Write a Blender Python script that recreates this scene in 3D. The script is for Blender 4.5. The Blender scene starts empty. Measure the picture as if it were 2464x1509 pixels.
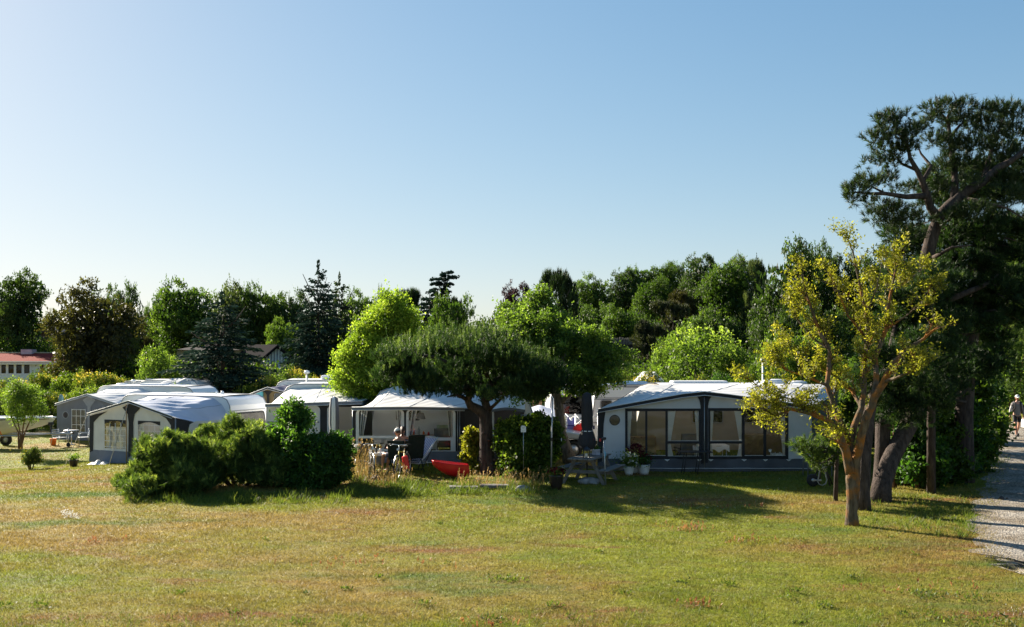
import bpy, bmesh, math, random
import numpy as np
from mathutils import Vector, Matrix, noise
from mathutils.geometry import tessellate_polygon
R = math.radians
rnd = random.Random(7)
rng = np.random.default_rng(11)
scene = bpy.context.scene
COL = scene.collection
# ------------------------------------------------------------------ camera
CAMZ, F, CX, HY = 3.6, 2400.0, 1231.5, 855.0     # camera height (m); focal length, centre column and horizon row in pixels of the 2463 px wide view
cam_d = bpy.data.cameras.new('camera'); cam = bpy.data.objects.new('camera', cam_d); COL.objects.link(cam)
cam.location = (0, 0, CAMZ); cam.rotation_euler = (R(90), 0, 0)
cam_d.sensor_width = 36; cam_d.lens = 36*F/2463; cam_d.shift_y = (HY-754.5)/2463
cam_d.clip_start = .1; cam_d.clip_end = 3000
scene.camera = cam
# ------------------------------------------------------------------ light
SUN_EL, SUN_AZ = R(25.5), R(-45)                   # azimuth from +Y towards +X
w = bpy.data.worlds.new('World'); scene.world = w; w.use_nodes = True
nt = w.node_tree; nt.nodes.clear()
sky = nt.nodes.new('ShaderNodeTexSky'); sky.sky_type = 'NISHITA'; sky.sun_disc = False
sky.sun_elevation = SUN_EL; sky.sun_rotation = SUN_AZ; sky.altitude = 0; sky.air_density = 1.0; sky.dust_density = .42; sky.ozone_density = 3.4
bg = nt.nodes.new('ShaderNodeBackground'); bg.inputs[1].default_value = .077
wo = nt.nodes.new('ShaderNodeOutputWorld')
den = nt.nodes.new('ShaderNodeVectorMath'); den.operation = 'MULTIPLY_ADD'; den.inputs[1].default_value = (.17,)*3; den.inputs[2].default_value = (1, 1, 1)
div = nt.nodes.new('ShaderNodeVectorMath'); div.operation = 'DIVIDE'     # soft shoulder: the hazy glow round the sun stays below white
nt.links.new(sky.outputs[0], den.inputs[0]); nt.links.new(sky.outputs[0], div.inputs[0]); nt.links.new(den.outputs[0], div.inputs[1])
hs = nt.nodes.new('ShaderNodeHueSaturation'); hs.inputs['Saturation'].default_value = 1.26
nt.links.new(div.outputs[0], hs.inputs['Color']); nt.links.new(hs.outputs[0], bg.inputs[0]); nt.links.new(bg.outputs[0], wo.inputs[0])
sd = bpy.data.lights.new('sun', 'SUN'); sun = bpy.data.objects.new('sun', sd); COL.objects.link(sun)
sd.energy = 5.0; sd.angle = R(.55); sd.color = (1, .90, .74)
sdir = Vector((math.sin(SUN_AZ)*math.cos(SUN_EL), math.cos(SUN_AZ)*math.cos(SUN_EL), math.sin(SUN_EL)))
sun.rotation_euler = sdir.to_track_quat('Z', 'Y').to_euler()
sun.location = sdir*60
vs = scene.view_settings; vs.view_transform = 'Standard'; vs.look = 'None'; vs.exposure = 1.75; vs.gamma = 1
scene.cycles.max_bounces = 8; scene.cycles.transparent_max_bounces = 12; scene.cycles.diffuse_bounces = 3
# ------------------------------------------------------------------ helpers
def X(px, Y): return (px-CX)*Y/F
def Z(py, Y): return CAMZ-(py-HY)*Y/F
def P(px, py, Y): return Vector((X(px, Y), Y, Z(py, Y)))
def sm(t): t = min(1, max(0, t)); return t*t*(3-2*t)
def G(x, y):                                     # height of the land
    z = -min(.85, 1.35*sm((-x-4)/24+.0)*1.25*sm((y-20)/30))*(1-sm((y-62)/25))
    z += 9.5*sm((x+4)/26)*sm((y-84)/55)
    z += .018*math.sin(x*.9+y*.4)+.012*math.sin(y*1.3-x*.5)
    return z
def GV(x, y):
    s = lambda t: (lambda u: u*u*(3-2*u))(np.clip(t, 0, 1))
    z = -np.minimum(.85, 1.35*s((-x-4)/24)*1.25*s((y-20)/30))*(1-s((y-62)/25))
    return z+9.5*s((x+4)/26)*s((y-84)/55)+.018*np.sin(x*.9+y*.4)+.012*np.sin(y*1.3-x*.5)
# ---- materials
def newmat(name):
    m = bpy.data.materials.new(name); m.use_nodes = True; t = m.node_tree; t.nodes.clear()
    return m, t, t.nodes, t.links
def N(t, typ, **k):
    n = t.nodes.new(typ)
    for a, b in k.items(): setattr(n, a, b)
    return n
def ramp(t, stops):
    r = t.nodes.new('ShaderNodeValToRGB'); e = r.color_ramp.elements
    while len(e) < len(stops): e.new(.5)
    for i, (p, c) in enumerate(stops): e[i].position = p; e[i].color = (*c, 1)
    return r
def mat(name, col, rough=.6, metal=0, var=.12, scale=4, bump=0, bscale=40, spec=.5, trans=0, stretch=None):
    m, t, n, l = newmat(name)
    o = N(t, 'ShaderNodeOutputMaterial'); b = N(t, 'ShaderNodeBsdfPrincipled')
    b.inputs['Roughness'].default_value = rough; b.inputs['Metallic'].default_value = metal; b.inputs['Specular IOR Level'].default_value = spec
    tc = N(t, 'ShaderNodeTexCoord'); nz = N(t, 'ShaderNodeTexNoise'); nz.inputs['Scale'].default_value = scale; nz.inputs['Detail'].default_value = 6
    if stretch:
        mp = N(t, 'ShaderNodeMapping'); mp.inputs['Scale'].default_value = stretch; l.new(tc.outputs['Object'], mp.inputs[0]); l.new(mp.outputs[0], nz.inputs[0])
    else: l.new(tc.outputs['Object'], nz.inputs[0])
    c0 = tuple(max(0, c*(1-var*1.5)) for c in col); c1 = tuple(min(1, c*(1+var)) for c in col)
    rp = ramp(t, [(.3, c0), (.7, c1)]); l.new(nz.outputs[0], rp.inputs[0]); l.new(rp.outputs[0], b.inputs['Base Color'])
    if bump:
        n2 = N(t, 'ShaderNodeTexNoise'); n2.inputs['Scale'].default_value = bscale; n2.inputs['Detail'].default_value = 5
        l.new(tc.outputs['Object'], n2.inputs[0])
        bp = N(t, 'ShaderNodeBump'); bp.inputs['Strength'].default_value = bump; bp.inputs['Distance'].default_value = .05
        l.new(n2.outputs[0], bp.inputs['Height']); l.new(bp.outputs[0], b.inputs['Normal'])
    if trans:
        tr = N(t, 'ShaderNodeBsdfTranslucent'); l.new(rp.outputs[0], tr.inputs[0]); mx = N(t, 'ShaderNodeMixShader'); mx.inputs[0].default_value = trans
        l.new(b.outputs[0], mx.inputs[1]); l.new(tr.outputs[0], mx.inputs[2]); l.new(mx.outputs[0], o.inputs[0])
    else: l.new(b.outputs[0], o.inputs[0])
    return m
def leafmat(name, dark, light, tip=None, trans=.45, tcol=None, rough=.55, spec=.25):
    """foliage: the leaf's own tone comes from the 'tone' attribute"""
    m, t, n, l = newmat(name)
    o = N(t, 'ShaderNodeOutputMaterial'); b = N(t, 'ShaderNodeBsdfPrincipled'); b.inputs['Roughness'].default_value = rough; b.inputs['Specular IOR Level'].default_value = spec
    a = N(t, 'ShaderNodeAttribute'); a.attribute_name = 'tone'
    st = [(.0, dark), (.75, light)] + ([(1.0, tip)] if tip else [])
    rp = ramp(t, st); l.new(a.outputs['Fac'], rp.inputs[0]); l.new(rp.outputs[0], b.inputs['Base Color'])
    tr = N(t, 'ShaderNodeBsdfTranslucent'); mx = N(t, 'ShaderNodeMixShader'); mx.inputs[0].default_value = trans
    mul = N(t, 'ShaderNodeMix', data_type='RGBA', blend_type='MULTIPLY'); mul.inputs[0].default_value = 1
    l.new(rp.outputs[0], mul.inputs[6]); mul.inputs[7].default_value = (*(tcol or (1.5, 1.6, .7)), 1)
    l.new(mul.outputs[2], tr.inputs[0]); l.new(b.outputs[0], mx.inputs[1]); l.new(tr.outputs[0], mx.inputs[2]); l.new(mx.outputs[0], o.inputs[0])
    return m
def glass(name, tint=(.75, .8, .8), gloss=.12, rough=.03):
    m, t, n, l = newmat(name)
    o = N(t, 'ShaderNodeOutputMaterial'); tr = N(t, 'ShaderNodeBsdfTransparent'); tr.inputs[0].default_value = (*tint, 1)
    g = N(t, 'ShaderNodeBsdfGlossy'); g.inputs['Roughness'].default_value = rough
    fr = N(t, 'ShaderNodeFresnel'); fr.inputs[0].default_value = 1.35
    ad = N(t, 'ShaderNodeMath', operation='ADD'); ad.inputs[1].default_value = gloss; l.new(fr.outputs[0], ad.inputs[0])
    tc = N(t, 'ShaderNodeTexCoord'); nz = N(t, 'ShaderNodeTexNoise'); nz.inputs['Scale'].default_value = 1.6; l.new(tc.outputs['Object'], nz.inputs[0])
    bp = N(t, 'ShaderNodeBump'); bp.inputs['Strength'].default_value = .12; bp.inputs['Distance'].default_value = .3; l.new(nz.outputs[0], bp.inputs['Height']); l.new(bp.outputs[0], g.inputs['Normal'])
    mx = N(t, 'ShaderNodeMixShader'); l.new(ad.outputs[0], mx.inputs[0]); l.new(tr.outputs[0], mx.inputs[1]); l.new(g.outputs[0], mx.inputs[2]); l.new(mx.outputs[0], o.inputs[0])
    return m
# ---- objects
def tag(o, label=None, cat=None, group=None, kind=None):
    if label: o['label'] = label
    if cat: o['category'] = cat
    if group: o['group'] = group
    if kind: o['kind'] = kind
    return o
def thing(name, label, cat, loc, rz=0, group=None):
    o = bpy.data.objects.new(name, None); COL.objects.link(o); o.empty_display_size = .2
    o.location = loc; o.rotation_euler = (0, 0, rz); return tag(o, label, cat, group)
def link(name, me, parent=None):
    o = bpy.data.objects.new(name, me); COL.objects.link(o); o.parent = parent; return o
class MB:
    """collects shapes; .build() links them as ONE mesh object"""
    def __init__(s): s.v = []; s.f = []; s.sm = []; s.mi = []; s.cur = 0
    def add(s, vs, fs, smooth=False):
        k = len(s.v); s.v += [tuple(v) for v in vs]; s.f += [tuple(i+k for i in f) for f in fs]; s.sm += [smooth]*len(fs); s.mi += [s.cur]*len(fs); return s
    def box(s, x0, x1, y0, y1, z0, z1, M=None, taper=None):
        vs = [Vector((x, y, z)) for z in (z0, z1) for y in (y0, y1) for x in (x0, x1)]
        if M: vs = [M @ v for v in vs]
        return s.add(vs, [(0, 2, 3, 1), (4, 5, 7, 6), (0, 1, 5, 4), (2, 6, 7, 3), (0, 4, 6, 2), (1, 3, 7, 5)])
    def bbox(s, x0, x1, y0, y1, z0, z1, b=.02, M=None):      # bevelled box
        bm = bmesh.new(); bmesh.ops.create_cube(bm, size=1)
        for v in bm.verts: v.co = Vector(((x0+x1)/2+v.co.x*(x1-x0), (y0+y1)/2+v.co.y*(y1-y0), (z0+z1)/2+v.co.z*(z1-z0)))
        bmesh.ops.bevel(bm, geom=list(bm.edges), offset=min(b, .45*min(x1-x0, y1-y0, z1-z0)), segments=2, affect='EDGES', profile=.5)
        vs = [M @ v.co if M else v.co.copy() for v in bm.verts]; bm.verts.index_update()
        s.add(vs, [tuple(v.index for v in f.verts) for f in bm.faces]); bm.free(); return s
    def tube(s, pts, rad, n=8, cap=True, closed=False):
        pts = [Vector(p) for p in pts]; m = len(pts); rad = rad if isinstance(rad, (list, tuple)) else [rad]*m
        vs = []; fs = []; up = None
        for i, p in enumerate(pts):
            a = pts[i-1] if i else (pts[-1] if closed else p); b = pts[i+1] if i < m-1 else (pts[0] if closed else p)
            d = (b-a).normalized() if (b-a).length > 1e-9 else Vector((0, 0, 1))
            if up is None: up = Vector((1, 0, 0)) if abs(d.x) < .8 else Vector((0, 1, 0))
            u = (up-d*up.dot(d)); u = u.normalized() if u.length > 1e-6 else d.orthogonal().normalized(); up = u; v = d.cross(u)
            for k in range(n):
                t = 2*math.pi*k/n; vs.append(p+(u*math.cos(t)+v*math.sin(t))*rad[i])
        for i in range(m-1 if not closed else m):
            j = (i+1) % m
            for k in range(n): fs.append((i*n+k, i*n+(k+1) % n, j*n+(k+1) % n, j*n+k))
        s.add(vs, fs, True)
        if cap and not closed:
            k = len(s.v)-m*n; s.f += [tuple(k+i for i in reversed(range(n))), tuple(k+(m-1)*n+i for i in range(n))]; s.sm += [False]*2; s.mi += [s.cur]*2
        return s
    def bar(s, a, b, w=.02, n=4): return s.tube([a, b], w*.7 if n == 4 else w/2, n)
    def lathe(s, prof, c=(0, 0, 0), n=20, M=None, a0=0, a1=2*math.pi, sx=1, sy=1):
        vs = []; fs = []; full = abs(a1-a0-2*math.pi) < 1e-6; m = n if full else n+1
        for r, z in prof:
            for k in range(m):
                t = a0+(a1-a0)*k/n; v = Vector((c[0]+r*math.cos(t)*sx, c[1]+r*math.sin(t)*sy, c[2]+z)); vs.append(M @ v if M else v)
        for i in range(len(prof)-1):
            for k in range(n): fs.append((i*m+k, i*m+(k+1) % m, (i+1)*m+(k+1) % m, (i+1)*m+k))
        return s.add(vs, fs, True)
    def prism(s, poly, y0, y1, M=None, plane='xz', smooth=False):
        n = len(poly); mk = (lambda a, b, c: Vector((a, c, b))) if plane == 'xz' else ((lambda a, b, c: Vector((c, a, b))) if plane == 'yz' else (lambda a, b, c: Vector((a, b, c))))
        vs = [mk(a, b, y0) for a, b in poly]+[mk(a, b, y1) for a, b in poly]
        if M: vs = [M @ v for v in vs]
        tri = tessellate_polygon([[Vector((a, b, 0)) for a, b in poly]])
        s.add(vs, [tuple(t) for t in tri]+[tuple(i+n for i in reversed(t)) for t in tri])
        return s.add(vs, [(i, (i+1) % n, n+(i+1) % n, n+i) for i in range(n)], smooth)
    def sheet(s, outer, holes, y, th=.012, M=None):           # flat cloth in the xz plane with openings
        loops = [outer]+holes; tri = tessellate_polygon([[Vector((a, b, 0)) for a, b in q] for q in loops])
        flat = [p for q in loops for p in q]; n = len(flat)
        vs = [Vector((a, y, b)) for a, b in flat]+[Vector((a, y+th, b)) for a, b in flat]
        if M: vs = [M @ v for v in vs]
        fs = [tuple(t) for t in tri]+[tuple(i+n for i in reversed(t)) for t in tri]; k = 0
        for q in loops:
            m = len(q); fs += [(k+i, k+(i+1) % m, n+k+(i+1) % m, n+k+i) for i in range(m)]; k += m
        return s.add(vs, fs)
    def grid(s, fn, nu, nv, smooth=True, th=0):
        vs = [Vector(fn(i/nu, j/nv)) for j in range(nv+1) for i in range(nu+1)]
        fs = [(j*(nu+1)+i, j*(nu+1)+i+1, (j+1)*(nu+1)+i+1, (j+1)*(nu+1)+i) for j in range(nv) for i in range(nu)]
        return s.add(vs, fs, smooth)
    def build(s, name, mats, parent=None, fix=True):
        me = bpy.data.meshes.new(name); me.from_pydata(s.v, [], s.f)
        for m in (mats if isinstance(mats, (list, tuple)) else [mats]): me.materials.append(m)
        me.polygons.foreach_set('use_smooth', s.sm); me.polygons.foreach_set('material_index', s.mi)
        if fix:
            bm = bmesh.new(); bm.from_mesh(me); bmesh.ops.recalc_face_normals(bm, faces=bm.faces); bm.to_mesh(me); bm.free()
        me.update(); return link(name, me, parent)
def copy_tree(o, parent=None):
    c = o.copy(); COL.objects.link(c); c.parent = parent
    for ch in [q for q in o.children]: copy_tree(ch, c)
    return c
def rect(x0, x1, z0, z1): return [(x0, z0), (x1, z0), (x1, z1), (x0, z1)]
def rrect(x0, x1, z0, z1, r, k=4, top_only=False):
    o = []
    for cx, cz, a in ((x1-r, z0+r, -90), (x1-r, z1-r, 0), (x0+r, z1-r, 90), (x0+r, z0+r, 180)):
        if top_only and cz < (z0+z1)/2: o.append((cx+(r if cx > (x0+x1)/2 else -r), z0)); continue
        for i in range(k+1): t = R(a+90*i/k); o.append((cx+r*math.cos(t), cz+r*math.sin(t)))
    return o
def circ(cx, cz, r, n=18): return [(cx+r*math.cos(2*math.pi*i/n), cz+r*math.sin(2*math.pi*i/n)) for i in range(n)]
def text(s, size, m, parent, loc, rot, name='lettering'):
    c = bpy.data.curves.new(name, 'FONT'); c.body = s; c.size = size; c.extrude = .002; c.align_x = 'CENTER'
    q = bpy.data.objects.new(name, c); COL.objects.link(q); dg = bpy.context.evaluated_depsgraph_get(); me = bpy.data.meshes.new_from_object(q.evaluated_get(dg)); bpy.data.objects.remove(q)
    me.materials.clear(); me.materials.append(m); o = link(name, me, parent); o.location = loc; o.rotation_euler = rot; return o
# ---- foliage in numpy
def npmesh(name, V, k, tone, m, parent=None, smooth=False):
    """V: (N*k,3) corners of N faces with k corners each"""
    n = len(V)//k; me = bpy.data.meshes.new(name); me.vertices.add(n*k); me.vertices.foreach_set('co', np.ascontiguousarray(V, dtype=np.float32).ravel())
    me.loops.add(n*k); me.loops.foreach_set('vertex_index', np.arange(n*k, dtype=np.int32))
    me.polygons.add(n); me.polygons.foreach_set('loop_start', np.arange(0, n*k, k, dtype=np.int32))
    me.update(calc_edges=True)
    if tone is not None:
        at = me.attributes.new('tone', 'FLOAT', 'FACE'); at.data.foreach_set('value', np.clip(tone, 0, 1).astype(np.float32))
    me.materials.append(m); me.validate()
    return link(name, me, parent)
def unit(v): return v/np.maximum(np.linalg.norm(v, axis=-1, keepdims=True), 1e-9)
def rdir(n, up=0.0, g=rng):
    d = g.normal(size=(n, 3)); d[:, 2] += up; return unit(d)
def leafquads(Pt, S, D=None, up=.4, aspect=.5, g=rng):
    n = len(Pt); D = rdir(n, up, g) if D is None else D; W = unit(np.cross(D, rdir(n, 0, g))); S = np.broadcast_to(np.asarray(S, float).reshape(-1, 1), (n, 1))
    a = Pt; b = Pt+D*S*.5+W*S*aspect*.5; c = Pt+D*S; d = Pt+D*S*.5-W*S*aspect*.5
    return np.stack([a, b, c, d], 1).reshape(-1, 3)
def needletris(Pt, D, L, Wd, g=rng):
    n = len(Pt); W = unit(np.cross(D, rdir(n, 0, g))); L = np.broadcast_to(np.asarray(L, float).reshape(-1, 1), (n, 1))
    return np.stack([Pt-W*Wd/2, Pt+W*Wd/2, Pt+D*L], 1).reshape(-1, 3)
def tufts(C, D, n, L, spread=.9, Wd=.012, shoot=.5, g=rng):
    """needle tufts: at each centre C a shoot along D set with n needles"""
    k = len(C); Lx = np.broadcast_to(np.asarray(L, float).reshape(-1), (k,)); Cr = np.repeat(C, n, 0); Dr = np.repeat(D, n, 0); Lr = np.repeat(Lx, n)
    t = g.random((k*n, 1)); base = Cr+Dr*t*Lr[:, None]*shoot*2
    d = unit(Dr*(.75+.5*t)+rdir(k*n, 0, g)*spread)
    return needletris(base, d, Lr*g.uniform(.7, 1.1, k*n), Wd, g)
def blobpts(blobs, ncl, nper, rc, g, shell=.55, flat=.75):
    """clumps of points spread through the outer part of ellipsoid blobs"""
    B = np.array(blobs, float); vol = (B[:, 3]*B[:, 4]*B[:, 5])**.67; pick = g.choice(len(B), ncl, p=vol/vol.sum())
    d = rdir(ncl, .15, g); r = shell+(1-shell)*g.random((ncl, 1))**.7
    C = B[pick, :3]+d*r*B[pick, 3:6]
    q = np.repeat(C, nper, 0)+np.clip(g.normal(size=(ncl*nper, 3)), -1.7, 1.7)*rc*np.array([1, 1, flat])
    return C, q, d
def cluster_tone(ncl, nper, g, base=.45, sc=.22, sl=.13): return np.repeat(g.normal(base, sc, ncl), nper)+g.normal(0, sl, ncl*nper)
# ------------------------------------------------------------------ colours
def nodes_ground():
    m, t, n, l = newmat('lawn grass'); o = N(t, 'ShaderNodeOutputMaterial'); b = N(t, 'ShaderNodeBsdfPrincipled'); b.inputs['Roughness'].default_value = .85; b.inputs['Specular IOR Level'].default_value = .15
    col = lawn_colour(t); l.new(col, b.inputs['Base Color'])
    ge = N(t, 'ShaderNodeNewGeometry'); nz = N(t, 'ShaderNodeTexNoise'); nz.inputs['Scale'].default_value = 14; nz.inputs['Detail'].default_value = 8; nz.inputs['Roughness'].default_value = .75
    l.new(ge.outputs['Position'], nz.inputs[0]); bp = N(t, 'ShaderNodeBump'); bp.inputs['Strength'].default_value = .9; bp.inputs['Distance'].default_value = .06
    l.new(nz.outputs[0], bp.inputs['Height']); l.new(bp.outputs[0], b.inputs['Normal']); l.new(b.outputs[0], o.inputs[0]); return m
def lawn_colour(t, gain=1.0):
    l = t.links; ge = N(t, 'ShaderNodeNewGeometry')
    def nz(sc, det, rough=.6, st=(1, 1, 0), off=0):
        mp = N(t, 'ShaderNodeMapping'); mp.inputs['Scale'].default_value = st; mp.inputs['Location'].default_value = (off, off*.7, 0); l.new(ge.outputs['Position'], mp.inputs[0])
        q = N(t, 'ShaderNodeTexNoise'); q.inputs['Scale'].default_value = sc; q.inputs['Detail'].default_value = det; q.inputs['Roughness'].default_value = rough; l.new(mp.outputs[0], q.inputs[0]); return q.outputs[0]
    def mix(f, a, b, typ='MIX'):
        q = N(t, 'ShaderNodeMix', data_type='RGBA', blend_type=typ)
        if hasattr(f, 'links') or not isinstance(f, (int, float)): l.new(f, q.inputs[0])
        else: q.inputs[0].default_value = f
        for i, c in ((6, a), (7, b)):
            if isinstance(c, tuple): q.inputs[i].default_value = (*c, 1)
            else: l.new(c, q.inputs[i])
        return q.outputs[2]
    def rr(f, a, b):
        q = N(t, 'ShaderNodeMapRange'); q.inputs[1].default_value = a; q.inputs[2].default_value = b; l.new(f, q.inputs[0]); return q.outputs[0]
    sx = N(t, 'ShaderNodeSeparateXYZ'); l.new(ge.outputs['Position'], sx.inputs[0])
    # greener towards +X and around the garden bed, drier in the open lawn
    gx = N(t, 'ShaderNodeMath', operation='MULTIPLY_ADD'); l.new(sx.outputs[0], gx.inputs[0]); gx.inputs[1].default_value = -.0035; gx.inputs[2].default_value = .0
    big = N(t, 'ShaderNodeMath', operation='ADD'); l.new(nz(.16, 6, .62, (.55, 1, 0), 3), big.inputs[0]); yr = N(t, 'ShaderNodeMapRange'); yr.inputs[1].default_value = 26; yr.inputs[2].default_value = 42; yr.inputs[3].default_value = 0; yr.inputs[4].default_value = -.13; l.new(sx.outputs[1], yr.inputs[0])
    g2 = N(t, 'ShaderNodeMath', operation='ADD'); l.new(gx.outputs[0], g2.inputs[0]); l.new(yr.outputs[0], g2.inputs[1]); l.new(g2.outputs[0], big.inputs[1])
    green = mix(rr(nz(1.1, 5, .7, (1, 1, 0), 9), .35, .65), (.155, .205, .013), (.275, .295, .028))
    straw = mix(rr(nz(2.3, 6, .7, (.8, 1.4, 0), 5), .35, .65), (.235, .160, .034), (.42, .315, .082))
    c = mix(rr(big.outputs[0], .44, .58), green, straw)
    red = rr(nz(.42, 8, .75, (.5, 1.3, 0), 31), .54, .66); c = mix(red, c, (.27, .125, .055))
    lush = rr(nz(.3, 5, .6, (.5, 1.2, 0), 71), .56, .68); c = mix(lush, c, (.10, .19, .030)); bare = rr(nz(.55, 7, .7, (.5, 1.5, 0), 17), .66, .74); c = mix(bare, c, (.37, .28, .14))
    fine = rr(nz(9, 6, .8, (1, 1, 0), 2), .30, .72); c = mix(fine, mix(.5, c, (.045, .042, .015)), c)
    mid = rr(nz(2.6, 5, .75, (.7, 1.5, 0), 44), .36, .60); c = mix(mid, mix(.42, c, (.12, .075, .02)), c)
    c = mix(1.0, c, (gain, gain, gain), 'MULTIPLY'); return c
M_ground = nodes_ground()
def blade_material():
    m, t, n, l = newmat('grass blade'); o = N(t, 'ShaderNodeOutputMaterial'); b = N(t, 'ShaderNodeBsdfPrincipled'); b.inputs['Roughness'].default_value = .5; b.inputs['Specular IOR Level'].default_value = .2
    c = lawn_colour(t, 1.0); a = N(t, 'ShaderNodeAttribute'); a.attribute_name = 'tone'
    r = N(t, 'ShaderNodeMapRange'); r.inputs[3].default_value = .55; r.inputs[4].default_value = 1.75; l.new(a.outputs['Fac'], r.inputs[0])
    q = N(t, 'ShaderNodeMix', data_type='RGBA', blend_type='MULTIPLY'); q.inputs[0].default_value = 1; l.new(c, q.inputs[6]); l.new(r.outputs[0], q.inputs[7])
    l.new(q.outputs[2], b.inputs['Base Color']); tr = N(t, 'ShaderNodeBsdfTranslucent'); l.new(q.outputs[2], tr.inputs[0])
    mx = N(t, 'ShaderNodeMixShader'); mx.inputs[0].default_value = .45; l.new(b.outputs[0], mx.inputs[1]); l.new(tr.outputs[0], mx.inputs[2]); l.new(mx.outputs[0], o.inputs[0]); return m
M_blade = blade_material()
def gravel_material():
    m, t, n, l = newmat('gravel'); o = N(t, 'ShaderNodeOutputMaterial'); b = N(t, 'ShaderNodeBsdfPrincipled'); b.inputs['Roughness'].default_value = .9; b.inputs['Specular IOR Level'].default_value = .2
    ge = N(t, 'ShaderNodeNewGeometry'); v = N(t, 'ShaderNodeTexVoronoi'); v.inputs['Scale'].default_value = 26; l.new(ge.outputs['Position'], v.inputs[0])
    rp = ramp(t, [(0, (.12, .105, .09)), (.5, (.27, .245, .215)), (1, (.44, .40, .34))]); sp = N(t, 'ShaderNodeSeparateColor'); l.new(v.outputs['Color'], sp.inputs[0]); l.new(sp.outputs[0], rp.inputs[0])
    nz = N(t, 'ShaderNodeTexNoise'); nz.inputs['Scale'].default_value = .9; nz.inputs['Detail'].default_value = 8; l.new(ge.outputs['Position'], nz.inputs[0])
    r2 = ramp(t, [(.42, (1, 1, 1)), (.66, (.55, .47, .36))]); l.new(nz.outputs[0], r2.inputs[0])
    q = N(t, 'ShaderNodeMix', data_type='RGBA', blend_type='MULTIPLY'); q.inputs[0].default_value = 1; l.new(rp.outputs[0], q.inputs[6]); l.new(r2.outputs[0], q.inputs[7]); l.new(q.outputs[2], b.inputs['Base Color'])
    bp = N(t, 'ShaderNodeBump'); bp.inputs['Strength'].default_value = .9; bp.inputs['Distance'].default_value = .03; l.new(v.outputs['Distance'], bp.inputs['Height']); l.new(bp.outputs[0], b.inputs['Normal'])
    l.new(b.outputs[0], o.inputs[0]); return m
M_gravel = gravel_material()
def bark(name, c0, c1, lichen=None, scale=9, amt=(.5, .6)):
    m, t, n, l = newmat(name); o = N(t, 'ShaderNodeOutputMaterial'); b = N(t, 'ShaderNodeBsdfPrincipled'); b.inputs['Roughness'].default_value = .9; b.inputs['Specular IOR Level'].default_value = .15
    tc = N(t, 'ShaderNodeTexCoord'); mp = N(t, 'ShaderNodeMapping'); mp.inputs['Scale'].default_value = (1, 1, .22); l.new(tc.outputs['Object'], mp.inputs[0])
    v = N(t, 'ShaderNodeTexNoise'); v.inputs['Scale'].default_value = scale; v.inputs['Detail'].default_value = 9; v.inputs['Roughness'].default_value = .72; l.new(mp.outputs[0], v.inputs[0])
    rp = ramp(t, [(.35, c0), (.65, c1)]); l.new(v.outputs[0], rp.inputs[0]); out = rp.outputs[0]
    if lichen:
        nz = N(t, 'ShaderNodeTexNoise'); nz.inputs['Scale'].default_value = 3.2; nz.inputs['Detail'].default_value = 7; l.new(tc.outputs['Object'], nz.inputs[0])
        r = N(t, 'ShaderNodeMapRange'); r.inputs[1].default_value = amt[0]; r.inputs[2].default_value = amt[1]; l.new(nz.outputs[0], r.inputs[0])
        q = N(t, 'ShaderNodeMix', data_type='RGBA'); l.new(r.outputs[0], q.inputs[0]); l.new(out, q.inputs[6]); q.inputs[7].default_value = (*lichen, 1); out = q.outputs[2]
    l.new(out, b.inputs['Base Color']); bp = N(t, 'ShaderNodeBump'); bp.inputs['Strength'].default_value = 1; bp.inputs['Distance'].default_value = .06; l.new(v.outputs[0], bp.inputs['Height']); l.new(bp.outputs[0], b.inputs['Normal'])
    l.new(b.outputs[0], o.inputs[0]); return m
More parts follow.
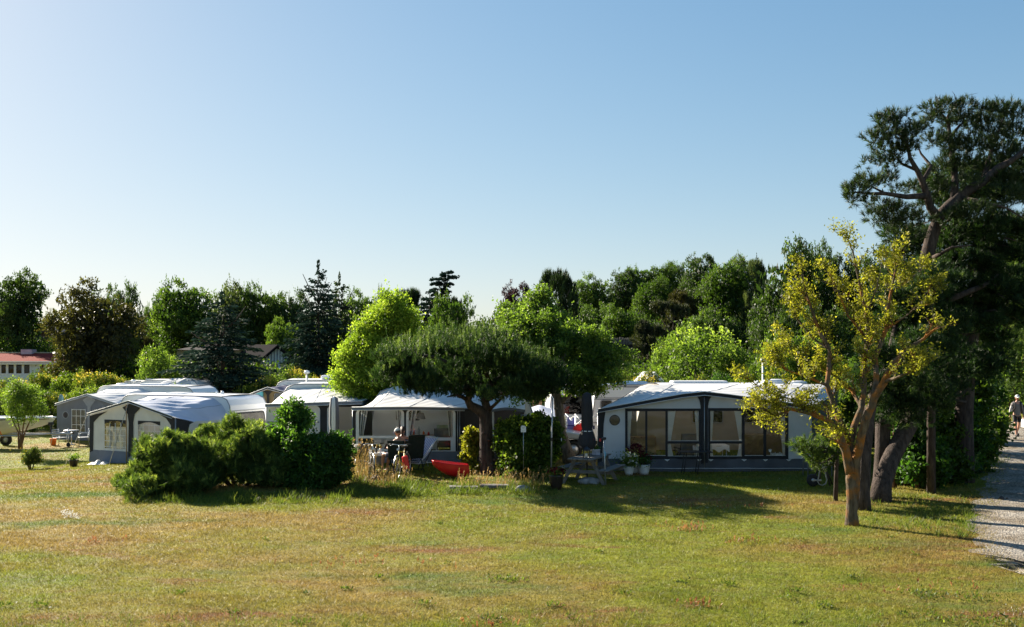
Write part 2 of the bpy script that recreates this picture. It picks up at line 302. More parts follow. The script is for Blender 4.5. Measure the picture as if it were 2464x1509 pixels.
M = dict(
    white=mat('white gelcoat', (.80, .81, .82), .35, var=.03, scale=1.2), roofwhite=mat('caravan roof', (.74, .75, .77), .5, var=.05, scale=2),
    cloth=mat('awning roof cloth', (.80, .79, .78), .5, spec=.8, var=.06, scale=1.1, bump=.25, bscale=3, trans=.20), bluecloth=mat('pale blue awning cloth', (.68, .72, .84), .5, spec=.7, var=.06, scale=1.1, bump=.25, bscale=3, trans=.28),
    greycloth=mat('grey awning cloth', (.64, .65, .67), .9, var=.06, scale=2, bump=.15, bscale=5, trans=.08), beigecloth=mat('off-white awning cloth', (.72, .70, .66), .9, var=.07, scale=2, bump=.15, bscale=5, trans=.12),
    dgrey=mat('dark grey awning cloth', (.16, .165, .18), .85, var=.1, scale=2, bump=.15, bscale=6), midgrey=mat('mid grey awning cloth', (.17, .18, .21), .85, var=.1, scale=2, bump=.15, bscale=6), black=mat('black cloth', (.022, .022, .026), .8, var=.2, scale=3), skirt=mat('awning skirt', (.085, .09, .105), .7, var=.2, scale=2, bump=.3, bscale=7),
    navy=mat('navy awning cloth', (.025, .03, .10), .7, var=.15), white_trim=mat('white trim', (.75, .76, .77), .5, var=.04), curtain=mat('white curtain', (.88, .88, .88), .9, var=.02, trans=.12), grey_trim=mat('grey trim', (.30, .31, .33), .5),
    pane=glass('foil window', (.94, .95, .94), .0, .10), darkpane=glass('dark acrylic window', (.10, .105, .11), .02, .06), carglass=glass('car window', (.22, .26, .26), .16, .02), clear=glass('clear pane', (.85, .87, .87), .05),
    steel=mat('galvanised steel', (.45, .46, .47), .45, .7, var=.12, scale=12), alu=mat('aluminium', (.62, .63, .65), .35, .85, var=.05), blackmetal=mat('black metal', (.02, .02, .022), .45), rubber=mat('rubber', (.016, .016, .016), .85),
    weath=mat('weathered wood', (.17, .15, .13), .85, var=.3, scale=7, bump=.5, bscale=30, stretch=(1, 12, 1)), wood=mat('pale wood', (.42, .25, .11), .6, var=.15, scale=5), darkwood=mat('dark wood', (.05, .035, .028), .7, var=.25, scale=6), ochre=mat('brown panel', (.17, .12, .05), .6, var=.15),
    dkgreen=mat('dark green cushion cloth', (.008, .018, .014), .9, var=.25, scale=9), dkblue=mat('dark blue cloth', (.03, .04, .10), .8), skin=mat('skin', (.52, .26, .17), .5, var=.08, scale=12), red=mat('red plastic', (.66, .018, .02), .3, var=.06), redcloth=mat('red cloth', (.75, .06, .05), .8, trans=.25),
    bluecl=mat('blue cloth', (.30, .32, .68), .8, trans=.25), bluedark=mat('deep blue cloth', (.05, .05, .30), .8), yellowcl=mat('yellow cloth', (.66, .60, .32), .8, trans=.25), greencl=mat('green towel', (.30, .42, .30), .9), purple=mat('purple print', (.22, .03, .22), .5), silver=mat('silver car paint', (.56, .56, .54), .3, .35, var=.02),
    hull=mat('pale boat hull', (.66, .66, .60), .35, var=.05), orange=mat('orange plastic', (.72, .16, .02), .5), teal=mat('teal cloth', (.14, .26, .26), .85), tile=mat('red roof tile', (.22, .030, .022), 1, spec=.1, var=.22, scale=14, bump=.6, bscale=9), pinkwall=mat('pink chimney render', (.58, .42, .44), .9), wallwhite=mat('white painted wall', (.68, .72, .70), .8, var=.05),
    darkroof=mat('dark corrugated roof', (.028, .025, .028), 1, spec=.05, var=.2, scale=8), brick=mat('yellow brick', (.40, .31, .17), .9, var=.2, scale=20), stone=mat('granite boulder', (.30, .29, .28), .9, var=.3, scale=9, bump=.5, bscale=14), concrete=mat('old plank', (.15, .14, .13), .9, var=.3, scale=9), pot=mat('glazed dark pot', (.03, .018, .015), .35), whitepot=mat('white pot', (.72, .72, .70), .4),
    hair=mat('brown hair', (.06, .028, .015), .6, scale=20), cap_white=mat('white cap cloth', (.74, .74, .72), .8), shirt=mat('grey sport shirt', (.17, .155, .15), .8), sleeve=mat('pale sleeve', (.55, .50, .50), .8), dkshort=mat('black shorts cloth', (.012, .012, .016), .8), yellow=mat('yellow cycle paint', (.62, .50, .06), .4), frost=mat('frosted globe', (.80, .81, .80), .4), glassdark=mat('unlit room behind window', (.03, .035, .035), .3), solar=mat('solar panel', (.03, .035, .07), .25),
    beige_int=mat('beige caravan side', (.36, .32, .275), .6, var=.05), rope=mat('rope', (.36, .34, .29), .9), soil=mat('soil', (.05, .035, .025), .95), teal_light=mat('cyan box', (.10, .42, .52), .5), lilac=mat('grey patterned cloth', (.36, .38, .46), .8, var=.25, scale=14),  # caravan side: white body, the awning's indoor dimness put into its colour
)
B_dark = bark('dark bark', (.035, .027, .022), (.13, .105, .085)); B_pine = bark('pine bark', (.025, .019, .017), (.105, .080, .068), scale=12)
B_lich = bark('bark with orange lichen', (.045, .033, .022), (.18, .14, .095), (.30, .12, .025), 11, (.48, .64)); B_twig = bark('brown twigs', (.08, .045, .03), (.20, .12, .07))
L = dict(
    oak=leafmat('dark oak leaves', (.014, .030, .008), (.060, .100, .020), (.12, .17, .03), .40), beech=leafmat('beech leaves', (.020, .045, .008), (.085, .14, .022), (.17, .23, .035), .46), brown=leafmat('olive brown leaves', (.020, .022, .008), (.070, .064, .020), (.14, .13, .04), .36),
    grey=leafmat('grey green leaves', (.030, .046, .020), (.10, .13, .05), (.17, .20, .08), .40), spruce=leafmat('blue spruce needles', (.009, .021, .014), (.034, .060, .042), (.075, .12, .085), .15, (1, 1.1, 1), .8, .05), fir=leafmat('dark conifer needles', (.009, .020, .008), (.042, .068, .024), (.12, .17, .05), .28),
    bright=leafmat('bright green leaves', (.030, .060, .010), (.12, .185, .032), (.26, .34, .07), .52), gold=leafmat('golden green leaves', (.065, .11, .010), (.20, .28, .035), (.36, .42, .09), .58), purple=leafmat('copper beech leaves', (.012, .007, .008), (.035, .018, .020), (.06, .03, .03), .3, (1.6, .8, .8)),
    pine=leafmat('pine needles', (.006, .020, .007), (.036, .070, .022), (.21, .28, .085), .36), pinelit=leafmat('young pine needles', (.010, .030, .008), (.10, .15, .034), (.42, .48, .12), .45), hill=leafmat('wood leaves', (.022, .045, .011), (.09, .145, .028), (.18, .24, .05), .46),  # pine tip and pinelit: sunlight on the shoots brightened into the colour
    juniper=leafmat('juniper foliage', (.020, .026, .012), (.060, .070, .026), (.11, .12, .04), .2), hedge=leafmat('hedge leaves', (.018, .040, .006), (.085, .135, .018), (.22, .28, .05), .5), elder=leafmat('elder leaves', (.016, .045, .008), (.055, .125, .020), (.14, .24, .04), .45),
    ash=leafmat('yellow green ash leaves', (.075, .085, .010), (.25, .24, .030), (.46, .40, .07), .5), rose=leafmat('shrub leaves with yellow tips', (.022, .045, .008), (.11, .15, .020), (.40, .30, .07), .5), straw=leafmat('dry grass', (.10, .09, .03), (.30, .21, .09), (.50, .36, .18), .4, (1.2, 1.1, .8)),
    weed=leafmat('weeds', (.030, .050, .010), (.11, .145, .028), (.24, .26, .07), .45), reddish=leafmat('dry reddish sorrel', (.13, .06, .03), (.28, .13, .06), (.38, .22, .10), .4, (1.2, 1, .8)), flower=leafmat('white flowers', (.5, .5, .48), (.8, .8, .76), (.85, .85, .8), .3, (1, 1, 1)),
    redfl=leafmat('dark red flowers', (.04, .003, .008), (.12, .008, .018), (.30, .03, .04), .3, (1.3, .9, .9)), yellowfl=leafmat('yellow flowers', (.4, .3, .02), (.62, .48, .03), (.7, .55, .05), .3, (1, 1, 1)), lilacfl=leafmat('lilac flowers', (.3, .26, .4), (.5, .45, .62), (.6, .55, .7), .3, (1, 1, 1)),
)
# ------------------------------------------------------------------ setting: ground, path
ys = np.concatenate([np.arange(4, 60, .5), np.arange(60, 150, 2.5), np.array([150, 158, 170, 190, 220, 270, 350, 500, 800, 1400])])
xs = np.concatenate([-np.array([1200, 700, 400, 250, 160, 120, 95])[:], np.arange(-80, -30, 2.5), np.arange(-30, 40, .5), np.arange(40, 90, 2.5), np.array([100, 125, 160, 250, 400, 700, 1200])])
gx, gy = np.meshgrid(xs, ys); gz = GV(gx, gy)
nx, ny = len(xs), len(ys); vv = np.stack([gx, gy, gz], -1).reshape(-1, 3)
ii = np.arange((nx-1)*(ny-1)); r_, c_ = ii//(nx-1), ii % (nx-1); fa = np.stack([r_*nx+c_, r_*nx+c_+1, (r_+1)*nx+c_+1, (r_+1)*nx+c_], 1)
me = bpy.data.meshes.new('ground'); me.from_pydata(vv.tolist(), [], fa.tolist()); me.materials.append(M_ground); me.polygons.foreach_set('use_smooth', [True]*len(fa))
tag(link('ground', me), 'dry patchy lawn of the campsite running back to the wooded hill', 'lawn', kind='structure')
PE = [(8.2, 16.6), (8.75, 18.9), (9.93, 21.7), (11.5, 24.7), (13.7, 28.9), (17.1, 35.3), (20.2, 42.6), (25.5, 51.4), (33, 63)]   # edge of the path nearer the trees
def pathedge(y):
    for (a, b), (c, d) in zip(PE, PE[1:]):
        if b <= y <= d: return a+(c-a)*(y-b)/(d-b)
    return 8.2 if y < 16.6 else 33
def pe(u, v):
    y = 16.9+u*45; x = pathedge(y)+.10*math.sin(y*2.3)+.07*math.sin(y*5.1); wv = 3.4*min(1, (.05+u*8)); y2 = y-2.0*v; xx = x+wv*v
    if u < .04: xx += .25*(1-v)*math.sin(u*900)
    return (xx, y2, G(xx, y2)+.012)
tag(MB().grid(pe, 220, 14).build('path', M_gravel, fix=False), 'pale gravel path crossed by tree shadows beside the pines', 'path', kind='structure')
def onpath(x, y):
    if y < 16.2: return False
    e = pathedge(min(y+1, 62)); return e+.1 < x < e+3.6+(y > 30)*1.5
# grass blades
def blades(name, n, ymin, ymax, h, label, m=None, w=.012, power=1.0, hv=.5, keep=None, xr=None):
    g = np.random.default_rng(abs(hash(name)) % 999 if False else len(name)*7+n % 97)
    u = g.random(n); a = ymin**(1-power) if power != 1 else 0
    y = ymin*(ymax/ymin)**u if power == 1 else (ymin**(1-power)+u*(ymax**(1-power)-ymin**(1-power)))**(1/(1-power))
    x = (g.random(n)*2-1)*(y*.53+.6) if xr is None else g.uniform(xr[0], xr[1], n)
    if keep is not None:
        k = keep(x, y, g); x, y = x[k], y[k]
    n = len(x); sc = np.clip(y/14, 1, 2.2)
    # patches of taller and shorter growth
    patch = .55+.45*np.sin(x*1.7+np.sin(y*1.3)*2)*np.sin(y*1.1+np.sin(x*.8)*2)+.3*np.sin(x*.35+2)*np.sin(y*.6)
    hh = h*(1+hv*patch)*g.uniform(.5, 1.3, n)*np.sqrt(sc)
    p = np.stack([x, y, GV(x, y)-.004], 1); d = unit(np.stack([g.normal(0, .75, n), g.normal(0, .6, n), np.full(n, .8)], 1))
    V = needletris(p, d, hh, (w*sc)[:, None], g)
    o = npmesh(name, V, 3, g.normal(.5, .22, n), m or M_blade); return tag(o, label, 'grass', kind='stuff')
_pe = np.array(PE)
def offpath(x, y, g):
    y = np.minimum(y, 62); e = np.interp(y+.6, _pe[:, 1], _pe[:, 0]); return ~((y > 16.6) & (x > e+g.normal(.1, .15, len(x))))
blades('lawn_grass', 600000, 12.6, 58, .036, 'short mown dry grass all over the lawn', w=.009, power=1.35, keep=offpath)

def patchy(x, y, g):
    v = np.sin(x*1.3+np.sin(y*.9)*1.7)*np.sin(y*1.9+np.sin(x*.7)*2)+.5*np.sin(x*3.7+y)*np.sin(y*4.3-x); return offpath(x, y, g) & (v > .35+g.normal(0, .15, len(x)))
blades('lawn_tufts', 70000, 12.7, 30, .060, 'slightly longer grass growing in patches on the lawn', w=.010, power=1.5, keep=patchy)
# ------------------------------------------------------------------ trees: crowns in a unit box (radius .5, height 1) shared by copies
def crown_broad(seed, n=300, per=46, leaf=.025):
    g = np.random.default_rng(seed); bl = []
    for i in range(20):                               # separate leaf masses carried by the limbs
        z = g.uniform(.14, .90); rr = .40*math.sin(math.pi*min(1, (z*.88+.14)))**.6; a = i*2.4+g.uniform(-.5, .5); r = rr*g.uniform(.55, 1.08); s = g.uniform(.085, .17); bl.append((r*math.cos(a), r*math.sin(a), z, s, s, s*g.uniform(.55, .85)))
    C, q, d = blobpts(bl, n, per, .022, g, .72, .8); t = cluster_tone(n, per, g, .45, .2)+.25*np.repeat(d[:, 2], per)*0
    ns = 120; pk = g.integers(0, len(bl), ns); B = np.array(bl)[pk]; d2 = rdir(ns, .5, g); k = 12; s_ = np.tile(np.linspace(.9, 1.55, k), ns)[:, None]; q2 = np.repeat(B[:, :3], k, 0)+np.repeat(d2*B[:, 3:6], k, 0)*s_+g.normal(0, .006, (ns*k, 3))
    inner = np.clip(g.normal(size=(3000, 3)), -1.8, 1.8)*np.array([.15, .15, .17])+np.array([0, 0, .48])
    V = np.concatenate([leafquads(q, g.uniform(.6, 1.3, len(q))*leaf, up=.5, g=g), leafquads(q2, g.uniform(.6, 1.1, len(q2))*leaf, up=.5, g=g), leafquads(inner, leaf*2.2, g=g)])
    return V, 4, np.concatenate([t, np.full(ns*k, .55), np.full(3000, .15)])  # inner leaves toned dark: shade inside the crown put into the colour
def crown_spruce(seed, tiers=30, leaf=.035, droop=.10, width=1.0):
    g = np.random.default_rng(seed); pts = []; D = []; tone = []
    for i in range(tiers):
        z = .03+.95*(i/tiers); rad = .5*(1-z)**.75*width*g.uniform(.85, 1.08)+.012; nb = max(4, int(15*(1-z)+4))
        for k in range(nb):
            a = g.uniform(0, 6.28); ln = rad*g.uniform(.6, 1.12); tn = g.normal(.45, .18); m = max(6, int(ln*110))
            s = np.linspace(.12, 1, m)[:, None]; dr = np.array([math.cos(a), math.sin(a), 0]); side = np.array([-math.sin(a), math.cos(a), 0])
            for r in range(2):
                w_ = (g.random((m, 1))-.5)*.28*ln*(1.2-s)*1.6
                p = dr*s*ln+side*w_+np.array([0, 0, 1])*(z-droop*s*s*ln*2+(s**3)*.03+g.normal(0, .006, (m, 1)))
                pts.append(p); D.append(np.tile(dr, (m, 1))+side*np.sign(w_)*.7+np.array([0, 0, -.25])+g.normal(0, .25, (m, 3))); tone.append(np.full(m, tn)+g.normal(0, .1, m)+s[:, 0]*.12)
    m = 40; z = g.uniform(.93, 1.03, m); pts.append(np.stack([g.normal(0, .006, m), g.normal(0, .006, m), z], 1)); D.append(np.stack([g.normal(0, .4, m), g.normal(0, .4, m), np.ones(m)], 1)); tone.append(np.full(m, .5))
    p = np.concatenate(pts); return leafquads(p, g.uniform(.6, 1.2, len(p))*leaf, unit(np.concatenate(D)), aspect=.45, g=g), 4, np.concatenate(tone)
def crown_pine(seed, n=330, tuft=26, L=.05, plates=True):
    g = np.random.default_rng(seed); bl = []
    for i in range(22):
        z = g.uniform(.15, .92); rr = .40*math.sin(math.pi*min(1, (z*.85+.16)))**.5; a = g.uniform(0, 6.28); r = rr*g.uniform(.4, 1); s = g.uniform(.10, .18)
        bl.append((r*math.cos(a), r*math.sin(a), z, s, s, s*(.45 if plates else .8)))
    C, q, d = blobpts(bl, n, 7, .035, g, .5, .6); D = unit(d.repeat(7, 0)*.5+np.array([0, 0, .9])+g.normal(0, .35, (len(q), 3)))
    V = tufts(q, D, tuft, L, .8, .009, .4, g); t = np.repeat(cluster_tone(n, 7, g, .42), tuft)+g.normal(0, .08, len(q)*tuft)
    return V, 3, t
def crown_cedar(seed):
    g = np.random.default_rng(seed); pts = []; D = []; tone = []
    for i in range(19):                                # flat layered boughs, the top bent over
        z = .05+.92*i/19; rad = .5*(1.03-z)**.55*g.uniform(.7, 1.1); lean = .40*z**3
        for k in range(7):
            a = k*.9+g.uniform(0, .9); ln = rad*g.uniform(.55, 1.15); m = int(60+ln*330); s = g.random((m, 1))**.6; dr = np.array([math.cos(a), math.sin(a), 0]); side = np.array([-math.sin(a), math.cos(a), 0])
            zz_ = z+g.uniform(-.035, .035); p = dr*s*ln+side*(g.random((m, 1))-.5)*.7*ln*s+np.array([lean, 0, zz_])+np.array([0, 0, 1])*(s*.06-.05*s*s)+g.normal(0, .005, (m, 3)); pts.append(p); D.append(np.tile(dr, (m, 1))+side*(g.random((m, 1))-.5)*1.4+g.normal(0, .2, (m, 3))*np.array([1, 1, .5])); tone.append(np.full(m, g.normal(.45, .2)))
    p = np.concatenate(pts); return leafquads(p, .040, unit(np.concatenate(D)), aspect=.35, g=g), 4, np.concatenate(tone)
def crown_poplar(seed, n=320, per=40, leaf=.024):      # upswept, flame shaped
    g = np.random.default_rng(seed); bl = []
    for i in range(22):
        z = g.uniform(.06, .95); rr = .42*(math.sin(math.pi*min(1, z*.72+.2))**.9); a = g.uniform(0, 6.28); r = rr*g.uniform(.3, 1); s = g.uniform(.08, .15); bl.append((r*math.cos(a), r*math.sin(a), z, s, s, s*1.15))
    bl.append((0, 0, .4, .3, .3, .36)); C, q, d = blobpts(bl, n, per, .028, g, .6, 1.3); t = cluster_tone(n, per, g, .5)
    return leafquads(q, g.uniform(.6, 1.3, len(q))*leaf, unit(rdir(len(q), .9, g)+d.repeat(per, 0)*.6), g=g), 4, t
def crown_bush(seed, n=260, per=34, leaf=.034, tip=0):  # round to the ground, shoots at the top
    g = np.random.default_rng(seed); bl = [(0, 0, .42, .40, .40, .42)]
    for i in range(16):
        a = g.uniform(0, 6.28); z = g.uniform(.1, .8); r = .36*math.sqrt(max(.05, 1-((z-.3)/.62)**2))*g.uniform(.5, 1); s = g.uniform(.12, .2); bl.append((r*math.cos(a), r*math.sin(a), z, s, s, s))
    C, q, d = blobpts(bl, n, per, .035, g, .62, 1.1); t = cluster_tone(n, per, g, .42, .18)
    ns = 60; a = g.uniform(0, 6.28, ns); r = .34*np.sqrt(g.random(ns)); base = np.stack([r*np.cos(a), r*np.sin(a), .72+.12*g.random(ns)-.3*r], 1); k = 14
    s = g.random((ns*k, 1)); sh = np.repeat(base, k, 0)+np.concatenate([g.normal(0, .008, (ns*k, 2)), s*.16], 1); q = np.concatenate([q, sh]); t = np.concatenate([t, .55+s[:, 0]*.5+g.normal(0, .08, ns*k)])
    q[:, 2] = np.abs(q[:, 2]); return leafquads(q, g.uniform(.6, 1.3, len(q))*leaf, up=.7, g=g), 4, t
_cr = {}
def crown_data(kind, seed, matname):
    key = (kind, seed, matname)
    if key not in _cr:
        V, k, t = {'broad': crown_broad, 'spruce': crown_spruce, 'pine': crown_pine, 'cedar': crown_cedar, 'poplar': crown_poplar, 'bush': crown_bush}[kind](seed)
        rad = np.sqrt(V[:, 0]**2+V[:, 1]**2); f = .5/np.percentile(rad, {'cedar': 95, 'spruce': 91, 'pine': 96}.get(kind, 96))
        zt = np.percentile(V[:, 2], {'spruce': 99.97, 'broad': 99.0}.get(kind, 99.5)); zb = np.percentile(V[:, 2], .3) if kind != 'bush' else 0; V = V*np.array([f, f, 1/(zt-zb)])-np.array([0, 0, zb/(zt-zb)])
        o = npmesh('crown', V, k, t, L[matname]); _cr[key] = o.data; bpy.data.objects.remove(o)
    return _cr[key]
_trunk = {}
def trunk_data(seed, bm_, stems=1):
    if (seed, stems) not in _trunk:
        r = random.Random(seed); mb = MB()
        if stems == 1:
            pts = [(0, 0, -.03)]; 
            for i in range(1, 8): pts.append((r.uniform(-.02, .02)*i/3, r.uniform(-.02, .02)*i/3, i*.12))
            mb.tube(pts, [.035, .026, .023, .021, .018, .014, .010, .005], 7)
            for i in range(9):
                p = Vector(pts[r.randint(2, 6)]); a = r.uniform(0, 6.28); e = p+Vector((math.cos(a)*.22, math.sin(a)*.22, r.uniform(.06, .2))); mid = (p+e)/2+Vector((0, 0, -.015)); mb.tube([p, mid, e], [.010, .007, .003], 5)
        else:
            for i in range(6):
                a = r.uniform(0, 6.28); e = Vector((math.cos(a)*.25, math.sin(a)*.25, r.uniform(.5, .8))); mb.tube([(math.cos(a)*.03, math.sin(a)*.03, -.03), e*.5+Vector((0, 0, .05)), e], [.02, .014, .005], 5)
        o = mb.build('trunk', bm_); _trunk[(seed, stems)] = o.data; bpy.data.objects.remove(o)
    return _trunk[(seed, stems)]
def tree(name, label, cat, kind, matname, px, top, wpx, Y, group=None, seed=0, low=.0, depth=1.0, bot=None, x=None):
    """px/top/wpx measured on the photograph, Y the distance at which the tree stands"""
    x = X(px, Y) if x is None else x; z0 = G(x, Y) if bot is None else Z(bot, Y); h = Z(top, Y)-z0; wd = wpx*Y/F*{'spruce': 1.28, 'broad': 1.12}.get(kind, 1)
    t = thing(name, label, cat, (x, Y, z0), 0, group)
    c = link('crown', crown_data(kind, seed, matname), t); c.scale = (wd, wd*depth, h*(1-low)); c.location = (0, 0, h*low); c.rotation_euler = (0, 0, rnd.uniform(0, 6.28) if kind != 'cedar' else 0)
    b = link('trunk', trunk_data(seed % 3, B_dark, 2 if kind == 'bush' else 1), t); b.scale = (max(wd, h*.45),)*2+(h,)
    return t
FAR = [ # name, label, category, kind, leaf colour, px, top, width, distance, seed, low
 ('oak_tree', 'dark round-crowned oak standing alone over the red-roofed house', 'tree', 'broad', 'oak', 42, 662, 150, 104, 1, .24),
 ('far_tree', 'low pale tree seen in the gap beside the lone oak', 'tree', 'broad', 'grey', 124, 752, 62, 140, 2, .1),
 ('brown_pine_tree', 'broad brownish pine with a small spire, behind the boat', 'tree', 'broad', 'brown', 222, 690, 205, 76, 3, .08),
 ('fir_tree', 'thin dark fir spire poking out of the brownish pine', 'tree', 'spruce', 'fir', 232, 680, 70, 82, 5, .1),
 ('beech_tree', 'dark leafy tree leaning against the brownish pine', 'tree', 'broad', 'oak', 300, 690, 118, 92, 4, .06),
 ('maple_tree', 'narrow dark tree filling the dip beside the tall beech', 'tree', 'broad', 'hill', 368, 738, 60, 110, 2, .1),
 ('beech_tree', 'tall olive-green beech, highest of the trees beyond the dark-roofed house', 'tree', 'broad', 'beech', 444, 682, 160, 104, 6, .08),
 ('willow_tree', 'grey-green airy tree rising just behind the wide blue spruce', 'tree', 'broad', 'grey', 556, 690, 120, 108, 7, .08),
 ('beech_tree', 'mid green tree behind the black-gabled house', 'tree', 'broad', 'hill', 636, 694, 130, 106, 1, .08),
 ('beech_tree', 'dark green tree touching the tall spruce from the west', 'tree', 'broad', 'oak', 702, 706, 110, 104, 4, .08),
 ('beech_tree', 'small grey-green tree showing between the tall spruce and the golden tree', 'tree', 'broad', 'hill', 872, 706, 110, 108, 6, .08),
 ('pine_tree', 'dark flat-topped conifer under the cedar', 'tree', 'pine', 'fir', 985, 702, 120, 92, 8, .1),
 ('pine_tree', 'low dark conifer on the seaward side of the cedar', 'tree', 'pine', 'fir', 1072, 722, 110, 92, 3, .1),
 ('sapling', 'thin bare-topped sapling standing above the golden tree', 'tree', 'poplar', 'fir', 915, 690, 26, 95, 9, .2),
 ('cedar_tree', 'layered dark cedar with its top bent over by the wind', 'tree', 'cedar', 'spruce', 1030, 655, 130, 88, 1, .12),
 ('maple_tree', 'fresh green maple just behind the umbrella-shaped pine', 'tree', 'broad', 'beech', 1092, 716, 104, 62, 7, .1),
 ('copper_beech_tree', 'purple-leaved copper beech beside the near-black pine', 'tree', 'broad', 'purple', 1246, 689, 116, 88, 2, .1),
 ('black_pine_tree', 'tall near-black pine with candle shoots behind the garden tree', 'tree', 'pine', 'fir', 1340, 654, 122, 80, 8, .06),
 ('blue_spruce_tree', 'wide blue spruce in front of the dark-roofed house', 'tree', 'spruce', 'spruce', 533, 708, 215, 62, 10, .0),
 ('blue_spruce_tree', 'tallest spruce with a thin bare spire', 'tree', 'spruce', 'spruce', 765, 632, 130, 76, 11, .02),
 ('blue_spruce_tree', 'shorter spruce grown into the side of the tallest spruce', 'tree', 'spruce', 'fir', 816, 662, 110, 78, 12, .02),
 ('lime_tree', 'bright green young tree behind the white-boarded gable', 'tree', 'broad', 'bright', 676, 772, 84, 92, 6, .1),
 ('clipped_pine', 'small rounded dark pine behind the dark roof ridge', 'tree', 'pine', 'brown', 360, 815, 62, 72, 8, .15),
 ('birch_bush', 'bright green upright bush in front of the wide blue spruce', 'bush', 'bush', 'bright', 378, 836, 118, 64, 13, 0),
]
HILL = [ # trees of the wooded hill: label, kind, colour, px, top, width, distance, seed
 ('pale green tree where the wood first rises above the black pine', 'broad', 'hill', 1425, 680, 100, 128, 6),
 ('dark drooping tree second along the skyline of the wooded hill', 'broad', 'oak', 1499, 664, 84, 130, 2),
 ('mid green tree third along the skyline of the wooded hill', 'broad', 'hill', 1546, 657, 76, 132, 7),
 ('rust-tinged tree fourth along the skyline of the wooded hill', 'broad', 'beech', 1592, 650, 76, 132, 1),
 ('olive tree on the skyline just before the big dark one', 'broad', 'hill', 1634, 647, 70, 134, 4),
 ('big dark round tree breaking the skyline halfway along the hill', 'broad', 'oak', 1686, 628, 100, 122, 2),
 ('broad olive-green beech beside the big dark tree on the hill', 'broad', 'beech', 1746, 642, 118, 116, 6),
 ('spiky little fir on the ridge behind the olive beech', 'spruce', 'fir', 1716, 632, 30, 140, 5),
 ('thin tree on the ridge behind the blue-grey pine', 'broad', 'grey', 1781, 631, 52, 138, 7),
 ('blue-grey pine between the olive beech and the huge dark lime', 'pine', 'grey', 1816, 640, 64, 112, 8),
 ('little fir spire on the ridge beside the huge dark lime', 'spruce', 'fir', 1820, 624, 26, 140, 5),
 ('huge dark lime tree, tallest on the hill', 'broad', 'oak', 1900, 606, 175, 92, 4),
 ('second crown joined to the huge dark lime', 'broad', 'oak', 1966, 612, 100, 96, 1),
 ('dark tree behind the orange-barked tree on the skyline', 'broad', 'oak', 2030, 636, 110, 90, 2),
 ('dim tree behind the top of the orange-barked tree', 'broad', 'oak', 2110, 620, 120, 88, 6),
 ('light green rounded tree halfway up the hill', 'broad', 'beech', 1572, 682, 84, 118, 1),
 ('dark brown-green pine below the rust-tinged tree', 'pine', 'brown', 1632, 700, 90, 112, 3),
 ('pale green low tree on the slope above the palisade', 'broad', 'hill', 1440, 736, 104, 108, 4),
 ('fresh green spreading tree on the slope above the palisade', 'broad', 'beech', 1500, 741, 100, 102, 7),
 ('dark pine with upright shoots in the middle of the slope', 'pine', 'juniper', 1618, 728, 118, 98, 8),
 ('dark juniper reaching down past the end of the palisade', 'pine', 'juniper', 1558, 775, 88, 84, 3),
 ('green thicket tree on the slope above the bright willow', 'broad', 'hill', 1712, 752, 118, 94, 6),
 ('dark shrub tree beside the grassy gap on the slope', 'broad', 'oak', 1760, 775, 80, 92, 2),
 ('shaded tree at the foot of the huge dark lime', 'broad', 'oak', 1858, 760, 130, 84, 1),
 ('shaded tree at the end of the wood near the orange-barked tree', 'broad', 'oak', 1985, 740, 160, 82, 4),
 ('dark bushy tree under the black pine beside the palisade', 'broad', 'oak', 1370, 745, 110, 98, 7),
]
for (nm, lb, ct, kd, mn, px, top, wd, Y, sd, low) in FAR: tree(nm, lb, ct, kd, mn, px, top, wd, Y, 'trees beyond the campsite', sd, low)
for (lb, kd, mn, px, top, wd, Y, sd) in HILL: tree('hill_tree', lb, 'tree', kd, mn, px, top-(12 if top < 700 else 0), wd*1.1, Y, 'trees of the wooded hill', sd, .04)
# low woodland that reads as one mass behind the first rows
def mass(name, label, spans, mn, seed, leaf=.5, per=60):
    g = np.random.default_rng(seed); bl = []
    for (p0, p1, top, Y, n) in spans:
        for i in range(n):
            px = p0+(p1-p0)*(i+g.random())/n; y = Y+g.uniform(-4, 4); x = X(px, y); z0 = G(x, y); zt = Z(top+g.uniform(4, 26), y); bl.append((x, y, (z0+zt)/2, (p1-p0)*Y/F/n*1.0+1, 2.5, (zt-z0)/2))
    C, q, d = blobpts(bl, len(bl)*42, per, .6, g, .7); o = npmesh(name, leafquads(q, g.uniform(.6, 1.2, len(q))*leaf, g=g), 4, cluster_tone(len(bl)*42, per, g, .35), L[mn])
    return tag(o, label, 'woodland', kind='stuff')
mass('far_woodland', 'dark woodland filling the background behind the single trees', [(-60, 420, 780, 122, 14), (400, 1010, 740, 120, 18), (980, 1120, 760, 116, 5), (1180, 1460, 760, 116, 8), (1380, 2120, 705, 142, 20), (1400, 2150, 770, 112, 16), (2050, 2600, 700, 100, 12)], 'oak', 5, .36)
mass('undergrowth', 'shrubby undergrowth at the foot of the trees behind the caravans', [(150, 400, 868, 80, 10), (400, 600, 868, 80, 6), (-60, 140, 815, 103, 7), (712, 900, 868, 80, 6), (700, 1500, 860, 78, 22), (1480, 2100, 862, 72, 16)], 'hedge', 6, .26)
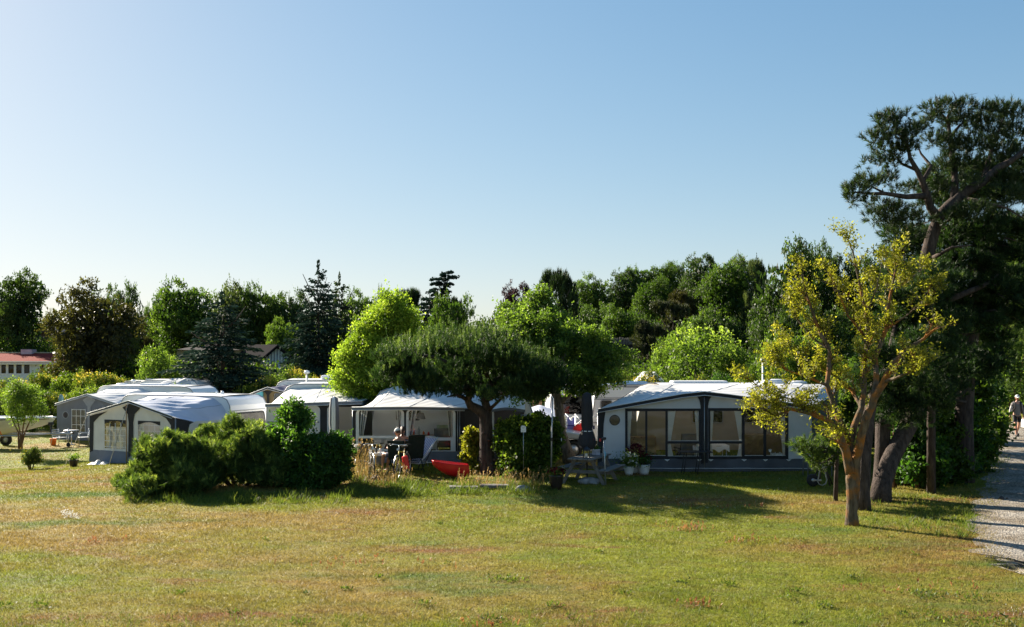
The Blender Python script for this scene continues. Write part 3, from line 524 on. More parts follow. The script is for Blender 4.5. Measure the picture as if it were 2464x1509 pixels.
# hedge shrubs between the campsite rows
HB = [(0, 915, 80, 62, 'rose'), (58, 912, 74, 63, 'rose'), (112, 899, 72, 62, 'rose'), (160, 900, 74, 61, 'hedge'), (212, 893, 80, 60, 'rose'), (262, 897, 70, 61, 'rose'), (300, 912, 60, 63, 'rose'), (14, 935, 80, 58, 'hedge'), (76, 940, 76, 57.5, 'hedge'), (140, 944, 80, 57.5, 'rose'), (210, 930, 80, 57.5, 'hedge'), (262, 930, 70, 57.6, 'hedge'), (330, 936, 66, 59, 'elder'), (430, 925, 70, 58, 'hedge'), (468, 938, 60, 57, 'elder')]
NM = ['far end of the hedge, under the picture windows', 'by the row of picture windows', 'under the small curtained window', 'below the end of the red roof', 'with the most orange tips', 'beside the brownish pine', 'where the hedge meets the white caravan roof', 'behind the moored boat hull', 'behind the young willow-like tree', 'behind the bow of the boat', 'behind the grey awning', 'touching the grey awning roof', 'beside the mushroom lamp', 'under the wide blue spruce', 'over the white caravan roof']
for i, (px, top, wd, Y, mn) in enumerate(HB): tree('hedge_shrub', ('yellow-tipped' if mn == 'rose' else 'green')+' hedge shrub '+NM[i], 'shrub', 'bush', mn, px, top, wd*1.25, Y, 'shrubs of the hedge behind the boat', 13+i % 3)
for (px, top, wd, Y, mn, nm) in [(640, 905, 60, 60, 'rose', 'under the brick wall of the gabled house'), (676, 893, 64, 62, 'bright', 'below the white downpipe'), (716, 886, 60, 60, 'rose', 'behind the air conditioner'), (762, 905, 50, 58, 'rose', 'beside the raised roof hatch'), (590, 925, 60, 60, 'hedge', 'behind the navy awning')]:
    tree('hedge_shrub', 'yellow-green shrub '+nm, 'shrub', 'bush', mn, px, top, wd*1.2, Y, 'shrubs behind the middle caravans', 14)
for (px, top, wd, Y, mn, sd, nm, lb) in [(1689, 782, 215, 52, 'bright', 14, 'willow_bush', 'large bright green willow bush, the widest behind the big awning'), (1604, 812, 90, 55, 'bright', 13, 'willow_bush', 'bright green willow bush growing beside the widest one'), (1752, 830, 80, 50, 'bright', 15, 'willow_bush', 'smaller green willow bush on the lamp side of the widest one'),
        (1882, 797, 120, 47, 'bright', 13, 'golden_bush', 'yellow-green feathery bush behind the white mushroom lamp'), (1958, 810, 110, 46, 'bright', 15, 'golden_bush', 'yellow-green bush half hidden by the orange-barked tree'), (1420, 880, 120, 47, 'hedge', 14, 'hedge_shrub', 'dark shrub behind the white caravan with purple lettering')]:
    tree(nm, lb, 'bush', 'bush', mn, px, top, wd*1.1, Y, None, sd)
for (px, top, wd, mn, nm) in [(1500, 898, 56, 'rose', 'beside the distant peaked tent roof'), (1560, 893, 80, 'rose', 'in front of the distant peaked tent roof'), (1622, 898, 70, 'hedge', 'behind the long roof box'), (1680, 904, 66, 'rose', 'behind the first dome hatch'), (1732, 900, 66, 'elder', 'with upright fern-like shoots'), (1786, 896, 66, 'hedge', 'with pale flowers behind the lamp post')]:
    tree('hedge_shrub', 'low yellow-green shrub '+nm, 'shrub', 'bush', mn, px, top, wd*1.15, 42, 'shrubs behind the big awning', 13)
# ------------------------------------------------------------------ near trees and shrubs
g4 = np.random.default_rng(44)
def lumps(B, k=6, f=.50):
    out = []
    for b in B:
        out.append(b[:3]+(b[3]*.62, b[4]*.62, b[5]*.62)); d = rdir(k, .25, g4)
        for j in range(k): q = f*g4.uniform(.6, 1.15); out.append((b[0]+d[j, 0]*b[3]*.72, b[1]+d[j, 1]*b[4]*.72, b[2]+d[j, 2]*b[5]*.72, b[3]*q, b[4]*q, b[5]*q))
    return out
# --- umbrella pine in the middle
Yp = 30.3; base = Vector((X(1180, Yp), Yp, G(X(1180, Yp), Yp)))
t = thing('umbrella_pine', 'low pine with a wide flat crown and bent forked trunk before the middle awning', 'tree', base)
loc = lambda px, py, dy=0: P(px, py, Yp+dy)-base
mb = MB()
mb.tube([loc(1178, 1150), loc(1176, 1128), loc(1171, 1101), loc(1170, 1061), loc(1169, 1025), loc(1167, 1000), loc(1150, 985, -.05), loc(1131, 975, -.1), loc(1125, 962, -.15), loc(1138, 930, -.3), loc(1110, 890, -.5), loc(1050, 860, -.7), loc(985, 850, -.8)], [.33, .29, .245, .20, .195, .19, .15, .13, .115, .10, .08, .05, .03], 14)
mb.tube([loc(1167, 1004), loc(1172, 985, .05), loc(1165, 960, .1), loc(1180, 925, .2), loc(1235, 890, .4), loc(1300, 880, .5)], [.17, .14, .12, .10, .07, .03], 12)
for (a, b, c) in [((1138, 930, -.3), (1090, 935, -1.2), (1030, 940, -1.5)), ((1167, 965, .1), (1210, 945, -1), (1270, 935, -1.4)), ((1165, 950, .1), (1150, 880, 1), (1130, 840, 1.6)), ((1180, 925, .2), (1150, 850, -.3), (1160, 800, -.5)), ((1110, 890, -.5), (1080, 830, .3), (1060, 800, .4)), ((1125, 962, -.15), (1100, 950, -.6), (1075, 955, -.8)), ((1172, 990, 0), (1200, 965, -.3), (1215, 950, -.5))]:
    mb.tube([loc(*a), loc(*b), loc(*c)], [.07, .045, .02], 6)
for (px, py) in [(1183, 1120), (1190, 1108), (1186, 1137), (1162, 1045), (1176, 1060)]: mb.lathe([(0, -.02), (.05, 0), (.045, .05), (0, .06)], loc(px, py, -.27), 8, )
mb.build('trunk', B_pine, t)
prof = [(894, 845, 870), (916, 826, 912), (960, 806, 934), (1010, 796, 946), (1060, 790, 950), (1117, 776, 957), (1184, 784, 963), (1240, 800, 966), (1292, 832, 964), (1330, 858, 955), (1362, 884, 925)]
def pinetop(px_, dy_=0): return np.interp(px_, [p[0] for p in prof], [p[1] for p in prof])+26+11*np.sin(px_*.047+dy_*3.1)+8*np.sin(px_*.121-dy_*5.3+1)
def pinebot(px_): return np.interp(px_, [p[0] for p in prof], [p[2] for p in prof])
ms = 230; mpx = g4.uniform(918, 1338, ms); mdy = g4.uniform(-.95, .95, ms); half = 2.8*np.sqrt(np.maximum(.03, 1-((mpx-1128)/235)**2)); arch = np.sqrt(1-mdy**2)
mt = pinetop(mpx, mdy)+(1-arch)*42+14; mb_ = pinebot(mpx)-(1-arch)*6-4; u = g4.random(ms)**.85; mpy = mt+u*(mb_-mt); mr = g4.uniform(.16, .50, ms)      # boughs: separate masses of shoots
nt_ = 40; n = ms*nt_; d = rdir(n, .35, g4); sc = (.55+.45*g4.random((n, 1)))
C = np.repeat(np.stack([(mpx-CX)*Yp/F, Yp+mdy*half, CAMZ-(mpy-HY)*Yp/F], 1), nt_, 0)+d*sc*np.repeat(mr, nt_)[:, None]*np.array([1, 1, .55])-np.array(base); uu = np.repeat(u, nt_)
D = unit(d*.5+np.array([0, 0, 1.0])+g4.normal(0, .28, (n, 3))); Lx = .15*g4.uniform(.7, 1.25, n); tn = np.repeat(g4.normal(.42, .14, ms), nt_)+g4.normal(0, .1, n)+.10*(1-uu)  # tone rises towards the crown top: sunlight put into the needle colour
V1 = tufts(C, D, 24, Lx, .60, .014, .5, g4); T1 = np.repeat(tn, 24)+g4.normal(0, .1, n*24)
# candles: upright new shoots on top, sunlight put into their tone
k = 1050; px = np.repeat(g4.uniform(908, 1342, 210), 5)+g4.normal(0, 7, k); dy = g4.uniform(-1, .4, k); tp = pinetop(px, dy); half = 2.9*np.sqrt(np.maximum(.02, 1-((px-1128)/240)**2)); arch = np.sqrt(1-dy**2)
C2 = np.stack([(px-CX)*Yp/F, Yp+dy*half, CAMZ-((tp+(1-arch)*60+g4.normal(4, 11, k))-HY)*Yp/F], 1)-np.array(base); D2 = unit(np.stack([g4.normal(0, .1, k), g4.normal(0, .1, k), np.ones(k)], 1)); ln = g4.uniform(.06, .28, k)*(1+.9*(g4.random(k) < .10))
tt = g4.random((k*46, 1)); bs = np.repeat(C2, 46, 0)+np.repeat(D2, 46, 0)*tt*np.repeat(ln, 46)[:, None]; V2 = needletris(bs, unit(np.repeat(D2, 46, 0)*.8+rdir(k*46, 0, g4)*.6), .075, .012, g4); T2 = np.repeat(g4.normal(.76, .14, k), 46)
npmesh('crown', np.concatenate([V1, V2]), 3, np.concatenate([T1, T2]), L['pine'], t)
# --- golden tree and poplar-like garden trees
Yg = 33.2; base = Vector((X(1352, Yg), Yg, 0)); loc = lambda px, py, dy=0: P(px, py, Yg+dy)-base
t = thing('garden_tree', 'leaning leafy tree with a mottled trunk beside the black parasol', 'tree', base); mb = MB()
mb.tube([loc(1372, 1112), loc(1362, 1080), loc(1350, 1040), loc(1346, 1000), loc(1344, 975), loc(1340, 940), loc(1350, 880), loc(1365, 820)], [.26, .19, .155, .15, .16, .13, .09, .04], 12)
mb.tube([loc(1344, 975), loc(1362, 955, -.1), (loc(1400, 920, -.3)), loc(1440, 890, -.4)], [.10, .08, .05, .03], 8); mb.tube([loc(1344, 965), loc(1320, 930, .3), loc(1290, 880, .5), loc(1260, 830, .6)], [.10, .08, .05, .03], 8)
mb.lathe([(0, -.03), (.07, 0), (.06, .07), (0, .09)], loc(1337, 985, -.14), 8); mb.build('trunk', bark('mottled bark', (.05, .04, .03), (.22, .19, .15), None, 14), t)
bl = [tuple(loc(px, py, dy))+(r, r, r*.8) for px, py, dy, r in [(1400, 840, 0, .9), (1450, 850, .3, .85), (1470, 890, -.2, .6), (1420, 905, -.5, .8), (1350, 820, .4, .9), (1300, 800, .6, .9), (1260, 830, .8, .8), (1240, 780, 1, .7), (1500, 860, .5, .4), (1380, 900, -.6, .7), (1330, 880, .8, .9), (1430, 930, -.4, .45), (1450, 820, .6, .5), (1290, 945, .2, .35), (1235, 965, .5, .25), (1392, 800, .6, .5)]]
C, q, d = blobpts(lumps(bl), 760, 52, .11, g4, .6); npmesh('crown', leafquads(q, g4.uniform(.055, .11, len(q)), up=-.1, aspect=.75, g=g4), 4, cluster_tone(760, 52, g4, .45, .26), L['bright'], t)
# --- dwarf pines and elder in the bed on the near side of the caravans
def shootbush(name, label, cat, blobs, Y, basepx, matn, n, L_=.16, candles=300, trunkm=B_pine, group=None, wd=.014):
    bx = X(basepx, Y); base = Vector((bx, Y, G(bx, Y))); t = thing(name, label, cat, base, 0, group); B = [tuple(P(px, py, Y+dy)-base)+(rx*Y/F, rd, rz*Y/F) for px, py, dy, rx, rz, rd in blobs]
    B0 = B; B = lumps(B, 5, .46); C, q, d = blobpts(B, n, 3, .08, g4, .62); q = q[q[:, 2] > .04]; m = len(q); D = unit(rdir(m, .9, g4)+np.array([0, 0, .3])); tn = g4.normal(.42, .18, m)+.08
    V = tufts(q, D, 26, L_, .7, wd, .5, g4); T = np.repeat(tn, 26)+g4.normal(0, .1, m*26)
    # upright shoots over the top of the blobs, toned bright as if sunlit
    Bn = np.array(B); pk = g4.integers(0, len(B), candles); a = g4.uniform(0, 6.28, candles); r = np.sqrt(g4.random(candles))*.85
    top = Bn[pk, :3]+np.stack([np.cos(a)*r*Bn[pk, 3], np.sin(a)*r*Bn[pk, 4], np.sqrt(1-r*r)*Bn[pk, 5]], 1); kk = 40; ln = g4.uniform(.08, .2, candles)
    D2 = unit(np.stack([g4.normal(0, .2, candles), g4.normal(0, .2, candles), np.ones(candles)], 1)); tt = g4.random((candles*kk, 1)); bs = np.repeat(top, kk, 0)+np.repeat(D2, kk, 0)*tt*np.repeat(ln, kk)[:, None]
    V2 = needletris(bs, unit(np.repeat(D2, kk, 0)*.8+rdir(candles*kk, 0, g4)*.75), .07, wd, g4)
    npmesh('foliage', np.concatenate([V, V2]), 3, np.concatenate([T, np.repeat(g4.normal(.8, .12, candles), kk)]), L[matn], t)
    mb = MB()
    for b in B0[:7]:
        e = Vector(b[:3]); mb.tube([(e.x*.3, e.y*.3, -.05), (e.x*.7, e.y*.7, max(.1, e.z*.5)), e], [.06, .045, .02], 6)
    mb.build('stems', trunkm, t); return t
shootbush('mountain_pine', 'dark mountain pine shrub lying lowest and nearest the open lawn', 'shrub', [(300, 1182, 0, 32, 26, .6), (335, 1150, 0, 44, 48, .9), (385, 1124, 0, 54, 62, 1.1), (445, 1138, -.2, 56, 64, 1.2), (400, 1168, -.4, 90, 38, 1.2), (362, 1100, .3, 24, 34, .6), (425, 1090, .3, 38, 38, .9), (485, 1130, .2, 44, 56, 1.1), (345, 1122, .2, 14, 20, .3), (405, 1062, .2, 14, 20, .3), (462, 1078, 0, 16, 20, .3)], 26.5, 380, 'pinelit', 1500, candles=900)
shootbush('mountain_pine', 'taller mountain pine shrub growing in front of the caravan end window', 'shrub', [(540, 1090, .2, 60, 70, 1.1), (600, 1075, .4, 46, 50, .9), (588, 1110, 0, 70, 70, 1.2), (520, 1140, -.6, 70, 50, 1.1), (640, 1105, .1, 40, 52, .9), (500, 1070, .6, 30, 34, .6), (610, 1160, -.5, 60, 35, 1.0), (660, 1150, -.4, 50, 45, .9)], 28, 575, 'pinelit', 1400, candles=800)
def leafbush(name, label, cat, blobs, Y, basepx, matn, n, leaf, per=30, rc=.12, up=.6, aspect=.5, group=None, stems=6, tone=.45):
    bx = X(basepx, Y); base = Vector((bx, Y, G(bx, Y))); t = thing(name, label, cat, base, 0, group); B = [tuple(P(px, py, Y+dy)-base)+(rx*Y/F, rd, rz*Y/F) for px, py, dy, rx, rz, rd in blobs]
    C, q, d = blobpts(lumps(B), n, per, rc*.8, g4, .6)
    ns = 26+n//12; j = g4.integers(0, len(C), ns); kk = 12; s_ = np.tile(np.linspace(0, 1, kk), ns)[:, None]; dd = unit(d[j]*.8+np.array([0, 0, .7])+g4.normal(0, .25, (ns, 3))); sq = np.repeat(C[j], kk, 0)+np.repeat(dd, kk, 0)*s_*rc*g4.uniform(1.5, 3.6, (ns, 1)).repeat(kk, 0)+g4.normal(0, rc*.10, (ns*kk, 3))
    tn = np.concatenate([cluster_tone(n, per, g4, tone, .2), np.repeat(g4.normal(tone+.15, .12, ns), kk)]); q = np.concatenate([q, sq]); keep = q[:, 2] > .03; tn = tn[keep]; q = q[keep]
    npmesh('foliage', leafquads(q, g4.uniform(.6, 1.3, len(q))*leaf, up=up, aspect=aspect, g=g4), 4, tn, L[matn], t); mb = MB()
    for b in B[:stems]:
        e = Vector(b[:3]); mb.tube([(e.x*.2, e.y*.2, -.05), (e.x*.5, e.y*.6, max(.1, e.z*.5)), e], [.03, .022, .01], 6)
    mb.build('stems', B_twig, t); return t
leafbush('elder_bush', 'tall pointed elder bush in front of the white-walled awning', 'bush', [(716, 985, 0, 16, 24, .25), (700, 1015, 0, 30, 34, .45), (730, 1020, 0, 26, 26, .35), (690, 1050, 0, 44, 40, .6), (720, 1075, -.2, 52, 44, .7), (662, 1068, .2, 26, 26, .4), (700, 1120, -.3, 64, 50, .9), (745, 1110, 0, 40, 40, .7), (655, 1100, 0, 30, 30, .5)], 28.2, 700, 'elder', 600, .12, 30, .13, .5, .5, tone=.66)
leafbush('elder_bush', 'low rounded elder bush at the dark opening between the awnings', 'bush', [(790, 1065, 0, 40, 28, .6), (770, 1100, -.2, 50, 44, .8), (810, 1105, 0, 34, 48, .7), (790, 1150, -.4, 50, 40, .8), (740, 1160, -.4, 50, 36, .8), (822, 1140, 0, 20, 34, .5)], 27.6, 785, 'elder', 480, .11, 30, .12, .4, .5, tone=.35)
leafbush('golden_tree', 'golden green leafy tree between the white-walled awning and the umbrella-shaped pine', 'tree', [(945, 735, 0, 34, 34, .9), (925, 770, 0, 44, 40, 1.1), (960, 780, .3, 46, 44, 1.1), (890, 815, 0, 40, 36, 1), (940, 830, .3, 60, 50, 1.3), (865, 860, -.2, 40, 36, .9), (832, 866, -.1, 26, 20, .5), (850, 905, -.2, 44, 34, 1), (900, 890, .1, 50, 40, 1.2), (880, 935, 0, 44, 30, 1), (930, 920, .3, 46, 34, 1.1), (838, 935, -.3, 26, 20, .6), (868, 955, -.3, 26, 16, .5), (985, 770, .3, 24, 50, .7), (1000, 830, .5, 40, 50, 1)], 37.6, 915, 'gold', 1250, .095, 50, .20, .3, .6, tone=.55)
leafbush('garden_tree', 'yellow-green tree with a pointed top behind the umbrella-shaped pine', 'tree', [(1300, 705, 0, 18, 24, .5), (1296, 735, 0, 34, 34, .9), (1262, 765, 0, 34, 30, .9), (1310, 770, .2, 46, 40, 1.1), (1240, 790, 0, 30, 30, .8), (1280, 810, .2, 56, 44, 1.3), (1340, 800, .2, 40, 40, 1), (1222, 760, 0, 22, 24, .6), (1300, 850, .3, 70, 40, 1.4)], 42, 1296, 'bright', 760, .105, 48, .22, .1, .7, tone=.5)
# --- hedge with the sign beside the umbrella pine
leafbush('climber_hedge', 'leafy climber-covered hedge carrying the small white sign', 'hedge', [(1218, 1032, .6, 26, 16, .35), (1260, 1040, .6, 40, 30, .5), (1305, 1055, .4, 32, 50, .5), (1226, 1075, .3, 26, 30, .4), (1250, 1080, .2, 46, 50, .6), (1300, 1110, .1, 34, 50, .6), (1250, 1120, 0, 40, 40, .5), (1270, 1145, -.2, 50, 30, .6), (1330, 1070, .5, 20, 46, .4), (1202, 1046, .4, 12, 16, .25), (1290, 1022, .5, 16, 16, .3), (1324, 1030, .5, 12, 18, .25), (1240, 1018, .6, 14, 12, .25), (1218, 1120, .3, 18, 30, .3)], 29.6, 1258, 'hedge', 860, .10, 34, .10, .2, .75, tone=.62)
leafbush('wild_shrub', 'straggly yellowing shrub growing against the bent pine trunk', 'shrub', [(1136, 1056, .4, 18, 20, .3), (1138, 1080, .3, 20, 24, .3), (1130, 1110, .2, 18, 28, .3), (1138, 1130, 0, 16, 22, .3)], 30.6, 1136, 'ash', 190, .10, 22, .09, .2, .7)
# --- young tree, flowering bush and potted plant by the boat
Ys = 44.5; bx = X(48, Ys); base = Vector((bx, Ys, G(bx, Ys))); t = thing('young_willow', 'young bright green willow-like tree in front of the boat', 'tree', base); loc = lambda px, py, dy=0: P(px, py, Ys+dy)-base
mb = MB(); 
for pts in [[(48, 1080), (50, 1050), (42, 1010), (36, 960)], [(52, 1080), (54, 1040), (60, 1000), (72, 950)], [(50, 1078), (60, 1040), (78, 1000), (100, 988)], [(46, 1080), (44, 1040), (30, 1010), (22, 980)]]: mb.tube([loc(*p) for p in pts], [.05, .036, .026, .010], 7)
mb.build('trunk', B_twig, t); bl = [tuple(loc(px, py, dy))+(r, r, r) for px, py, dy, r in [(50, 945, 0, .55), (30, 950, .2, .42), (72, 950, 0, .45), (46, 975, -.2, .6), (80, 975, .1, .45), (32, 985, 0, .38), (68, 1000, -.1, .35), (104, 992, 0, .22), (36, 1010, 0, .3), (92, 985, 0, .3), (40, 928, 0, .3), (14, 958, 0, .2)]]
C, q, d = blobpts(bl, 330, 30, .12, g4, .4); npmesh('crown', leafquads(q, g4.uniform(.06, .13, len(q)), up=.1, aspect=.35, g=g4), 4, cluster_tone(330, 30, g4, .6), L['bright'], t)
t = leafbush('flowering_bush', 'round bush dotted with yellow flowers on the open lawn', 'bush', [(73, 1098, 0, 22, 18, .3), (62, 1105, 0, 14, 14, .2), (88, 1106, 0, 14, 12, .25), (70, 1086, 0, 14, 12, .2), (73, 1110, 0, 24, 9, .3), (60, 1112, 0, 12, 6, .2)], 37, 74, 'weed', 220, .055, 26, .05, .4, .5)
p = g4.normal(size=(90, 3))*np.array([.22, .15, .16])+np.array([-.05, -.1, .42]); npmesh('blossom', leafquads(p, .045, aspect=1, g=g4), 4, g4.random(90), L['yellowfl'], t)
# --- orange-barked ash, the nearest tree
Yh = 21.15; base = Vector((X(2050, Yh), Yh, G(X(2050, Yh), Yh))); t = thing('ash_tree', 'sparse yellow-leaved tree with orange lichen on its many stems, nearest the camera', 'tree', base); loc = lambda px, py, dy=0: P(px, py, Yh+dy)-base
STEMS = [
 [(2049, 1270, 0, .17), (2048, 1235, 0, .125), (2048, 1180, 0, .115), (2048, 1140, 0, .12)],
 [(2056, 1225, 0, .07), (2058, 1128, 0, .095), (2068, 1065, -.1, .095), (2084, 1005, -.2, .09), (2102, 960, -.3, .078), (2126, 921, -.4, .075), (2146, 875, -.5, .06), (2187, 838, -.6, .045), (2221, 816, -.7, .03), (2262, 783, -.8, .015)],
 [(2048, 1140, 0, .10), (2043, 1085, .1, .085), (2054, 1028, .1, .075), (2072, 983, .2, .065), (2079, 927, .3, .055), (2079, 866, .3, .05), (2087, 815, .4, .042), (2084, 749, .4, .033), (2060, 648, .5, .022), (2052, 605, .5, .015), (2040, 578, .5, .008)],
 [(2046, 1140, 0, .11), (2034, 1083, -.1, .09), (2016, 1039, -.3, .075), (1990, 1011, -.5, .06), (1948, 994, -.7, .045), (1900, 984, -.8, .032), (1864, 1000, -.8, .022), (1836, 984, -.9, .014), (1800, 975, -1, .007)],
 [(2036, 1060, .1, .07), (2009, 983, .2, .065), (1989, 927, .3, .055), (1996, 843, .5, .045), (1975, 805, .5, .036), (1948, 732, .6, .027), (1931, 672, .7, .018), (1918, 632, .7, .008)],
 [(2102, 960, -.3, .07), (2108, 905, 0, .06), (2104, 860, .2, .055), (2132, 793, .4, .042), (2143, 704, .5, .03), (2154, 650, .6, .018), (2158, 632, .6, .008)],
 [(2072, 983, .2, .045), (2050, 940, .6, .04), (2010, 905, .9, .03), (1960, 880, 1.1, .022), (1915, 850, 1.2, .014), (1885, 812, 1.2, .007)],
 [(1996, 843, .5, .03), (1955, 815, .8, .022), (1920, 770, 1, .014), (1905, 730, 1, .007)],
 [(2087, 815, .4, .03), (2040, 760, 0, .022), (2015, 700, -.3, .014), (1990, 655, -.4, .007)],
 [(2126, 921, -.4, .04), (2165, 905, -.9, .03), (2200, 890, -1.1, .02), (2232, 865, -1.2, .008)],
 [(2143, 704, .5, .02), (2180, 680, .6, .013), (2210, 655, .7, .006)], [(2132, 793, .4, .025), (2180, 760, .1, .018), (2225, 720, 0, .01), (2250, 700, 0, .005)],
 [(1948, 994, -.7, .03), (1900, 960, -.4, .02), (1850, 945, -.2, .012), (1805, 915, -.1, .006)], [(1900, 984, -.8, .02), (1880, 1005, -.9, .013), (1850, 1015, -1, .006)], [(1989, 927, .3, .035), (1935, 905, 0, .024), (1890, 890, -.2, .015), (1868, 860, -.3, .007)],
 [(2084, 749, .4, .022), (2110, 690, .2, .015), (2120, 640, .2, .008)], [(2043, 1085, .1, .03), (2010, 1060, -.6, .02), (1985, 1050, -.9, .01)],
]
mb = MB(); tips = []; r4 = random.Random(5)
def grow(p, d, ln, rad, depth):
    pts = [p]; k = 4
    for i in range(k): d = (d+Vector((r4.uniform(-.28, .28), r4.uniform(-.28, .28), r4.uniform(-.12, .3)))).normalized(); pts.append(pts[-1]+d*ln/k)
    mb.tube(pts, [rad*(1-.75*i/k) for i in range(k+1)], 5)
    if depth == 0:
        for q in pts[2:]: tips.append((q, d))
        return
    for q in pts[1:]:
        for _ in range(r4.choice([1, 1, 2])):
            nd = (d+Vector((r4.uniform(-1, 1), r4.uniform(-1, 1), r4.uniform(-.35, .85)))*.95).normalized(); grow(q, nd, ln*r4.uniform(.45, .75), rad*.55, depth-1)
for S in STEMS:
    P3 = [loc(a, b, c) for a, b, c, _ in S]; rad = [s[3] for s in S]; sp = []; sr = []
    for i in range(len(P3)-1):
        for j in range(3): f = j/3; sp.append(P3[i].lerp(P3[i+1], f)+Vector((r4.uniform(-1, 1), r4.uniform(-1, 1), 0))*.015*(j > 0)); sr.append(rad[i]*(1-f)+rad[i+1]*f)
    sp.append(P3[-1]); sr.append(rad[-1]); mb.tube(sp, sr, 10 if rad[0] > .06 else 7)
    for i in range(len(sp)):
        if sr[i] < .062:
            for _ in range(2 if sr[i] < .035 else 1):
                d = (sp[min(i+1, len(sp)-1)]-sp[i-1]).normalized() if i else Vector((0, 0, 1))
                if r4.random() < .62: grow(sp[i], (d*.5+Vector((r4.uniform(-1, 1), r4.uniform(-1, 1), r4.uniform(-.25, .9)))).normalized(), r4.uniform(.20, .44), max(.007, sr[i]*.4), 1)
tr = mb.build('trunk', B_lich, t)
sel = [q for q in tips if r4.random() < .36]; pc = np.array([tuple(q[0]) for q in sel]); m = len(pc); k = 18
zrel = pc[:, 2]; q = np.repeat(pc, k, 0)+g4.normal(size=(m*k, 3))*.050; npmesh('crown', leafquads(q, g4.uniform(.04, .095, m*k), rdir(m*k, .25, g4), aspect=.42, g=g4), 4, np.repeat(g4.normal(.5, .2, m), k)+g4.normal(0, .12, m*k), L['ash'], t)
# --- group of big pines at the path
def pads(t, base, padlist, n_each, Lneedle, matn, Y, name='crown', wd=.014, dens=24, flat=.45):
    Vs = []; Ts = []
    for (px, py, dy, rx, ry) in padlist:
        c = np.array(P(px, py, Y+dy)-base); r = rx*Y/F; rz = ry*Y/F; n = max(8, int(n_each*(rx*ry/900))); d = rdir(n, .2, g4); q = c+d*np.array([r, r, rz])*(g4.random((n, 1))**.45)
        D = unit(d*.6+np.array([0, 0, .7])+g4.normal(0, .3, (n, 3))); Vs.append(tufts(q, D, dens, Lneedle, .8, wd, .4, g4)); Ts.append(np.repeat(g4.normal(.40, .2, n), dens)+g4.normal(0, .1, n*dens))
    return npmesh(name, np.concatenate(Vs), 3, np.concatenate(Ts), L[matn], t)
Yb = 26.5; base = Vector((X(2117, 24.6), 24.6, 0)); t = thing('big_pine', 'great old pine towering beside the path, crown open to the sky', 'tree', base); loc = lambda px, py, dy=0: P(px, py, Yb+dy)-base
mb = MB(); b0 = Vector((0, 0, -.1))
mb.tube([b0, P(2121, 1165, 24.8)-base, P(2140, 1110, 25)-base, P(2166, 1060, 25.3)-base, P(2193, 1011, 25.6)-base, loc(2222, 900, -.4), loc(2226, 780, -.2), loc(2222, 690), loc(2227, 631), loc(2240, 575), loc(2257, 525), loc(2282, 497), loc(2306, 475), loc(2335, 455), loc(2363, 438), loc(2400, 405), loc(2431, 388), loc(2480, 350)], [.28, .24, .22, .22, .22, .22, .21, .20, .19, .165, .155, .15, .14, .13, .12, .10, .08, .04], 14)
for pts, r0 in [([(2257, 525, 0), (2238, 500, -.2), (2230, 470, -.3), (2219, 438, -.4), (2206, 410, -.5), (2189, 381, -.5), (2182, 345, -.6), (2160, 320, -.7)], .12), ([(2219, 438, -.4), (2240, 400, 0), (2215, 370, .2), (2205, 345, .3)], .06), ([(2227, 471, -.3), (2180, 474, -.6), (2130, 466, -.8), (2085, 466, -.9), (2050, 462, -1)], .085), ([(2130, 466, -.8), (2108, 455, -.8), (2070, 435, -.9)], .04),
      ([(2295, 480, 0), (2298, 430, .3), (2290, 380, .4), (2284, 324, .5), (2280, 280, .5), (2300, 245, .6)], .11), ([(2286, 330, .5), (2310, 300, .6), (2345, 280, .8)], .05), ([(2284, 300, .5), (2262, 270, .3), (2240, 258, .2)], .04), ([(2206, 410, -.5), (2170, 395, -.3), (2150, 370, -.2), (2110, 355, -.2)], .045), ([(2306, 475, 0), (2360, 485, -.6), (2420, 500, -.8), (2470, 530, -1)], .06), ([(2300, 245, .6), (2296, 228, .6), (2290, 220, .6)], .014), ([(2300, 245, .6), (2318, 232, .6), (2352, 224, .6)], .012), ([(2283, 250, .5), (2276, 232, .5)], .010),
      ([(2245, 620, -.3), (2290, 595, -.8), (2340, 590, -1)], .06), ([(2363, 438, 0), (2380, 380, .4), (2400, 320, .6), (2420, 270, .6)], .08)]:
    mb.tube([loc(*p) for p in pts], [r0*(1-.8*i/(len(pts)-1)) for i in range(len(pts))], 8)
mb.build('trunk', B_pine, t)
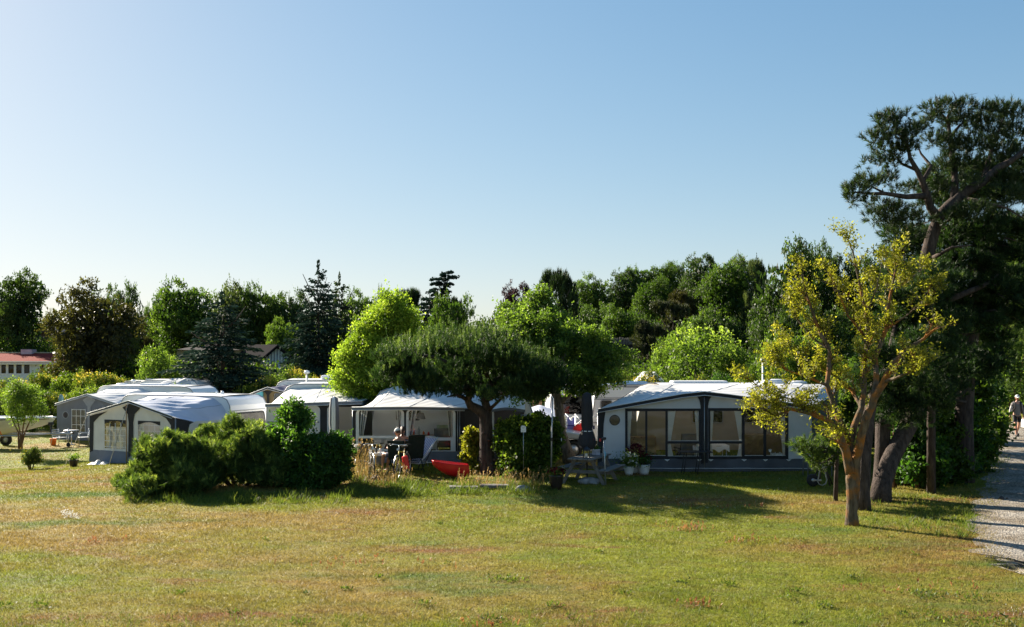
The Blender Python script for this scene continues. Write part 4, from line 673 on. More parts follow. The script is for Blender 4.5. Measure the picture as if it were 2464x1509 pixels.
PADS = [(2060, 462, -1, 30, 20), (2048, 482, -1, 18, 14), (2085, 440, -.9, 34, 17), (2118, 440, -.8, 24, 14), (2140, 430, -.6, 20, 14), (2085, 490, -.9, 16, 12), (2120, 500, -.6, 34, 18), (2160, 510, -.5, 40, 20), (2105, 525, -.5, 28, 14), (2150, 540, -.4, 40, 16), (2200, 530, -.3, 40, 20),
        (2110, 334, -.3, 34, 16), (2150, 330, -.6, 36, 22), (2190, 325, -.5, 36, 22), (2130, 362, -.3, 34, 16), (2175, 362, -.4, 36, 20), (2125, 290, -.4, 26, 18), (2150, 285, -.4, 24, 14), (2180, 277, -.4, 14, 8), (2140, 305, -.4, 26, 12), (2080, 396, -.4, 18, 8), (2120, 390, -.3, 28, 12), (2155, 395, -.3, 26, 12), (2210, 305, .2, 20, 14), (2240, 292, .2, 26, 18), (2246, 262, .2, 30, 14), (2280, 258, .4, 34, 16), (2322, 258, .5, 30, 16), (2300, 292, .5, 40, 18), (2250, 340, .2, 34, 18), (2290, 345, .4, 34, 20),
        (2340, 300, .6, 36, 22), (2370, 268, .6, 36, 16), (2410, 265, .7, 40, 18), (2440, 285, .8, 40, 26), (2380, 310, .6, 44, 24), (2430, 330, .8, 50, 28), (2340, 350, .4, 44, 22), (2390, 360, .5, 50, 24), (2440, 385, .4, 44, 28), (2240, 420, .2, 24, 14), (2270, 400, .3, 30, 20), (2320, 400, .3, 40, 20), (2370, 410, .5, 44, 22), (2200, 455, 0, 26, 14), (2262, 455, .5, 24, 14), (2220, 490, 0, 26, 14), (2330, 440, -.3, 30, 14), (2400, 440, .3, 50, 20), (2180, 570, -.2, 44, 16), (2290, 530, -.5, 34, 16), (2340, 510, -.8, 44, 18), (2420, 470, -.4, 54, 24), (2450, 430, .3, 40, 22), (2160, 462, -.5, 20, 9), (2300, 370, .4, 40, 16)]
pads(t, base, PADS, 84, .16, 'fir', Yb, dens=22, wd=.015)
# the darker pines and thicket under it
t = thing('dark_pine', 'second dark pine with drooping lower boughs filling the space below the great pine', 'tree', Vector((X(2320, 28.5), 28.5, 0))); base = t.location.copy(); mb = MB(); loc = lambda px, py, dy=0: P(px, py, 28.5+dy)-base
mb.tube([(0, 0, -.1), loc(2318, 1000), loc(2330, 850), loc(2350, 700), loc(2370, 560), loc(2400, 450)], [.28, .25, .22, .18, .12, .05], 12); mb.tube([loc(2270, 745, -1), loc(2282, 722, -1.1), loc(2330, 702, -1.2), (loc(2378, 682, -1.2)), loc(2400, 660, -1.1)], [.10, .095, .085, .06, .02], 9)
for a in range(26): z = 520+a*18; s = r4.choice([-1, 1]) if z < 860 else -1; l_ = r4.uniform(60, 130); mb.tube([loc(2335, z), loc(2335+s*l_*.5, z-8, r4.uniform(-1, 0)), loc(2335+s*l_, z+r4.uniform(-10, 25), r4.uniform(-1.8, 0))], [.05, .035, .012], 6)
mb.build('trunk', B_pine, t)
pl = [(r4.uniform(2220, 2510), r4.uniform(400, 780), r4.uniform(-1.6, 1.4), r4.uniform(26, 50), r4.uniform(14, 24)) for _ in range(120)]+[(r4.uniform(2150, 2420), r4.uniform(560, 900), r4.uniform(-1.2, 1.6), r4.uniform(26, 50), r4.uniform(16, 30)) for _ in range(60)]
pads(t, base, pl, 80, .18, 'pine', 28.5, dens=20, wd=.018)
t = thing('young_pine', 'young pine whose boughs hang in front of the leaning trunk', 'tree', Vector((X(2240, 25.9), 25.9, 0))); base = t.location.copy(); mb = MB(); mb.tube([(0, 0, -.1), P(2240, 900, 25.9)-base, P(2230, 720, 25.9)-base, P(2225, 640, 25.9)-base], [.12, .10, .06, .02], 9); mb.build('trunk', B_pine, t)
pads(t, base, [(r4.gauss(2205, 50), r4.uniform(640, 740), r4.uniform(-.8, .6), r4.uniform(20, 36), r4.uniform(12, 22)) for _ in range(24)]+[(r4.uniform(2150, 2330), r4.uniform(740, 960), r4.uniform(-.8, .8), r4.uniform(20, 40), r4.uniform(14, 26)) for _ in range(48)]+[(r4.uniform(2075, 2290), r4.uniform(800, 1000), r4.uniform(-1.7, -.8), r4.uniform(22, 38), r4.uniform(13, 22)) for _ in range(46)]+[(r4.uniform(2090, 2240), r4.uniform(960, 1022), r4.uniform(-1.6, -1.0), r4.uniform(16, 26), r4.uniform(9, 14)) for _ in range(16)], 62, .15, 'pine', 25.9, dens=22)
t = thing('pine_sapling', 'pine sapling with lit boughs hanging over the rope loop', 'tree', Vector((X(2010, 24.8), 24.8, 0))); base = t.location.copy(); mb = MB(); mb.tube([(0, 0, -.05), P(2012, 1120, 24.8)-base, P(2020, 1040, 24.8)-base], [.06, .05, .02], 7)
for p_ in [(1915, 1078), (1940, 1095), (1955, 1120), (1990, 1110), (2060, 1100)]: mb.tube([P(2014, 1090, 24.8)-base, P((2014+p_[0])/2, p_[1]-8, 24.6)-base, P(p_[0], p_[1], 24.5)-base], [.03, .02, .008], 5)
mb.build('trunk', B_pine, t)
pads(t, base, [(1918, 1075, -.3, 16, 12), (1936, 1085, -.3, 22, 14), (1950, 1098, -.3, 22, 14), (1965, 1085, -.1, 24, 14), (1975, 1108, -.2, 22, 14), (1992, 1090, 0, 24, 16), (2000, 1115, 0, 22, 12), (1950, 1120, -.3, 12, 12), (1962, 1132, -.3, 12, 8), (2015, 1075, .2, 26, 18), (2030, 1105, .2, 20, 14), (1940, 1062, .1, 18, 10), (1985, 1062, .2, 20, 10), (2060, 1110, .3, 18, 14), (2055, 1075, .4, 20, 16)], 75, .14, 'pinelit', 24.8, dens=24)
for (nm, lb, pts, rad) in [('pine_stump', 'thick dark pine trunk standing just behind the orange-barked tree', [(2077, 1228, 23.3), (2076, 1190, 23.3), (2078, 1140, 23.3), (2079, 1095, 23.35), (2090, 1000, 23.6), (2110, 900, 24)], [.20, .155, .15, .155, .14, .09]), ('old_pine', 'upright dark pine trunk beside the leaning one', [(2110, 1200, 25.4), (2118, 1150, 25.4), (2122, 1090, 25.4), (2124, 1020, 25.5), (2135, 900, 25.8), (2160, 760, 26)], [.22, .185, .18, .19, .15, .06])]:
    b0 = P(*pts[0]); b0.z = G(b0.x, b0.y); t = thing(nm, lb, 'tree', b0); MB().tube([P(*p)-b0-(Vector((0, 0, .15)) if i == 0 else Vector((0, 0, 0))) for i, p in enumerate(pts)], rad, 14).build('trunk', B_pine, t)
    pads(t, b0, [(pts[-1][0]+r4.uniform(-50, 50), pts[-1][1]+r4.uniform(-60, 80), r4.uniform(-.6, .6), r4.uniform(20, 34), r4.uniform(12, 20)) for _ in range(12)], 60, .15, 'pine', pts[-1][2])
# thicket between the pines and the path
TH = [(2180, 960, 60, 90, 27.5), (2235, 1020, 60, 100, 28.5), (2290, 1010, 60, 110, 29.5), (2330, 960, 50, 110, 31), (2210, 1100, 60, 60, 27), (2270, 1110, 50, 60, 28.4), (2320, 1070, 44, 70, 30.6), (2150, 870, 60, 70, 27)]
for i, (px, py, rx, ry, Y) in enumerate(TH):
    nmw = ['under the leaning pine trunk', 'in the deepest shade beside the leaning trunk', 'between the pines and the path', 'rising highest beside the path', 'spreading at the foot of the leaning trunk', 'low beside the grass verge', 'nearest the path edge', 'behind the upright pine trunk'][i]
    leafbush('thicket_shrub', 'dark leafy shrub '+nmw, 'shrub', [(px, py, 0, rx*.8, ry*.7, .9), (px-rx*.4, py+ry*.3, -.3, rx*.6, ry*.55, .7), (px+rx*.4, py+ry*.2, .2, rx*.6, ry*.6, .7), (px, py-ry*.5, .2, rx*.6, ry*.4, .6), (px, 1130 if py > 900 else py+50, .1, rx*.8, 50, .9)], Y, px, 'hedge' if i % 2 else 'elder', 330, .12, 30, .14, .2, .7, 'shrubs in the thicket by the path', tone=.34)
for i, (px, py, rx, ry, Y, mn, lb) in enumerate([(2330, 850, 60, 70, 36, 'elder', 'sunlit green leafy tree glimpsed between the pines'), (2335, 930, 42, 80, 37, 'hill', 'dark rounded bush where the path bends'), (2390, 770, 60, 100, 43, 'pine', 'pine rising over the bend of the path'), (2440, 700, 80, 160, 50, 'hill', 'tall tree closing the view along the path'), (2362, 1015, 24, 24, 41, 'hedge', 'low bush with a lit top beside the walking man'), (2450, 900, 50, 80, 62, 'oak', 'dark tree straight behind the walking man'), (2500, 800, 60, 130, 58, 'hill', 'tree at the far side of the path behind the walking man'), (2350, 1040, 40, 50, 33, 'hedge', 'dark bush at the verge where the path darkens')]):
    if mn == 'pine':
        b0 = Vector((X(px, Y), Y, 0)); t = thing('path_pine', lb, 'tree', b0); MB().tube([(0, 0, -.1), (0, 0, 3), P(px, py, Y)-b0], [.2, .16, .06], 8).build('trunk', B_pine, t)
        pads(t, b0, [(px+r4.gauss(0, rx*.6), py+r4.gauss(0, ry*.6), r4.uniform(-2, 2), 24, 14) for _ in range(60) if True], 40, .22, 'pinelit', Y, wd=.022); continue
    z0 = 855+3.6*F/Y
    leafbush('path_tree' if ry > 60 else 'path_bush', lb, 'tree' if ry > 60 else 'bush', [(px, py, 0, rx*.8, ry*.7, 1.6), (px-rx*.5, py+ry*.3, -.3, rx*.6, ry*.5, 1.2), (px+rx*.5, py+ry*.1, .2, rx*.6, ry*.6, 1.2), (px, (py+z0)/2+10, .2, rx*.8, max(20, (z0-py)*.42), 1.5), (px+rx*.3, py-ry*.5, 0, rx*.5, ry*.4, 1)], Y, px, mn, 360, .14*Y/34, 30, .2*Y/38, .2, .7, None, tone=.4)
for i, (px, py, rx, ry, Y) in enumerate([(2010, 960, 60, 70, 38), (2070, 920, 60, 110, 36), (2130, 960, 60, 110, 33), (1995, 1045, 40, 40, 35)]):
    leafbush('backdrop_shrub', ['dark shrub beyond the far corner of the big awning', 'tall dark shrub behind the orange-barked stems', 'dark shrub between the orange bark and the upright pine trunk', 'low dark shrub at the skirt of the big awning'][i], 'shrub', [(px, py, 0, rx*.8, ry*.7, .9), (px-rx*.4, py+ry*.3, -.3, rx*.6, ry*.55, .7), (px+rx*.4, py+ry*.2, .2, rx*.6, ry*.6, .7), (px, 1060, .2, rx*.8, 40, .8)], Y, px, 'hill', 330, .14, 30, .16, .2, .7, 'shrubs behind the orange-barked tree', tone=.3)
# trees beyond the edge of the view whose shade falls across the path and lawn's end
# ------------------------------------------------------------------ caravans and awnings
def caravan(name, label, loc, rz, Ln, Wd, H, group='caravans on the campsite', body='white', win=(), stripes=(), hatches=(), wheel=True, rear=None, seam=True, ends=(.16, .16)):
    t = thing(name, label, 'caravan', loc, rz, group); a, b = ends
    prof = [(.20, .42), (.02, .62), (0, 1.2), (a*.5, 1.6), (a*1.2, H-.34), (a*1.9+.05, H-.12), (a*2.6+.2, H-.02), (a*2.6+.6, H), (Ln-b*2.6-.6, H), (Ln-b*2.6-.2, H-.02), (Ln-b*1.9-.05, H-.12), (Ln-b*1.2, H-.34), (Ln-b*.5, 1.6), (Ln, 1.2), (Ln-.02, .62), (Ln-.20, .42)]
    MB().prism(prof, 0, Wd).build('body', M[body], t)
    if seam:
        mb = MB()
        for y in (-.004, Wd+.004): mb.tube([(x, y, z+.004) for x, z in prof[1:-1]], .022, 6)
        mb.build('edge_rail', M['grey_trim'], t)
    mr = MB(); mr.grid(lambda u, v: (a*2.6+.3+u*(Ln-(a+b)*2.6-.6), .04+v*(Wd-.08), H+.005+.035*math.sin(math.pi*v)), 12, 8); mr.build('roof', M['roofwhite'], t)
    for (x0, x1, z0, z1) in win:
        f = MB().sheet(rrect(x0-.03, x1+.03, z0-.03, z1+.03, .08), [rrect(x0, x1, z0, z1, .06)], -.03, .03).build('window', M['grey_trim'], t)
        MB().sheet(rrect(x0, x1, z0, z1, .06), [], -.02, .008).build('pane', M['darkpane'], f)
    for (z, h, m_) in stripes: MB().box(.05, Ln-.05, -.006, -.002, z, z+h).build('stripe', M[m_], t)
    for (x, y, w_, d_, h_, kind) in hatches:
        mb = MB()
        if kind == 'dome': mb.lathe([(w_/2, 0), (w_/2, h_*.35), (w_*.42, h_*.8), (w_*.2, h_), (0, h_)], (x, y, H+.02), 16, sy=d_/w_)
        elif kind == 'box': mb.bbox(x-w_/2, x+w_/2, y-d_/2, y+d_/2, H+.02, H+.02+h_, h_*.4)
        else: mb.bbox(x-w_/2, x+w_/2, y-d_/2, y+d_/2, H+.02, H+.05, .01); mb.bbox(x-w_/2, x+w_/2, y-.02, y+.02, H+.03, H+h_, .01, Matrix.Translation((0, 0, 0)))
        mb.build({'dome': 'roof_hatch', 'box': 'roof_box', 'open': 'raised_hatch'}[kind], M['white' if kind != 'open' else 'grey_trim'], t)
    if wheel:
        wh = MB(); wx = Ln*.55; wh.lathe([(.2, -.09), (.31, -.09), (.33, -.05), (.33, .05), (.31, .09), (.2, .09)], (0, 0, 0), 20, Matrix.Translation((wx, .12, .32)) @ Matrix.Rotation(R(90), 4, 'X')); wh = wh.build('wheel', M['rubber'], t)
        MB().lathe([(0, -.05), (.2, -.06), (.2, .06), (0, .05)], (0, 0, 0), 14, Matrix.Translation((wx, .10, .32)) @ Matrix.Rotation(R(90), 4, 'X')).build('rim', M['alu'], wh)
    mb = MB()
    for x in (.7, Ln-.7): mb.tube([(x, .3, .5), (x, .3, 0)], .025, 6); mb.box(x-.1, x+.1, .2, .4, 0, .02)
    mb.build('corner_steady', M['steel'], t)
    return t
def resamp(c, u):
    d = [0]
    for a, b in zip(c, c[1:]): d.append(d[-1]+math.dist(a, b))
    s = u*d[-1]
    for i in range(len(c)-1):
        if s <= d[i+1]+1e-9: f = (s-d[i])/max(1e-9, d[i+1]-d[i]); return tuple(c[i][k]+(c[i+1][k]-c[i][k])*f for k in range(len(c[i])))
    return c[-1]
def top_z(curve, x):
    for (a, b), (c, d) in zip(curve, curve[1:]):
        if a <= x <= c: return b+(d-b)*(x-a)/max(1e-9, c-a)
    return curve[-1][1]
def awning(name, label, loc, rz, D, front, rail, roofm, wallm, sidem, skirtm, holes, skirt_z=.32, valm='black', edge='white_trim', over=.14, wr=.02, vh=.10, side_window=False, group='caravan awnings', yrail=None):
    t = thing(name, label, 'awning', loc, rz, group); W = front[-1][0]
    def rf(u, v):
        fx, fz = resamp(front, u); rx, rz_ = resamp(rail, u); y = -over+v*(D+over); x = fx+(rx-fx)*v; z = fz+.03+(rz_-fz-.03)*v-.05*math.sin(math.pi*v)*(1+.4*math.sin(u*9))
        z += wr*math.sin(u*23+v*5+2*math.sin(u*7))*math.sin(math.pi*v)**.6*(1-.5*v)+wr*.6*math.sin((u-v*.35)*61)*math.sin(math.pi*v); return (x, y, z)
    MB().grid(rf, 90, 18).build('roof', M[roofm], t, fix=False)
    for uu in (.18, .5, .82): MB().tube([Vector(rf(uu, j/18))+Vector((0, 0, .004)) for j in range(19)], .007, 4).build('roof_seam', M['grey_trim'], t)
    v = MB(); v.grid(lambda u, q: (resamp(front, u)[0], -over-.004-.01*q, resamp(front, u)[1]+.028-q*vh+.006*math.sin(u*80)*q), 60, 2); v.build('valance', M[valm], t, fix=False)
    MB().tube([(x, -over-.02, z+.030-vh) for x, z in front], .011, 5).build('edge_piping', M[edge], t); MB().tube([(x, -over-.01, z+.035) for x, z in front], .014, 5).build('front_rail', M[edge], t)
    outer = [(0, 0), (W, 0)]+[(x, z-.02) for x, z in reversed(front)]
    MB().sheet([(0, skirt_z), (W, skirt_z)]+outer[2:], holes, 0, .012).build('front_wall', M[wallm], t)
    s = MB(); s.grid(lambda u, q: (u*W, -.006-.05*(1-q)-.008*math.sin(u*40), .01+q*(skirt_z-.005)), 50, 3); s.build('skirt', M[skirtm], t, fix=False)
    for s_, (fx, fz), (rx, rz_), nm in ((0, front[0], rail[0], 'side_wall'), (1, front[-1], rail[-1], 'side_wall')):
        mb = MB(); mb.grid(lambda u, q: (fx+(rx-fx)*u+.012*math.sin(u*12)*math.sin(q*3.1), .006+u*(D-.01), q*(fz-.02+(rz_-fz)*u)), 10, 8); mb.build(nm, M[sidem], t, fix=False)
    for x in (0, W): MB().tube([(x, .03, 0), (x, .03, (front[0] if x == 0 else front[-1])[1])], .015, 6).build('pole', M['steel'], t)
    return t
def winpanel(t, outer, panes, fm, y=-.012, th=.02, pane='pane', name='window'):
    f = MB().sheet(outer, panes, y, th).build(name, M[fm], t)
    for p in panes: MB().sheet(p, [], y+.012, .004).build('pane', M[pane], f)
    return f
def curtain(t, xt0, xt1, xb0, xb1, z0, z1, y=.05, m='curtain', waves=7, bow=0):
    mb = MB(); mb.grid(lambda u, q: ((xt0+(xt1-xt0)*u)*q+(xb0+(xb1-xb0)*u)*(1-q)+bow*math.sin(math.pi*q), y+.014*math.sin(u*waves*6.28), z0+(z1-z0)*q), waves*6, 8); mb.build('curtain', M[m], t, fix=False)
# ---- big awning: front at Y = 31, all of its figures read off the photograph
YB = 31.0; x0 = X(1438, YB); lx = lambda p: X(p, YB)-x0; lz = lambda p: Z(p, YB)-G(x0+3, YB)
fr = [(0, lz(986)), (lx(1560), lz(964)), (lx(1640), lz(950)), (lx(1693), lz(944.5)), (lx(1750), lz(951)), (lx(1860), lz(966)), (lx(1952), lz(980))]
rail = [(X(1532, 33.5)-x0, 2.50), (X(1544, 33.5)-x0, 2.58), (X(1557, 33.5)-x0, 2.63), (X(1750, 33.5)-x0, 2.65), (X(1990, 33.5)-x0, 2.65), (X(2015, 33.5)-x0, 2.45)]
p1, p2 = rect(lx(1503.5), lx(1685), lz(1104.7), lz(983)), rect(lx(1703.5), lx(1896), lz(1104.7), lz(982))
hole_c = circ(lx(1478.5), lz(1011), .15)
A = awning('big_awning', 'wide pale awning with black-framed windows and white curtains behind the picnic table', (x0, YB, G(x0+3, YB)), 0, 2.5, fr, rail, 'cloth', 'greycloth', 'dgrey', 'skirt', [p1, p2, hole_c], skirt_z=lz(1104), vh=.11, wr=.012)
ua, ub, la, lb_ = lz(1060.8), lz(989), lz(1097.4), lz(1067.4)
winpanel(A, p1, [rect(lx(1509.5), lx(1552), lz(1096), lz(989.5)), rect(lx(1557), lx(1600.5), lz(1096), lz(989.5)), rect(lx(1606), lx(1681), ua, ub), rect(lx(1606), lx(1681), la, lb_)], 'black')
w2 = winpanel(A, p2, [rect(lx(1708), lx(1784.5), ua, ub), rect(lx(1708), lx(1784.5), la, lb_), rect(lx(1791), lx(1836), lz(1096), lz(989.5)), rect(lx(1843), lx(1889), lz(1096), lz(989.5))], 'black')
MB().sheet(circ(0, 0, .165, 24), [circ(0, 0, .148, 24)], -.012, .02, Matrix.Translation((lx(1478.5), 0, lz(1011)))).build('porthole', M['black'], A)
MB().sheet(circ(lx(1478.5), lz(1011), .15), [], .0, .004).build('porthole_pane', M['pane'], A)
for a_, b_, z_ in ((1606, 1681, 1060.8), (1708, 1784.5, 1060.8), (1606, 1681, 1097.4), (1708, 1784.5, 1097.4), (1509.5, 1552, 1096), (1557, 1600.5, 1096), (1791, 1836, 1096), (1843, 1889, 1096)): MB().box(lx(a_), lx(b_), -.018, -.012, lz(z_)-.004, lz(z_)+.008).build('piping', M['white_trim'], A)
for (a_, b_, c_, d_, z0_, z1_, bw) in [(1510, 1521, 1510, 1517, 1096, 989.5, -.03), (1606, 1626, 1606, 1614, 1060.8, 989, 0), (1671, 1681, 1677, 1681, 1060.8, 989, 0), (1606, 1613, 1606, 1620, 1097.4, 1067.4, 0), (1676, 1681, 1674, 1681, 1097.4, 1067.4, 0), (1708, 1717.5, 1708, 1713, 1060.8, 989, 0), (1767, 1784.5, 1779, 1784.5, 1060.8, 989, 0), (1708, 1712, 1708, 1716, 1097.4, 1067.4, 0), (1780, 1784.5, 1774, 1784.5, 1097.4, 1067.4, 0), (1874, 1889, 1884, 1889, 1096, 989.5, 0)]:
    curtain(A, lx(a_), lx(b_), lx(c_), lx(d_), lz(z0_), lz(z1_), bow=bw)
# black centre post spreading into a Y, and dark cloth round the corners
yb = MB(); z_t = lambda x: top_z(fr, x)-.05
def flare(cx_, wb, wt, zb, zs):
    L_ = [(cx_-wb/2, zb), (cx_+wb/2, zb), (cx_+wb/2, zs)]; k = 7
    for i in range(1, k+1): f = i/k; x = cx_+wb/2+(wt-wb)/2*(1-math.cos(f*math.pi/2)); L_.append((x, zs+(z_t(x)-zs)*math.sin(f*math.pi/2)))
    L_.append((cx_, z_t(cx_)))
    for i in range(k, 0, -1): f = i/k; x = cx_-wb/2-(wt-wb)/2*(1-math.cos(f*math.pi/2)); L_.append((x, zs+(z_t(x)-zs)*math.sin(f*math.pi/2)))
    L_.append((cx_-wb/2, zs)); return L_
yb.sheet(flare(lx(1693.7), lx(1702.5)-lx(1685.3), .62, .06, lz(985)), [], -.030, .012); yb.build('centre_post_cover', M['black'], A)
MB().tube([(lx(1693.7), -.04, 0), (lx(1693.7), -.04, lz(955))], .014, 6).build('pole', M['steel'], A)
cb = [(0, 0), (lx(1446), 0), (lx(1450), lz(1080)), (lx(1452), lz(1020)), (lx(1456), lz(990)), (lx(1470), lz(986)), (lx(1500), lz(979)), (lx(1520), z_t(lx(1520))), (0, fr[0][1]-.06)]
MB().sheet(cb, [], -.022, .008).build('corner_trim', M['black'], A)
MB().tube([(.02+i*(fr[-1][0]-.04)/30, -.07, .115+.004*math.sin(i)) for i in range(31)], .008, 5).build('skirt_rope', M['white_trim'], A)
for p_ in (1556.5, 1604, 1681, 1709, 1789, 1840, 1896): MB().sheet([(lx(p_)-.085, lz(1105)), (lx(p_)+.085, lz(1105)), (lx(p_), lz(1109.5))], [circ(lx(p_), lz(1106.6), .012, 8)], -.055, .006).build('corner_tab', M['white_trim'], A)
text('Isabella', .13, M['white_trim'], w2, (lx(1867), -.016, lz(1094.5)), (R(90), 0, 0))
cm = MB(); cx_, cz_ = lx(1852), lz(1087.5); cm.sheet([(cx_-.025, cz_), (cx_+.025, cz_), (cx_+.055, cz_+.09), (cx_+.02, cz_+.06), (cx_, cz_+.11), (cx_-.02, cz_+.06), (cx_-.055, cz_+.09)], [], -.016, .003); cm.box(lx(1865), lx(1884), -.016, -.013, lz(1096.5)+.01, lz(1096.5)+.03); cm.build('crown_emblem', M['white_trim'], w2)
def at(px, py, Y): p = P(px, py, Y); return p
# furniture seen through its windows
def highchair(label, loc, rz, seat='dkgreen', frame='blackmetal', name='recliner_chair', cat='chair', group=None, h=1.15):
    t = thing(name, label, cat, loc, rz, group)
    Mx = Matrix.Translation((0, .22, .44)) @ Matrix.Rotation(R(-16), 4, 'X')
    b = MB(); b.bbox(-.25, .25, -.035, .035, 0, h-.44, .03, Mx)
    for z in (.18, .36, .54): b.tube([Mx @ Vector((-.25, -.036, z)), Mx @ Vector((.25, -.036, z))], .012, 6)
    b.build('backrest', M[seat], t); MB().bbox(-.25, .25, -.26, .24, .40, .46, .03).build('seat', M[seat], t)
    for s in (-1, 1):
        MB().tube([(s*.28, .28, 0), (s*.28, -.20, .62)], .016, 6).build('leg', M[frame], t); MB().tube([(s*.28, -.26, 0), (s*.28, .20, .60)], .016, 6).build('leg', M[frame], t)
        MB().bbox(s*.28-.03, s*.28+.03, -.25, .22, .62, .65, .012).build('armrest', M[frame], t); MB().tube([Mx @ Vector((s*.26, 0, -.05)), Mx @ Vector((s*.26, 0, h-.44))], .014, 6).build('back_tube', M[frame], t)
    MB().tube([(-.28, -.2, .30), (.28, -.2, .30)], .012, 5).tube([(-.28, .2, .07), (.28, .2, .07)], .012, 5).build('cross_bar', M[frame], t)
    return t
highchair('dark high-backed chair inside the big awning behind the white curtains', (X(1648, 32.0), 32.0, 0), R(190), 'dgrey')
t = thing('sideboard', 'pale wooden sideboard inside the big awning by its porthole', 'cabinet', (X(1545, 32.4), 32.6, 0)); MB().bbox(-.45, .45, -.25, .25, .06, .95, .02).build('body', M['wood'], t)
for z in (.12, .4, .68): MB().bbox(-.42, .42, -.27, -.25, z, z+.24, .008).build('drawer', M['wood'], t)
MB().box(-.43, .43, -.2, .2, 0, .06).build('plinth', M['darkwood'], t)
t = thing('storage_cabinet', 'brown folding cabinet inside the big awning behind the lettered window', 'cabinet', (X(1838, 32.6), 32.7, 0)); MB().bbox(-.75, .75, -.25, .25, .04, 1.02, .02).build('body', M['ochre'], t); 
for x in (-.73, .02): MB().bbox(x, x+.71, -.27, -.25, .08, .98, .01).build('door', M['ochre'], t)
t = thing('dining_table', 'small table under a white cloth inside the big awning', 'table', (X(1705, 32), 32.0, 0)); MB().bbox(-.55, .55, -.35, .35, .70, .73, .01).build('tabletop', M['wood'], t)
for sx in (-.5, .5):
    for sy in (-.3, .3): MB().tube([(sx, sy, 0), (sx, sy, .70)], .016, 6).build('leg', M['alu'], t)
t = tag(MB().grid(lambda u, v: (X(1705, 32)-.58+u*1.16, 31.6+v*.8, .738-(.16+.05*math.sin(u*20))*(1 if v < .06 else 0)), 30, 14).build('tablecloth', M['curtain'], fix=False), 'white cloth with hanging corners on the table inside the big awning', 'tablecloth')
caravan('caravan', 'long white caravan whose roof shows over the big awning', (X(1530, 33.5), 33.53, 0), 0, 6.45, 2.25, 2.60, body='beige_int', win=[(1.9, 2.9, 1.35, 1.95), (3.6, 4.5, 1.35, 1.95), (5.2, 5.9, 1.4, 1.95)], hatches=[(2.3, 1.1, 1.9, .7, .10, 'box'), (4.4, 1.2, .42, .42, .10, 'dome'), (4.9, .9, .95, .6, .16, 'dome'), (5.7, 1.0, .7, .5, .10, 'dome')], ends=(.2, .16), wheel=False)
# outdoor things in front of the big awning
t = thing('camping_table', 'small black spindly-legged table standing outside the big awning window', 'table', (X(1672, 30.4), 30.4, 0)); MB().bbox(-.52, .50, -.28, .28, .655, .68, .01).build('tabletop', M['blackmetal'], t)
for sx in (-.32, .10):
    for sy in (-.2, .2): MB().tube([(sx-.06, sy, 0), (sx+.03, sy, .66)], .013, 6).build('leg', M['blackmetal'], t)
def potted(label, px, basepy, Y, r, h, potm, leafs, n=150, size=.05, spread=.2, fl=None, nf=60, fc=None, name='flower_pot', up=.16, z=None):
    bx = X(px, Y); t = thing(name, label, 'flower pot', (bx, Y, G(bx, Y) if z is None else z)); MB().lathe([(0, .01), (r*.72, 0), (r*.85, h*.3), (r, h*.8), (r*1.05, h*.92), (r*1.05, h), (r*.92, h), (r*.9, h*.85), (0, h*.84)], (0, 0, 0), 20).build('pot', M[potm], t)
    p = g4.normal(size=(n*6, 3))*np.array([spread*.55, spread*.5, up*.55])+np.array([0, 0, h+up*.7]); p = p[p[:, 2] > h*.8]
    npmesh('foliage', leafquads(p, g4.uniform(.7, 1.3, len(p))*size, up=.8, aspect=.6, g=g4), 4, g4.normal(.5, .2, len(p)), L[leafs], t)
    if fl:
        d = rdir(nf, .8, g4); p = d*np.array([spread, spread*.8, up])+np.array([0, 0, h+up*.75]); p = np.repeat(p, 7, 0)+g4.normal(size=(nf*7, 3))*.010
        npmesh('blossom', leafquads(p, fc or .03, up=.6, aspect=.9, g=g4), 4, g4.random(nf*7), L[fl], t)
    return t
potted('white pot with bushy green plant and white flowers, nearest the bench', 1513, 1137, 30.0, .15, .26, 'whitepot', 'bright', 190, .055, .30, 'flower', 42, .05, up=.22)
potted('white pot of dark red geraniums between the two others', 1530, 1136, 30.5, .16, .28, 'whitepot', 'redfl', 150, .05, .26, 'redfl', 60, .045, up=.34)
potted('white pot with small dark red flowers, closest to the awning windows', 1549, 1137, 30.2, .18, .30, 'whitepot', 'elder', 140, .045, .22, 'redfl', 70, .04, up=.18)
potted('tall dark glazed pot with red flowers at the foot of the steel pole', 1338, 1179, 26.8, .19, .40, 'pot', 'bright', 60, .06, .24, 'redfl', 70, .05, up=.10)
# ---- white caravan with purple lettering, and what stands before it
C2 = caravan('caravan', 'white caravan with purple lettering beside the black closed parasol', (X(1424, 37), 37, 0), R(3), 5.6, 2.2, 2.50, win=[(.34, .72, 1.58, 1.92), (.98, 1.9, 1.58, 1.92)], stripes=[(2.02, .02, 'grey_trim'), (1.96, .03, 'navy'), (1.10, .03, 'dkblue'), (1.05, .015, 'dkblue'), (2.40, .06, 'grey_trim')], hatches=[(1.5, 1, .7, .5, .10, 'dome'), (2.0, 1.2, .5, .5, .08, 'box')], ends=(.10, .16))
text('Dethleffs', .14, M['purple'], C2, (.44, -.012, .88), (R(90), 0, 0)); MB().box(.03, .10, -.012, -.006, .86, 1.0).build('badge', M['dkblue'], C2)
C3 = caravan('caravan', 'caravan with a wide dark end window and striped tile-like canopy', (X(1322, 40), 40, 0), 0, 2.2, 5.5, 2.28, win=[(.30, 1.85, 1.25, 1.98)], stripes=[(1.1, .02, 'grey_trim')], wheel=False, ends=(.05, .05))
t = thing('striped_canopy', 'brown and white striped canopy over the dark end window', 'canopy', (X(1338, 39.5), 39.4, 1.98)); 
